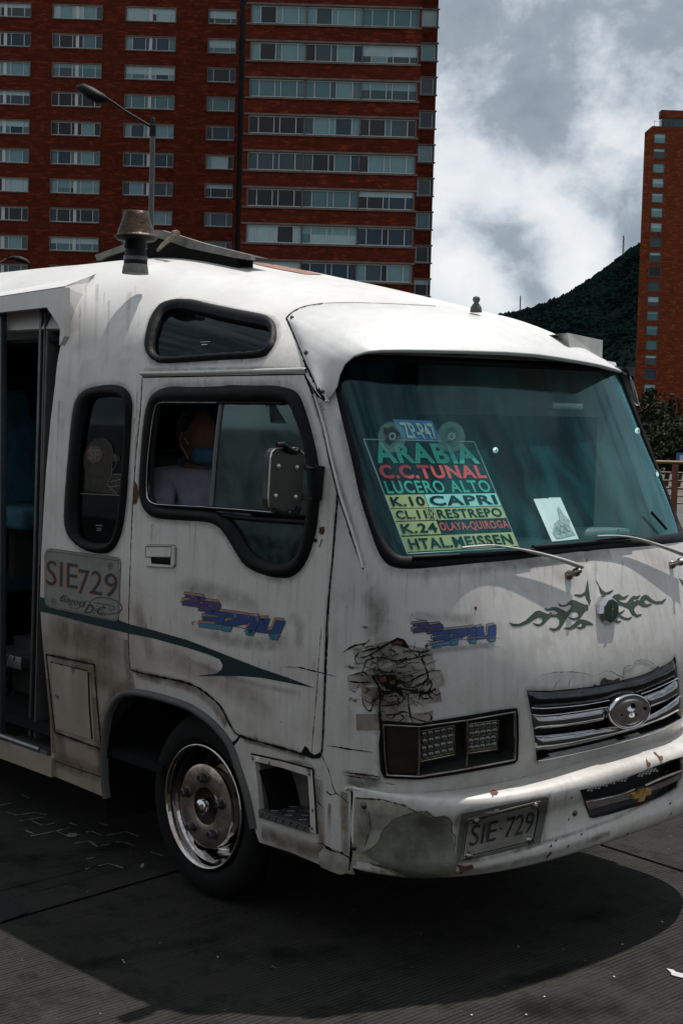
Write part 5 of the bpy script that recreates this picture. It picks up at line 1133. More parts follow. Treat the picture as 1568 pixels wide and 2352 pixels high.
decal(inner(-.018),'grey_print',[[bilin(nq,u,v) for u,v in ((.70,.25),(.78,.2),(.84,.42),(.95,.55),(.88,.70),(.92,.9),(.2,.95),(.15,.80),(.35,.6),(.62,.5))]],simple('print_grey',(.45,.48,.48),.8,var=.6,vs=90),note,.002)
text_on(inner(-.018),'print_lettering','SOL',[bilin(nq,.32,.68),bilin(nq,.78,.62),bilin(nq,.82,.80),bilin(nq,.34,.86)],simple('print_dark',(.26,.27,.27),.8),note,.0035)
for i,(x,y,lb) in enumerate(((740,541,'chip in the glass right of the route board'),(1367,455,'chip in the glass near the upper right corner'),(1460,645,'chip in the glass by the right edge'))):
    c=T(K5,[(x,y)])[0]; o=dome(inner(-.010),c,(6,2),(-2,7),[(1.,.0),(.6,.003),(.2,.004)],'clear_hook',simple('clear_plastic',(.35,.6,.56),.1),None,12); tag(o,lb.replace('chip in the glass','small clear plastic stud on the glass'),'plastic stud','plastic studs on the windshield')
mirr=onax(T(K5,[(965,345),(1140,350)]),0,.78); mb=MB(); mb.bbox((0,0,0),(.012,.11,.018),.008,Matrix.Translation(mirr.mean(0))); mb.build('interior_mirror',simple('inner_mirror',(.20,.26,.25),.3,.4),bus)
# ================================================================== PERSON in the front right seat
SKIN=simple('skin',(.17,.068,.042),.55,var=.15,vs=8); SHIRT=simple('shirt_lilac_grey',(.27,.265,.32),.85,var=.3,vs=8,bump=.3,bs=14); MASK=simple('mask_blue',(.035,.13,.20),.8,bump=.3,bs=60)
def skin_mesh(name,pts,edges,rad,mat,parent,levels=2):
    me=bpy.data.meshes.new(name); me.from_pydata(pts,edges,[]); o=bpy.data.objects.new(name,me); sc.collection.objects.link(o)
    md=o.modifiers.new('s','SKIN'); md.use_smooth_shade=True
    for i,r in enumerate(rad):
        me.skin_vertices[0].data[i].radius=r if hasattr(r,'__len__') else (r,r); me.skin_vertices[0].data[i].use_root=(i==0)
    sb=o.modifiers.new('d','SUBSURF'); sb.levels=sb.render_levels=levels; me.materials.append(mat)
    if parent: o.parent=parent
    return o
hp=onax([(452,1008)],1,-.60)[0]; hx,hy_,hz=hp
X0=hx
SHZ=1.78
per=skin_mesh('person',[(X0-.03,hy_,1.30),(X0-.03,hy_,1.52),(X0-.02,hy_,1.72),(X0-.005,hy_,hz-.14),(X0,hy_,hz-.10),
  (X0-.02,hy_-.17,1.74),(X0+.02,hy_-.23,1.54),(X0+.20,hy_-.19,1.40),(X0+.30,hy_-.12,1.40),
  (X0-.02,hy_+.17,1.74),(X0+.02,hy_+.23,1.54),(X0+.20,hy_+.19,1.40),(X0+.30,hy_+.12,1.40),
  (X0+.06,hy_-.09,1.33),(X0+.50,hy_-.12,1.38),(X0+.60,hy_-.12,.98),(X0+.06,hy_+.09,1.33),(X0+.50,hy_+.12,1.38),(X0+.60,hy_+.12,.98)],
  [(0,1),(1,2),(2,3),(3,4),(2,5),(5,6),(6,7),(7,8),(2,9),(9,10),(10,11),(11,12),(0,13),(13,14),(14,15),(0,16),(16,17),(17,18)],
  [(.15,.11),(.17,.12),(.15,.10),(.058,.058),(.055,.055),(.065,.065),(.052,.052),(.042,.042),(.04,.03),(.065,.065),(.052,.052),(.042,.042),(.04,.03),(.07,.07),(.055,.055),(.045,.045),(.07,.07),(.055,.055),(.045,.045)],SKIN,None)
tag(per,'seated person in a lilac-grey T-shirt and blue face mask at the open side window','person')
def sculpt(name,c,r,mat,par,fn=None,n=3):
    bm=bmesh.new(); bmesh.ops.create_icosphere(bm,subdivisions=n+1,radius=1)
    for q in bm.verts:
        p=q.co.copy(); p=fn(p) if fn else p; q.co=Vector((c[0]+p.x*r[0],c[1]+p.y*r[1],c[2]+p.z*r[2]))
    me=bpy.data.meshes.new(name); bm.to_mesh(me); bm.free(); me.polygons.foreach_set('use_smooth',[True]*len(me.polygons)); me.materials.append(mat)
    o=bpy.data.objects.new(name,me); sc.collection.objects.link(o)
    if par: o.parent=par; o.matrix_parent_inverse=wm(par).inverted()
    return o
def headf(p):
    p=p.copy()
    if p.x>0 and p.z<.15: p.x*=1-.18*max(0,-p.z); p.y*=1-.25*max(0,-p.z)
    p.x+=.20*math.exp(-((p.y/.14)**2)-((p.z+.08)/.16)**2)*(1 if p.x>0 else 0)   # nose
    p.x+=.06*math.exp(-((p.y/.3)**2)-((p.z+.42)/.10)**2)*(1 if p.x>0 else 0)    # lips
    p.x-=.08*(math.exp(-(((abs(p.y)-.36)/.16)**2)-((p.z-.08)/.12)**2))*(1 if p.x>0 else 0) # eye sockets
    p.x+=.05*math.exp(-((p.y/.5)**2)-((p.z-.26)/.10)**2)*(1 if p.x>0 else 0)    # brow
    if p.z<-.55 and p.x>0: p.x+=.08
    return p
sculpt('head',(hx+.01,hy_,hz+.005),(.104,.080,.130),SKIN,per,headf)
sculpt('hair',(hx-.012,hy_,hz+.038),(.098,.082,.108),simple('hair_black',(.012,.010,.009),.8,bump=.6,bs=70),per,lambda p:Vector((min(p.x,.55+.25*p.z) if p.z>-.1 else min(p.x,-.15),p.y,max(p.z,-.55))))
for s in (-1,1):
    sculpt('ear',(hx-.008,hy_+s*.078,hz-.002),(.020,.009,.033),SKIN,per,lambda p:Vector((p.x*(1+.25*p.z),p.y,p.z)),2)
    sculpt('eye',(hx+.085,hy_+s*.028,hz+.012),(.012,.013,.009),simple('eye_white',(.5,.5,.48),.3),per,None,1)
sculpt('face_mask',(hx+.062,hy_,hz-.074),(.054,.070,.046),MASK,per,lambda p:Vector(((abs(p.x)**.75*(1 if p.x>0 else -.3))+.10*math.exp(-(p.y/.25)**2)*(p.x>0),math.copysign(abs(p.y)**.8,p.y),math.copysign(abs(p.z)**.62,p.z)*(1-.12*max(p.x,0))+.04*math.sin(p.z*9)*0)),3)
for s in (-1,1):
    st_=MB(); st_.tube([(hx+.03,hy_+s*.072,hz-.025),(hx+.01,hy_+s*.080,hz+.005),(hx-.012,hy_+s*.083,hz+.028)],.0018,5); st_.tube([(hx+.03,hy_+s*.070,hz-.092),(hx+.01,hy_+s*.078,hz-.055),(hx-.016,hy_+s*.083,hz-.028)],.0018,5); st_.build('mask_loop',simple('loop_white',(.6,.6,.6),.7),per)
sh=skin_mesh('t_shirt',[(X0-.03,hy_,1.28),(X0-.03,hy_,1.52),(X0-.025,hy_,1.73),(X0-.012,hy_,hz-.135),(X0-.02,hy_-.175,1.745),(X0+.01,hy_-.235,1.57),(X0+.04,hy_-.235,1.49),(X0-.02,hy_+.175,1.745),(X0+.01,hy_+.235,1.57),(X0+.04,hy_+.235,1.49)],
  [(0,1),(1,2),(2,3),(2,4),(4,5),(5,6),(2,7),(7,8),(8,9)],[(.175,.135),(.19,.145),(.175,.125),(.075,.075),(.088,.085),(.078,.078),(.075,.075),(.088,.085),(.078,.078),(.075,.075)],SHIRT,per)

jeans=simple('jeans_blue',(.035,.075,.10),.9,var=.35,vs=9,bump=.4,bs=30)
skin_mesh('trousers',[(X0-.02,hy_,1.33),(X0+.10,hy_-.10,1.36),(X0+.52,hy_-.12,1.40),(X0+.60,hy_-.12,1.02),(X0+.10,hy_+.10,1.36),(X0+.52,hy_+.12,1.40),(X0+.60,hy_+.12,1.02)],[(0,1),(1,2),(2,3),(0,4),(4,5),(5,6)],[(.17,.12),(.10,.095),(.082,.08),(.065,.065),(.10,.095),(.082,.08),(.065,.065)],jeans,per)
# ================================================================== ROAD FILM, SMUDGES AND RAIN DRIPS ON THE BODYWORK
def grime_mat(name,col,scale,lo,hi,mx_):
    m_,nt,b=newmat(name); o=nt.nodes['Material Output']; b.inputs['Base Color'].default_value=(*col,1); b.inputs['Roughness'].default_value=.85; b.inputs['Specular IOR Level'].default_value=.1
    at_=N(nt,'ShaderNodeAttribute'); at_.attribute_name='cover'; g=N(nt,'ShaderNodeTexCoord')
    nz=noise(nt,g.outputs['Object'],scale,7,.72,.4); f=mth(nt,'MULTIPLY',mth(nt,'MULTIPLY',at_.outputs['Fac'],rng_(nt,nz,lo,hi)),mx_)
    t_=N(nt,'ShaderNodeBsdfTransparent'); mm=N(nt,'ShaderNodeMixShader'); nt.links.new(f,mm.inputs[0]); nt.links.new(t_.outputs[0],mm.inputs[1]); nt.links.new(b.outputs[0],mm.inputs[2]); nt.links.new(mm.outputs[0],o.inputs[0]); return m_
GB=grime_mat('road_film',(.13,.098,.07),9,.22,.68,.85); GK=grime_mat('black_smudge',(.045,.04,.036),14,.28,.72,.8); GD=grime_mat('rain_drip',(.17,.145,.12),18,.25,.7,.6); GRS=grime_mat('rust_run',(.12,.05,.02),24,.2,.6,.9)
def smear(S,px,width,mat,name,parent,k=1.,off=.0009,closed=False,ends=False,one=False):
    A=S.inv(resample(px,10,closed,True)); n=len(A); P=S.P(A[:,0],A[:,1],1e-5); nr=S.nrm(A[:,0],A[:,1]); K=7; v=[];f=[];al=[]
    for i in range(n):
        j0,j1=((i-1)%n,(i+1)%n) if closed else (max(i-1,0),min(i+1,n-1)); t=P[j1]-P[j0]; t/=max(np.linalg.norm(t),1e-9); b_=np.cross(t,nr[i]); b_/=max(np.linalg.norm(b_),1e-9)
        for q in range(K):
            u=q/(K-1)*2-1; v.append(P[i]+b_*u*width*.5+nr[i]*off)
            a_=(1-u*u)**1.3; a_*= (min(1,i/(n*.2+1e-6))*min(1,(n-1-i)/(n*.2+1e-6)) if (ends and not closed) else 1); a_*= ((1-i/max(n-1,1))**1.2 if one else 1); al.append(a_*k)
    for i in range(n if closed else n-1):
        j=(i+1)%n
        for q in range(K-1): f.append((i*K+q,j*K+q,j*K+q+1,i*K+q+1))
    o=mesh(name,v,f,mat,parent,True); at_=o.data.attributes.new('cover','FLOAT','POINT'); at_.data.foreach_set('value',al); return o
def join_grime(name,parent,kind='stuff'):
    obs=_gr[:]; _gr.clear(); V=[];F=[];al=[]
    for o in obs:
        n0=len(V); V+=[tuple(q.co) for q in o.data.vertices]; F+=[tuple(i+n0 for i in p.vertices) for p in o.data.polygons]; al+=[d.value for d in o.data.attributes['cover'].data]
    mt=obs[0].data.materials[0]
    for o in obs: bpy.data.objects.remove(o)
    r=mesh(name,V,F,mt,parent,True); a_=r.data.attributes.new('cover','FLOAT','POINT'); a_.data.foreach_set('value',al); r['kind']=kind; return r
_gr=[]
def sm_(S,px,w_,mat,k=1.,**kw): _gr.append(smear(S,px,w_,mat,'tmp',None,k,**kw))
# brown film along the arch, the sill and behind the wheel
sm_(SIDE,[(236,1790),(236,1700),(245,1640),(270,1590),(310,1575)],.10,GB,.9); sm_(SIDE,[(115,1520),(150,1530),(200,1545),(280,1570)],.16,GB,.8,ends=True); sm_(SIDE,[(108,1440),(160,1450),(220,1470),(285,1490)],.20,GB,.85,ends=True); sm_(SIDE,[(125,1745),(180,1763),(236,1783)],.10,GB,.9); sm_(SIDE,[(130,1660),(140,1720),(150,1760)],.12,GB,.8); sm_(SIDE,[(215,1600),(225,1700),(236,1770)],.10,GB,.8)
sm_(SIDE,[(110,1560),(118,1640),(124,1730)],.05,GB,1.); sm_(SIDE,[(160,1600),(185,1660),(200,1700)],.16,GB,.6,ends=True); sm_(SIDE,[(290,1470),(292,1530),(300,1560)],.06,GB,.8)
join_grime('road_film',bus)
sm_(FRONT,[(312,1545),(350,1558),(430,1578),(480,1612),(520,1665)],.05,GB,.9); sm_(FRONT,[(600,1915),(670,1940),(740,1965),(800,1985)],.09,GB,1.); sm_(FRONT,[(560,1700),(620,1715),(700,1740)],.03,GB,.8); sm_(FRONT,[(730,1790),(735,1880),(740,1960)],.06,GB,.8); sm_(FRONT,[(790,1820),(792,1900),(794,1980)],.05,GB,.9)
sm_(FRONT,[(340,1500),(420,1520),(520,1570),(640,1640)],.14,GB,.45,ends=True); sm_(FRONT,[(310,1380),(330,1450),(350,1520)],.10,GB,.5,ends=True)
join_grime('road_film',bus)
# black smudges round rubbers, lamps, gaps and the airbrushed numbers
for l in (CLER_O,PORT_O): sm_(SIDE,l,.05,GK,.55,closed=True)
sm_(FRONT,DOOR_WO,.055,GK,.55,closed=True)
sm_(FRONT,DOOR_F[1:],.030,GK,.7); sm_(FRONT,DOOR_B,.035,GK,.7); sm_(FRONT,HL,.04,GK,.55,closed=True); sm_(FRONT,GR,.035,GK,.45,closed=True); sm_(FRONT,GAP[1:],.05,GK,.7)
sm_(FRONT,[(785,960),(810,1060),(845,1180),(870,1260),(920,1310),(1050,1305),(1200,1292),(1400,1270)],.07,GK,.5); sm_(FRONT,[(735,925),(760,1040),(800,1180),(835,1300)],.03,GK,.6)
sm_(FRONT,[(395,1360),(440,1350),(520,1370),(600,1395)],.10,GK,.55,ends=True); sm_(FRONT,[(440,1445),(520,1468),(600,1480),(670,1470)],.07,GK,.6,ends=True); sm_(FRONT,[(660,1410),(690,1440),(680,1490)],.08,GK,.4,ends=True)
sm_(FRONT,[(845,1350),(870,1420),(850,1480)],.12,GK,.55,ends=True); sm_(FRONT,[(930,1420),(1000,1415),(1100,1425)],.05,GK,.4,ends=True); sm_(FRONT,[(960,1500),(1050,1490),(1140,1480)],.03,GK,.6,ends=True)
sm_(FRONT,[(790,1790),(830,1800),(880,1800)],.05,GK,.9,ends=True); sm_(FRONT,[(785,1770),(840,1785),(880,1795)],.02,GK,1.,ends=True); sm_(FRONT,[(400,1500),(500,1545),(600,1575),(700,1595)],.03,GK,.5,ends=True)
sm_(FRONT,T(K7w,[(1160,590),(1300,618),(1440,655),(1458,940)]),.03,GK,.8); sm_(FRONT,T(K4b,[(200,300),(400,420),(400,600),(300,780)]),.22,GK,.60,ends=True,off=.0052); sm_(FRONT,T(K4b,[(120,380),(260,470),(420,520),(600,500)]),.10,GK,.7,ends=True,off=.0054); sm_(FRONT,T(K4b,[(280,560),(290,700),(310,820)]),.06,GK,.8,off=.0054)
join_grime('black_smudges',bus)
sm_(SIDE,[(100,1280),(180,1285),(280,1300)],.03,GK,.4); sm_(SIDE,HO+[HO[0]],.03,GK,.6); sm_(SIDE,[(150,775),(152,720),(175,680),(215,635)],.03,GK,.6); sm_(SIDE,[(290,610),(312,622),(335,606)],.05,GK,.7); sm_(SIDE,[(326,868),(320,960),(310,1060),(302,1200)],.02,GK,.6); sm_(SIDE,[(330,850),(450,848),(600,846),(700,846)],.025,GK,.6)
join_grime('black_smudges',bus)
sm_(BUMP,[(830,2000),(900,2012),(1000,2012),(1120,1995),(1250,1965),(1400,1915)],.035,GK,.8); sm_(BUMP,[(900,1975),(1100,1975),(1250,1935),(1400,1885),(1500,1835)],.02,GK,.6); sm_(BUMP,PR,.03,GK,.6,closed=True); sm_(BUMP,[(820,1840),(816,1920),(814,1990)],.03,GK,.7); sm_(BUMP,BG,.02,GK,.4,closed=True)
sm_(BUMP,[(860,1870),(960,1885),(1040,1880)],.03,GK,.4,ends=True)
sm_(BUMP,T(K6,[(240,1400),(400,1450),(600,1465)]),.04,GK,.8,ends=True,off=.0042); sm_(BUMP,T(K6,[(190,1150),(230,1230),(200,1330)]),.05,GK,.5,ends=True,off=.0042); sm_(BUMP,T(K6,[(420,1200),(520,1260),(560,1380)]),.10,GK,.45,ends=True,off=.0042)
join_grime('black_smudges',bumper)
for (x,y) in ((1290,1770),(1210,1795),(1390,1745),(1480,1720),(1130,1810)): sm_(BUMP,[(x,y+8),(x+30,y),(x+60,y-9)],.018,GK,.35,ends=True)
join_grime('lip_scuffs',bumper)
# rain drips: start px, length, width
def drips(S,spots,mat,name,parent,k=1.):
    for x,y,L,w_ in spots:
        if k<=1 and random.random()<.35: continue
        x+=random.uniform(-9,9); L*=random.uniform(.5,1.2); w_*=random.choice([.7,1.,1.6,2.4])
        sm_(S,[(x,y),(x-.02*L+random.uniform(-1,1),y+L*.5),(x-.03*L,y+L)],w_,mat,k*random.uniform(.6,1.),one=True,off=.0011)
    join_grime(name,parent)
sp_=[(x,872+random.uniform(-3,3),random.uniform(8,26),random.uniform(.004,.012)) for x in range(340,690,17)]
drips(FRONT,sp_,GD,'rain_drips',door)
sp_=[(x,1205+.0*x+random.uniform(-3,6),random.uniform(30,160),random.uniform(.005,.016)) for x in range(345,470,14)]+[(x,1330,random.uniform(30,180),random.uniform(.005,.014)) for x in range(600,700,16)]+[(x,1412+random.uniform(0,20),random.uniform(40,150),random.uniform(.004,.012)) for x in range(310,420,18)]+[(x,1500+random.uniform(-10,40),random.uniform(40,140),random.uniform(.004,.014)) for x in range(440,720,23)]
drips(FRONT,sp_,GD,'rain_drips',door,.75)
sp_=[(x,640+abs(x-250)*.2+random.uniform(0,60),random.uniform(80,260),random.uniform(.006,.018)) for x in range(180,330,11)]+[(x,820+random.uniform(0,6),random.uniform(14,32),random.uniform(.004,.01)) for x in range(345,620,15)]+[(x,1278,random.uniform(60,200),random.uniform(.006,.018)) for x in range(120,270,16)]+[(x,1440+random.uniform(0,40),random.uniform(60,200),random.uniform(.006,.02)) for x in range(105,290,13)]+[(x,920,random.uniform(100,280),random.uniform(.006,.014)) for x in range(125,160,9)]
drips(SIDE,sp_,GD,'rain_drips',bus,.8)
sp_=[(x,1312-.045*(x-920)+random.uniform(-2,4),random.uniform(30,170),random.uniform(.005,.014)) for x in range(800,1560,26)]+[(x,1600+random.uniform(0,60),random.uniform(60,150),random.uniform(.006,.018)) for x in range(745,860,17)]+[(x,1300+random.uniform(0,200),random.uniform(100,260),random.uniform(.006,.018)) for x in range(775,860,14)]+[(x,1850,random.uniform(50,120),random.uniform(.006,.014)) for x in range(735,800,13)]
drips(FRONT,sp_,GD,'rain_drips',bus,.6)
sp_=[(x,1880-.23*(x-1040)*(x>1040)+random.uniform(-6,6),random.uniform(30,110),random.uniform(.004,.014)) for x in range(840,1560,29)]
drips(BUMP,sp_,GD,'rain_drips',bumper,.8)
drips(BUMP,[(1048,1965,45,.012),(1056,1968,30,.008),(820,1835,50,.008),(835,1850,40,.006),(1130,1838,30,.006),(1462,1740,30,.008),(880,2000,20,.02),(950,2008,18,.03),(850,1995,20,.02)],GRS,'rust_runs',bumper)
drips(FRONT,[(806,1842,40,.012),(755,1846,60,.014),(760,1800,40,.006),(736,1985,25,.02),(304,960,60,.006),(311,900,80,.005)],GRS,'rust_runs',bus)
drips(SIDE,[(318,900,90,.006),(306,1000,60,.008),(160,1745,40,.02),(196,1760,30,.016),(120,1745,60,.014)],GRS,'rust_runs',bus)
sc.render.engine='CYCLES'; sc.cycles.transparent_max_bounces=24
# ================================================================== GROUND
CON,nt,b=newmat('road_concrete'); g=N(nt,'ShaderNodeTexCoord').outputs['Object']
sx=N(nt,'ShaderNodeSeparateXYZ'); nt.links.new(g,sx.inputs[0])
mpn=N(nt,'ShaderNodeMapping'); mpn.inputs['Scale'].default_value=(1,.03,1); nt.links.new(g,mpn.inputs[0])
wob=noise(nt,g,1.3,3,.5); wv=N(nt,'ShaderNodeTexWave',wave_type='BANDS',bands_direction='X',wave_profile='SIN'); wv.inputs['Scale'].default_value=1.
xx=mth(nt,'ADD',sx.outputs[0],mth(nt,'MULTIPLY',wob,.012)); cb=N(nt,'ShaderNodeCombineXYZ'); nt.links.new(xx,cb.inputs[0])
ph=mth(nt,'MULTIPLY',xx,2*PI/.021); sn=mth(nt,'SINE',ph); gv=rng_(nt,sn,.45,.95)   # tining grooves
wear=rng_(nt,noise(nt,g,1.1,5,.6),.30,.52); gbr=noise(nt,mpn.outputs[0],40,3,.6); gro=mth(nt,'MULTIPLY',mth(nt,'MULTIPLY',gv,wear),rng_(nt,gbr,.35,.6,.35,1.))
fine=noise(nt,g,95,4,.7); agg=noise(nt,g,260,2,.6); big=noise(nt,g,.55,6,.6)
c=mixc(nt,rng_(nt,big,.35,.65),(.030,.028,.0255),(.016,.015,.014)); c=mixc(nt,rng_(nt,fine,.35,.75),c,(.040,.038,.035)); c=mixc(nt,mth(nt,'MULTIPLY',rng_(nt,noise(nt,g,5,7,.75),.50,.62),.8),c,(.014,.014,.013))
c=mixc(nt,rng_(nt,agg,.70,.74),c,(.11,.105,.095)); c=mixc(nt,mth(nt,'MULTIPLY',gro,.9),c,(.006,.006,.006))
nt.links.new(c,b.inputs['Base Color']); b.inputs['Roughness'].default_value=.9; b.inputs['Specular IOR Level'].default_value=.06
bp=N(nt,'ShaderNodeBump'); bp.inputs['Strength'].default_value=.8; bp.inputs['Distance'].default_value=.006
hh=mth(nt,'SUBTRACT',mth(nt,'MULTIPLY',fine,.5),gro); nt.links.new(hh,bp.inputs['Height']); nt.links.new(bp.outputs[0],b.inputs['Normal'])
G0=simple('ground_far',(.05,.05,.045),.9,var=.3,vs=.2)
g_=mesh('ground',[(-3000,-3000,-.03),(3000,-3000,-.03),(3000,3000,-.03),(-3000,3000,-.03)],[(0,1,2,3)],G0); tag(g_,kind='structure')
road=mesh('road',[(-40,-14,0),(40,-14,0),(40,22,0),(-40,22,0)],[(0,1,2,3)],CON); tag(road,kind='structure')
# slab joints
jm=simple('joint_tar',(.003,.003,.003),.95,spec=0)
def gline(name,p,q_,w,mt,z=.004,par=None,kind=None):
    p=np.array(p[:2]);q_=np.array(q_[:2]); t=(q_-p)/np.linalg.norm(q_-p); n_=np.array([-t[1],t[0]])*w/2; K=24; v=[];f=[]
    for i in range(K+1):
        c_=p+(q_-p)*i/K+n_*0; jj=1+.3*random.uniform(-1,1); v+=[(*(c_+n_*jj),z),(*(c_-n_*jj),z)]
    f=[(2*i,2*i+1,2*i+3,2*i+2) for i in range(K)]
    return mesh(name,v,f,mt,par)
gp=lambda *px:[tuple(x) for x in onax(list(px),2,0)]
a,b_=gp((0,2122),(372,2013)); d=np.array(b_)-np.array(a); d=d/np.linalg.norm(d)
gline('slab_joint',np.array(a)-d*6,np.array(a)+d*20,.012,jm,.004,road)
a2,b2=gp((1395,1947),(1568,2003)); e_=np.array(b2)-np.array(a2); e_/=np.linalg.norm(e_)
gline('slab_joint',np.array(a2)-e_*10,np.array(a2)+e_*12,.016,jm,.004,road)
a3,b3=gp((0,2048),(260,1985)); 
gline('road_crack',np.array(a3),np.array(b3),.004,jm,.004,road); a3,b3=gp((40,2062),(300,1992)); gline('road_crack',a3,b3,.003,jm,.004,road)
# worn thin painted zigzag marks
wp=simple('worn_white_paint',(.17,.17,.16),.8,var=.9,vs=30,dirt=(.04,.04,.04))
wl=[[(260,575),(350,613),(450,592)],[(250,700),(360,680),(460,658),(555,700),(620,690)],[(460,658),(570,630)],[(610,760),(730,740),(800,788),(905,762)],[(710,668),(750,658),(840,700),(960,680),(1030,662),(1135,703)],[(950,750),(1000,745),(1105,780)],[(805,945),(890,925),(1010,962)],[(50,500),(130,528),(290,508),(385,525)],[(160,575),(360,545)],[(710,890),(780,875)],[(0,445),(95,430)],[(170,355),(240,388)],[(700,972),(740,963)],[(560,590),(630,610)],[(1235,828),(1335,862)],[(215,655),(280,685)],[(800,585),(885,615)]]
mk=[]
for l in wl:
    P=onax(resample(T(KG,l),14,False),2,.0045); v=[];f=[]
    for i,p in enumerate(P):
        t=P[min(i+1,len(P)-1)]-P[max(i-1,0)]; t/=np.linalg.norm(t); n_=np.array([-t[1],t[0],0])*.0055*random.uniform(.4,1.3); v+=[p+n_,p-n_]
    f=[(2*i,2*i+1,2*i+3,2*i+2) for i in range(len(P)-1)]; mesh('painted_mark',v,f,wp,road)
def blot(name,px,mt,z=.0048,smooth=True):
    P=onax(resample(px,5,True,smooth),2,z); mesh(name,P,[tuple(range(len(P)))],mt,road)
blot('painted_mark',T(KG,[(545,690),(580,675),(635,682),(625,700),(560,710)]),wp); blot('painted_mark',T(KG,[(1148,940),(1180,925),(1175,960),(1160,965)]),wp)
blot('paint_patch',[(1530,2225),(1545,2228),(1552,2233),(1600,2245),(1600,2256),(1568,2247),(1552,2243),(1542,2240),(1540,2234)],simple('white_road_paint',(.40,.40,.39),.8,var=.2),smooth=False)
blot('tar_patch',[(-30,2052),(10,2060),(25,2070),(45,2078),(62,2095),(45,2103),(20,2112),(-30,2122)],simple('tar',(.008,.012,.014),.4,var=.5,vs=30),.006)
for px in ((1429,2170),(1410,2244),(1520,2118),(1190,2175),(1083,2332),(1208,2331),(282,2206),(285,2211),(500,2199),(1250,2290)): blot('litter_fleck',[(px[0]-3,px[1]),(px[0],px[1]-2),(px[0]+3,px[1]+1)],simple('fleck',(.5,.48,.42),.8),.006,False)
GPL=PlaneS((0,0,0),(1,0,0),(0,1,0)); GO=grime_mat('oil_stain',(.006,.006,.006),5,.35,.62,.8)
GT=grime_mat('pale_dust',(.07,.066,.06),7,.4,.7,.5)
for l,w_,k in (([(1050,2290),(1200,2255),(1400,2200)],.12,.6),([(150,2230),(330,2190),(520,2150)],.10,.7),([(600,2200),(700,2190),(820,2185)],.22,.8),([(1180,2330),(1300,2310),(1420,2290)],.3,.6),([(80,2310),(220,2290)],.25,.5),([(20,1980),(180,1960),(320,1940)],.2,.8),([(1300,2120),(1420,2090)],.2,.8),([(40,2250),(90,2240)],.1,.7)): _gr.append(smear(GPL,l,w_,GO,'tmp',None,k,off=.005,ends=True))
join_grime('oil_stains',road)
for l,w_ in (([(900,2345),(1150,2290),(1450,2230)],.16),([(0,2330),(160,2340)],.3),([(1480,2330),(1560,2300)],.3)): _gr.append(smear(GPL,l,w_,GT,'tmp',None,.9,off=.0055,ends=True))
join_grime('dust_patches',road)
fl=MB()
for k in range(170):
    x_,y_=random.uniform(-1.8,2.6),random.uniform(-2.6,1.6); r_=random.uniform(.0015,.005); a_=random.random()*6.28
    fl.add([(x_+r_*math.cos(a_+t)*random.uniform(.6,1.3),y_+r_*math.sin(a_+t)*random.uniform(.6,1.3),.0052) for t in (0,1.3,2.6,3.9,5.2)],[(0,1,2,3,4)])
tag(fl.build('grit',simple('grit_pale',(.16,.15,.13),.9,var=.6,vs=3),road),kind='stuff')
# ================================================================== BRICK TOWERS
def brick(name,c1,c2,mort,sc_=1.,rowh=.09,bw=.28):
    m_,nt,b=newmat(name); g=N(nt,'ShaderNodeTexCoord').outputs['Object']; s=N(nt,'ShaderNodeSeparateXYZ'); nt.links.new(g,s.inputs[0])
    cb=N(nt,'ShaderNodeCombineXYZ'); nt.links.new(mth(nt,'ADD',s.outputs[0],s.outputs[1]),cb.inputs[0]); nt.links.new(s.outputs[2],cb.inputs[1])
    bt_=N(nt,'ShaderNodeTexBrick'); bt_.inputs['Scale'].default_value=sc_; bt_.inputs['Brick Width'].default_value=bw; bt_.inputs['Row Height'].default_value=rowh; bt_.inputs['Mortar Size'].default_value=.012
    bt_.inputs['Color1'].default_value=(*c1,1); bt_.inputs['Color2'].default_value=(*c2,1); bt_.inputs['Mortar'].default_value=(*mort,1); nt.links.new(cb.outputs[0],bt_.inputs[0])
    mpp=N(nt,'ShaderNodeMapping'); mpp.inputs['Scale'].default_value=(.7,.7,2.6); nt.links.new(g,mpp.inputs[0])
    c=mixc(nt,rng_(nt,noise(nt,mpp.outputs[0],.55,9,.85),.42,.60),bt_.outputs[0],tuple(x*.38 for x in c1)); c=mixc(nt,mth(nt,'MULTIPLY',rng_(nt,noise(nt,mpp.outputs[0],1.1,8,.85),.50,.64),.8),c,tuple(min(1,x*3.4) for x in c2))
    nt.links.new(c,b.inputs['Base Color']); b.inputs['Roughness'].default_value=.9; b.inputs['Specular IOR Level'].default_value=.1; return m_
BR=brick('dark_red_brick',(.125,.021,.0085),(.085,.015,.007),(.035,.013,.010)); BR2=brick('orange_brick',(.16,.036,.014),(.13,.030,.012),(.10,.026,.012),rowh=.16)
CONC=simple('concrete_trim',(.12,.10,.085),.8,var=.3,vs=1.); WF=simple('window_frame_white',(.48,.48,.47),.5); WFD=simple('window_frame_dark',(.05,.05,.05),.5)
def pane(name,c,rough=.12,tint=(0,0,0)): return simple(name,c,rough,0.,.3,var=.18,vs=.6)
PAN=[pane('pane_curtain',(.14,.26,.28)),pane('pane_blind',(.30,.42,.44)),pane('pane_teal',(.065,.15,.17)),pane('pane_blue',(.006,.030,.055)),pane('pane_dark',(.005,.008,.010)),pane('pane_mid',(.032,.06,.07))]
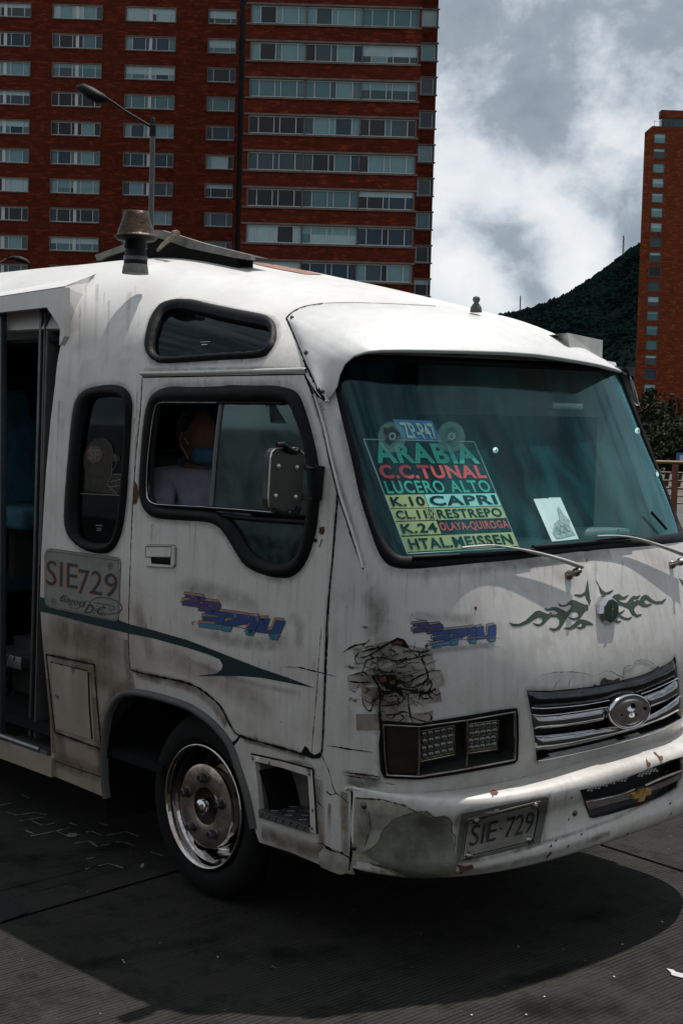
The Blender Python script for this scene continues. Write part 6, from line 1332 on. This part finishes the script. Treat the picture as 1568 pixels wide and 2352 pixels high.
def bld(name,label,depth,ang,px0=784.,group=None):
    """local frame: X right along the facade, Y away from the road, Z up; origin under picture column px0"""
    az=R(137.); fw=Vector((math.cos(az),math.sin(az),0)); d=rays([(px0,1000)])[0]; d[2]=0; d/=np.linalg.norm(d)
    o=Vector((CAM[0],CAM[1],0))+Vector(d)*(depth/(Vector(d).dot(fw)))
    e=empty(name,label,'building',o,R(47.+ang),group)
    U=np.array([math.cos(R(47+ang)),math.sin(R(47+ang)),0]); Nn=np.array([-U[1],U[0],0])
    def loc(px,dy=0.):
        P=onplane(px,np.array(o)+Nn*dy,Nn)-np.array(o); return [(float(p@U),float(p[2])) for p in P]
    return e,loc
def lbox(x0,x1,y0,y1,z0,z1): return MB().box(((x0+x1)/2,(y0+y1)/2,(z0+z1)/2),(abs(x1-x0)/2,abs(y1-y0)/2,abs(z1-z0)/2))
_cache={}
def shared(key,make,name,parent,loc,local=True):
    if key not in _cache:
        o=make(); _cache[key]=o.data; 
    else:
        o=bpy.data.objects.new(name,_cache[key]); sc.collection.objects.link(o); o.parent=parent
    o.location=loc; return o
def window(par,x0,x1,z0,z1,y,lites,frame=WF,sur=CONC,mull=None,key='',blind=.22,recess=.10,mw=.05):
    """a window: surround frame (part) with panes and mullions under it"""
    w_,h_=x1-x0,z1-z0; k=(key,round(w_,2),round(h_,2))
    def mk_f():
        m=MB(); s=.09
        m.box((w_/2,0,-s/2),(w_/2+s,.06,s/2)); m.box((w_/2,0,h_+s/2),(w_/2+s,.06,s/2)); m.box((-s/2,0,h_/2),(s/2,.06,h_/2)); m.box((w_+s/2,0,h_/2),(s/2,.06,h_/2)); return m.build('window',sur,par,True)
    f=shared(('f',)+k,mk_f,'window',par,(x0,y-.02,z0))
    def mk_m():
        m=MB(); b_=.035; m.box((w_/2,0,b_),(w_/2,.03,b_)); m.box((w_/2,0,h_-b_),(w_/2,.03,b_))
        for u,ww in lites: m.box((u*w_,-.004,h_/2),(ww/2,.035,h_/2-.002))
        return m.build('window_frame',frame,f,True)
    shared(('m',)+k,mk_m,'window_frame',f,(0,.10,0))
    us=[0]+[u for u,ww in lites]+[1]
    base=random.random(); bi=random.choices([0,1,2,3,4,5],[3,1.4,3,1.6,1.6,2])[0]
    for i in range(len(us)-1):
        u0,u1=us[i]*w_,us[i+1]*w_
        if u1-u0<.05: continue
        mi=bi if random.random()<.7 else random.choice([0,2,3,4,5])
        kk=('p',mi,round(u1-u0,2),round(h_,2))
        def mk_p(mi=mi,W=u1-u0): return lbox(0,W,-.005,.005,0,h_).build('pane',PAN[mi],f,True)
        shared(kk,mk_p,'pane',f,(u0,.13+.002*i,0))
    if random.random()<blind:
        bh_=h_*random.choice([.3,.45,.6]); bl2=lbox(.02,w_-.02,-.004,.004,h_-bh_,h_).build('blind',PAN[random.choice([0,1,1])],f,True); bl2.location=(0,.118,0)
    return f
def holes_wall(x0,x1,z0,z1,rects,y0,y1,mat,name,par):
    "solid wall with rectangular openings (piers and bands)"
    zs=sorted({z0,z1,*[r[2] for r in rects],*[r[3] for r in rects]}); m=MB()
    for a,b_ in zip(zs[:-1],zs[1:]):
        if b_-a<1e-4: continue
        mid=(a+b_)/2; op=sorted((r[0],r[1]) for r in rects if r[2]<mid<r[3]); cur=x0
        for u,v in op:
            if u>cur: m.box(((cur+u)/2,(y0+y1)/2,mid),((u-cur)/2,(y1-y0)/2,(b_-a)/2))
            cur=max(cur,v)
        if x1>cur: m.box(((cur+x1)/2,(y0+y1)/2,mid),((x1-cur)/2,(y1-y0)/2,(b_-a)/2))
    return m.build(name,mat,par,True)
DA=134.; eA,LA=bld('brick_tower','dark red brick tower with rows of small paired windows at the left edge',DA,1.2)
rows0=LA([(121.5,7.5),(236,46.5),(289,15.5),(405,52),(479,20),(544,58),(-46,5),(72,38)])
fh=LA([(121.5,7.5)])[0][1]-LA([(119.5,74.8)])[0][1]
cols=[]
for (tl,br) in ((0,1),(2,3),(4,5),(6,7)):
    cols.append((rows0[tl][0],rows0[br][0]))
zt0=rows0[0][1]; wh_=rows0[0][1]-rows0[1][1]
right=LA([(560,300)])[0][0]; slot=LA([(545,300)])[0][0]
colL=[c for c in cols]; sp=cols[1][0]-cols[0][0]
for k in (1,2): colL.append((cols[3][0]-sp*k*.95,cols[3][1]-sp*k*.95))
rects=[]; zz=[]
k=3
while zt0+k*fh-wh_>1.2 or k==3:
    zt_=zt0+k*fh; zz.append(zt_); k-=1
    if k<-40: break
for zt_ in zz:
    if zt_-wh_<1: continue
    for c in colL: rects.append((c[0]+.09,c[1]-.09,zt_-wh_+.09,zt_-.09))
ztop=max(zz)+2.2; xL=min(c[0] for c in colL)-4
holes_wall(xL,slot,0,ztop,rects,0,.4,BR,'facade_wall',eA)
lbox(xL,slot+3.,.9,16,0,ztop).build('tower_core',simple('core_dark',(.02,.02,.02),.9),eA,True)
sl=lbox(slot+.0,slot+14,1.6,1.9,0,ztop).build('recessed_wall',BR,eA,True)
lbox(slot-.3,slot-.02,.4,1.6,0,ztop).build('side_wall',BR,eA,True)
vis_lo=20.
for (x0,x1,z0,z1) in rects:
    if z1>5: window(eA,x0,x1,z0,z1,.0,[(.13,.06),(.40,.06),(.50,.30),(.62,.06),(.88,.06)] if (x1-x0)>2.6 else [(.2,.05),(.80,.05)],key='A')
    else: lbox(x0,x1,.2,.22,z0,z1).build('window',PAN[5],eA,True)
sxp=LA([(558,300),(566,300)],1.6); 
for zt_ in zz:
    if zt_>vis_lo: window(eA,sxp[0][0],sxp[0][0]+.9,zt_-fh*.5-wh_*.5,zt_-fh*.5+wh_*.5,1.55,[(.5,.05)],key='S')
# wing B: ribbon windows
DB=106.; eB,LB=bld('brick_tower','dark red brick tower wing with long ribbon windows left of the cloudy sky',DB,.3)
pb=LB([(578,12),(962,54),(573,0),(966,0),(579,94),(958,140),(575,45)])
fB=LB([(576,94)])[0][1]-LB([(574,178.5)])[0][1]
xb0,xb1=pb[0][0],pb[1][0]; zB=LB([(576,94)])[0][1]; whB=fB*.50
rB=[]; k=4
while zB+k*fB-whB>1: rB.append((xb0,xb1,zB+k*fB-whB,zB+k*fB)); k-=1
zBt=rB[0][3]+2.5
holes_wall(xb0-.25,xb1+.18,0,zBt,rB,0,.35,BR,'facade_wall',eB)
lbox(xb0-.24,xb1+.17,.95,14,0,zBt-.1).build('tower_core',MATS['core_dark'],eB,True)
lbox(xb0-.45,xb0-.25,.0,14,0,zBt).build('side_wall',BR,eB,True)
for i,(x0,x1,z0,z1) in enumerate(rB):
    if z1<5: continue
    for z_,nm in ((z1+.07,'lintel'),(z0-.07,'sill')): shared(('sb',nm),lambda z_=z_,nm=nm: lbox(x0-.38,x1+.22,-.12,.02,-.07,.07).build(nm,CONC,eB,True),nm,eB,(0,0,z_))
    W=x1-x0; g3=[0,.33,.665,1]
    for a_,b_ in zip(g3[:-1],g3[1:]):
        window(eB,x0+a_*W+.05,x0+b_*W-.05,z0+.02,z1-.02,.05,[(.16,.05),(.45,.05),(.56,.05),(.86,.06)],key='B%d'%int(a_*10))
# slab C behind
DC=114.; eC,LC=bld('brick_tower','narrow brick slab with single corner windows between the ribbon-window tower and the sky',DC,.3)
pc=LC([(940,0),(1008,0),(1006,40),(965,22),(1006,54),(965,100)])
fC=LC([(965,100)])[0][1]-LC([(963,178)])[0][1]
xc1=pc[2][0]; xc0=LC([(930,40)])[0][0]; zC=pc[5][1]; wx0=LC([(965,100)])[0][0]; wx1=LC([(1003,100)])[0][0]
slopeC=(LC([(988,680)])[0][0]-LC([(1006,40)])[0][0])
rC=[];k=4
while zC+k*fC-1.35>1: rC.append((wx0,wx1-.02,zC+k*fC-1.30,zC+k*fC)); k-=1
holes_wall(xc0,xc1,0,rC[0][3]+2.4,rC,0,.35,BR,'facade_wall',eC)
lbox(xc0,xc1-.12,.9,12,0,rC[0][3]+2.3).build('tower_core',MATS['core_dark'],eC,True)
for (x0,x1,z0,z1) in rC:
    if z1<5: continue
    window(eC,x0,x1,z0,z1,.0,[(.12,.04),(.86,.05)],key='C'); 
    for z_,nm in ((z1+.07,'lintel'),(z0-.06,'sill')): shared(('sc',nm),lambda nm=nm: lbox(x0-.1,xc1+.12,-.1,.02,-.06,.06).build(nm,CONC,eC,True),nm,eC,(0,0,z_))
# right tower
DE=262.; eE,LE=bld('brick_tower','tall orange brick tower with one column of square windows at the right edge',DE,2.,1540.)
pe=LE([(1487,303),(1503,306),(1526,327),(1465,860),(1520,250),(1503,293)])
xe0=LE([(1484,303)])[0][0]; wxa,wxb=LE([(1503,306)])[0][0],LE([(1527,327)])[0][0]; zE=LE([(1503,306)])[0][1]; hE=zE-LE([(1503,327)])[0][1]; fE=LE([(1500,306)])[0][1]-LE([(1500,340.3)])[0][1]
xch=LE([(1497,303)])[0][0]; rE=[];k=0
while zE+k*fE-hE>.8: rE.append((wxa,wxb,zE+k*fE-hE,zE+k*fE)); k-=1
topE=zE+1.4
holes_wall(xch,xch+34,0,topE,rE,0,.5,BR2,'facade_wall',eE)
lbox(xch+5,xch+34,1.2,20,0,topE-.1).build('tower_core',MATS['core_dark'],eE,True)
cf=MB(); dxc=xch-xe0
cf.add([(xe0,dxc*1.2,0),(xch,0,0),(xch,0,topE),(xe0,dxc*1.2,topE-1.),(xe0+6,20,0),(xe0+6,20,topE-1.),(xch+7,20,topE)],[(0,1,2,3),(4,0,3,5),(0,1,2,3)][:2]); cf.build('chamfered_corner',BR2,eE,True)
for (x0,x1,z0,z1) in rE: window(eE,x0,x1,z0,z1,.05,[(.5,.04)] if False else [],frame=WFD,sur=WFD,key='E',blind=.65)
xp=LE([(1520,250)])[0]; lbox(xp[0],xp[0]+30,.4,2.2,topE+1.7,xp[1]).build('penthouse',BR2,eE,True); lbox(xp[0]+.2,xp[0]+30,.7,2.1,topE-.1,topE+1.7).build('penthouse_window',PAN[5],eE,True)
ra=MB()
for i in range(5): ra.box((xch+.5+i*.9,.5,topE+.5),(.03,.03,.5))
ra.box((xch+2.3,.5,topE+1.),(1.85,.03,.03)); ra.build('roof_railing',STEEL,eE,True)
# low stone building between hill and tower
eL,LL_=bld('stone_house','small pale stone building glimpsed between the visor and the orange tower',330.,2.,1450.); pl_=LL_([(1440,843),(1480,900)]); lbox(pl_[0][0]-4,pl_[1][0]+6,0,8,0,pl_[0][1]).build('stone_wall',simple('grey_stone',(.08,.068,.068),.9,var=.6,vs=1.5),eL,True)
for i in range(6): lbox(pl_[0][0]+i*1.1,pl_[0][0]+i*1.1+.5,-.05,.0,pl_[0][1]-3,pl_[0][1]-2).build('window',PAN[4],eL,True)
# ================================================================== unseen buildings added to hold back sky light from the bus
def backdrop(x,y,w_,d_,h_,rz,mat,label,nf):
    e=empty('added_building',label,'building',(x,y,0),rz); lbox(-w_/2,w_/2,0,d_,0,h_).build('facade_wall',mat,e,True)
    n=int(w_/3.6)
    for j in range(nf):
        for i in range(n):
            if ('bk',nf) not in _cache: o=lbox(-.8,.8,-.03,.01,-.65,.65).build('window',PAN[5],e,True); _cache[('bk',nf)]=o.data
            else: o=bpy.data.objects.new('window',_cache[('bk',nf)]); sc.collection.objects.link(o); o.parent=e
            o.location=(-w_/2+1.8+i*3.6,0,2.2+j*3.)
STC=simple('stucco',(.17,.14,.12),.9,var=.3,vs=.4)
backdrop(-10,-42,40,10,10,PI,BR,'unseen brick building added across the road to lower the sky light on the door side',3)
backdrop(44,-12,44,10,13,R(-118),STC,'unseen plastered building added ahead of the minibus to lower the sky light',4)
# ================================================================== HILL
hill=MB()
ridge=[(700,760),(900,750),(1085,738),(1180,722),(1240,705),(1300,682),(1340,655),(1380,628),(1420,598),(1450,575),(1480,560),(1540,525),(1640,470),(1760,400)]
rg_px=np.array(ridge); XS_=np.arange(700,1761,5.); YS_=np.interp(XS_,rg_px[:,0],rg_px[:,1])
D0,D1=520.,1500.; NR=46; v=[];f=[]
gd=rays([(x,y) for x,y in zip(XS_,YS_)]); gh=np.linalg.norm(gd[:,:2],axis=1); slope=gd[:,2]/gh; dh=gd[:,:2]/gh[:,None]
def hz_(i,t):
    D=D0+(D1-D0)*t; return D,max(-1,(t**.85)*slope[i]*D1*.995+2*t)
for j in range(NR+1):
    t=j/NR
    for i in range(len(XS_)):
        D,z=hz_(i,t); v.append((CAM[0]+dh[i,0]*D,CAM[1]+dh[i,1]*D,z-.5+(0 if t in(0,1) else 9*math.sin(i*.13+j*.5)*math.sin(i*.07)*math.sin(PI*t))))
n_=len(XS_); f=[(j*n_+i,j*n_+i+1,(j+1)*n_+i+1,(j+1)*n_+i) for j in range(NR) for i in range(n_-1)]
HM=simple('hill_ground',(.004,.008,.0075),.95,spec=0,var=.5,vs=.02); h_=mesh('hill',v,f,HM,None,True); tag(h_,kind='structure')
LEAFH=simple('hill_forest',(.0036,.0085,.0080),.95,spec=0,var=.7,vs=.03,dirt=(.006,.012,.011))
ico=bmesh.new(); bmesh.ops.create_icosphere(ico,subdivisions=1,radius=1); IV=np.array([q.co[:] for q in ico.verts]); IF=np.array([[q.index for q in g.verts] for g in ico.faces]); ico.free()
Vs=[];Fs=[];base=0; NT=24000
hv=np.array(v).reshape(NR+1,n_,3)
for k in range(NT):
    t=random.random()**.6 if k>2200 else random.uniform(.985,1.); i=random.random()*(n_-2); j=t*NR; jj=min(int(j),NR-1); ii=int(i)
    p=hv[jj,ii]*(1-(j-jj))*(1-(i-ii))+hv[jj+1,ii]*(j-jj)*(1-(i-ii))+hv[jj,ii+1]*(1-(j-jj))*(i-ii)+hv[jj+1,ii+1]*(j-jj)*(i-ii)
    r=(D0+(D1-D0)*t)*random.uniform(.0011,.0027); q=IV*np.array([r,r,r*random.uniform(.8,1.5)])*(1+rng.uniform(-.28,.28,(len(IV),1)))+p; Vs.append(q); Fs.append(IF+base); base+=len(IV)
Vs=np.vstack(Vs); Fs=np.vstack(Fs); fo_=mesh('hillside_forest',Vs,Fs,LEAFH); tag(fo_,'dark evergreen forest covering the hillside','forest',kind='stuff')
# masts
def mast(px_top,px_bot,lb,w_):
    P=onplane([px_top,px_bot],np.array([CAM[0],CAM[1],0])+CF*1480,CF); m=MB()
    p0,p1=Vector(P[1]),Vector(P[0]); L=(p1-p0).length
    for a in range(3): o=Vector((math.cos(a*2.1),math.sin(a*2.1),0))*w_; m.tube([p0+o-Vector((0,0,10)),p1+o*.4],.32,4)
    for k in range(14):
        z0=p0.lerp(p1,k/14); z1=p0.lerp(p1,(k+1)/14); o=Vector((math.cos(k*2.1),math.sin(k*2.1),0))*w_; q_=Vector((math.cos(k*2.1+2.1),math.sin(k*2.1+2.1),0))*w_; m.tube([z0+o,z1+q_],.22,3)
    o=m.build('radio_mast',simple('mast_grey',(.10,.10,.10),.6)); tag(o,lb,'radio mast','radio masts on the hill')
mast((1432,541),(1430,600),'tall lattice radio mast beside the clump of trees high on the hill',1.3); mast((1195,679),(1194,730),'thin radio mast on the low left end of the hill ridge',.9)
# ================================================================== TREES, FENCE, LAMPS at the right
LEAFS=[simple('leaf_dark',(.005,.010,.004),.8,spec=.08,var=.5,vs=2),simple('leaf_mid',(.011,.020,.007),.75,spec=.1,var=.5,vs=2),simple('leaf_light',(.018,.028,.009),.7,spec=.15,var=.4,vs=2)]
BARK=simple('bark',(.05,.04,.03),.9,var=.4,vs=5,bump=.5,bs=20)
def tree(c,h_,r,label,group='trees beside the orange tower',nl=2600,leaf=.16,mix=(5,3,1),conif=False):
    e=empty('tree',label,'tree',c,0,group); tr_=MB(); tr_.tube([(0,0,0),(.1,.05,h_*.3),(-.05,.1,h_*.6),(0,0,h_*.9)],[r*.09,r*.07,r*.045,r*.015],8)
    for k in range(7): a=k*2.4; z=h_*(.3+.08*k); tr_.tube([(0,0,z),(math.cos(a)*r*.4,math.sin(a)*r*.4,z+h_*.1),(math.cos(a)*r*.75,math.sin(a)*r*.75,z+h_*.16)],[r*.04,r*.025,r*.01],6)
    tr_.build('trunk',BARK,e,True)
    cl=[]
    for k in range(34):
        if conif:
            z=h_*(.15+.85*random.random()); rr=r*(1-z/h_)*1.05; a=random.random()*6.28; cl.append((Vector((math.cos(a)*rr*random.uniform(.3,1),math.sin(a)*rr*random.uniform(.3,1),z)),r*.2))
        else:
            d=Vector((random.gauss(0,1),random.gauss(0,1),random.gauss(0,.8))).normalized()*random.uniform(.35,1); cl.append((Vector((d.x*r,d.y*r,h_*.62+d.z*h_*.36)),r*random.uniform(.22,.38)))
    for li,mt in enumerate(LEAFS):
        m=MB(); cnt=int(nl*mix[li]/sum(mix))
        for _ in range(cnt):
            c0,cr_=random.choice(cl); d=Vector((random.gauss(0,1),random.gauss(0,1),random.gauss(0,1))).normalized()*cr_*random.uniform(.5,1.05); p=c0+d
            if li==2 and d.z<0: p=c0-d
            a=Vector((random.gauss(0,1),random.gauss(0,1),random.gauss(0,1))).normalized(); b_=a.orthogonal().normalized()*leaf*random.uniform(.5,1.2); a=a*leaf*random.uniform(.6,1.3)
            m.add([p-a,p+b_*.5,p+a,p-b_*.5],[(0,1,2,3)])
        m.build('crown',mt,e,True)
    return e
def at(px,depth):
    d=rays([px])[0]; return CAM+d*(depth/(d@CF))
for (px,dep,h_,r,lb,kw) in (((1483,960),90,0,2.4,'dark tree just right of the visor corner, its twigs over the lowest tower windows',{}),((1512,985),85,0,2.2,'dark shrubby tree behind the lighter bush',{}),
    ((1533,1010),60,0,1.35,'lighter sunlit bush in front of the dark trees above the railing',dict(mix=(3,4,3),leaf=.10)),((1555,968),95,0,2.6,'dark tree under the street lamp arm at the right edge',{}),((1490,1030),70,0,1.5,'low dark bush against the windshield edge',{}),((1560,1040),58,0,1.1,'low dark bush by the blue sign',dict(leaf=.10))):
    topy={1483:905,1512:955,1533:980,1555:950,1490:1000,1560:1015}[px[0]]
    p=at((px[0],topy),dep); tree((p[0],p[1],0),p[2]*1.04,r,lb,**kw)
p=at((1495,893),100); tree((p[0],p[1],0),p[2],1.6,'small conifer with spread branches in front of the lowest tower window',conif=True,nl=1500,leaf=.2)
YEL=simple('yellow_rail',(.14,.07,.009),.5,var=.3,vs=3); ORR=simple('orange_post',(.12,.03,.01),.6,var=.4,vs=4)
az=R(47); U=np.array([math.cos(az),math.sin(az),0]); fe=None
pA=at((1535,1062),26); pB=at((1600,1058),26)
fe=empty('bridge_railing','yellow and orange metal railing at the right edge beyond the windshield','railing',(pA[0],pA[1],0))
dv=(pB-pA); dv[2]=0; dv/=np.linalg.norm(dv)
for z,r in ((pA[2],.035),(pA[2]-.19,.016),(pA[2]-.34,.016),(pA[2]-.48,.022),(pA[2]-.62,.016),(pA[2]-.76,.016),(.25,.02)):
    MB().tube([Vector((pA[0],pA[1],z))-Vector(dv)*5,Vector((pA[0],pA[1],z))+Vector(dv)*7],r,8).build('rail',YEL,fe)
for k in range(-6,9):
    c=pA+dv*(.13+k*.75); m=MB(); m.bbox((0,0,0),(.05,.05,pA[2]/2-.02),.01,Matrix.Translation((c[0],c[1],pA[2]/2-.02))@Matrix.Rotation(az,4,'Z')); m.build('post',ORR,fe)
pw=at((1572,1010),120); e=empty('plaster_house','pale pink plastered wall at the right edge among the trees','building',(pw[0],pw[1],0),R(47)); lbox(-1.2,9,0,6,0,at((1568,985),120)[2]).build('plaster_wall',simple('pink_plaster',(.14,.10,.095),.9),e,True); lbox(-1.4,9.2,-.2,6.2,at((1568,985),120)[2],at((1568,985),120)[2]+.4).build('roof_edge',CONC,e,True)
ps=at((1562,1047),45); e=empty('road_sign','small blue and white sign panel above the railing at the right edge','sign',(ps[0],ps[1],0),R(47)); lbox(-.12,.5,0,.03,ps[2]-.28,ps[2]+.1).build('sign_panel',simple('sign_blue',(.03,.10,.25),.5),e,True); lbox(-.02,.5,-.012,-.002,ps[2]-.18,ps[2]+.02).build('sign_field',simple('sign_white',(.4,.42,.42),.5),e,True); lbox(.2,.26,.03,.08,0,ps[2]-.2).build('sign_post',STEEL,e,True)
GALV=simple('galvanised',(.09,.093,.097),.5,.4,var=.2,vs=3); LAMPD=simple('lamp_dark',(.010,.010,.010),.6,spec=.15)
def lamp(label,dep,base_px,top_px,arm_px,head_px,rad=.06,hd=1.):
    p0=at(base_px,dep); p1=at(top_px,dep); e=empty('street_lamp',label,'street lamp',(p1[0],p1[1],0),0,'street lamps')
    MB().tube([(p1[0],p1[1],0),(p1[0],p1[1],p1[2]*.5),(p1[0],p1[1],p1[2])],[rad*1.35,rad*1.15,rad],12).build('pole',GALV,e)
    MB().tube([p1-[0,0,.25],p1-[0,0,.02]],rad*1.35,12).build('pole_collar',LAMPD,e); MB().lathe([(rad*.9,0),(rad*.9,.12),(rad*.5,.15)],p1,(0,0,1),12).build('pole_cap',LAMPD,e)
    A=[at(q_,dep) for q_ in arm_px]; MB().tube(resample(A,.2,False,True),rad*.5,8).build('arm',GALV if hd<1 else LAMPD,e)
    H=[at(q_,dep) for q_ in head_px]; hd_=MB(); L_=len(H); rr=[.05,.16,.21,.22,.17,.05][:L_] if L_>5 else [.03,.14,.15,.05]
    ax=np.array(H[-1])-np.array(H[0]); hd_.tube(H,[x*hd for x in rr],12,True,.62); hd_.build('lamp_head',LAMPD,e)
    m=MB(); c=np.mean(H[1:-1],0)-np.array([0,0,.045*hd]); ax/=np.linalg.norm(ax); m.tube([c-ax*.16*hd,c+ax*.16*hd],[.07*hd,.07*hd],8,True,.25); m.build('lens',simple('lamp_lens',(.35,.33,.22),.3),e); return e
lamp('grey street lamp with a single arm to the left in front of the brick tower',30.,(344,600),(351,285),[(346,290),(325,277),(290,256),(262,236),(246,226)],[(247,226),(238,226),(224,222),(208,213),(190,202),(175,200)],.055)
lamp('distant street lamp curving in at the right edge before the orange tower',80.,(1600,1000),(1640,955),[(1640,957),(1600,935),(1568,918),(1552,911)],[(1553,911),(1546,908),(1540,907),(1535,906)],.06,1.)
lamp('street lamp head just above the roof at the far left',34.,(-60,700),(-60,640),[(-60,642),(-30,622),(0,603),(14,595)],[(14,595),(30,592),(46,595),(60,600),(68,605)],.05,.8)
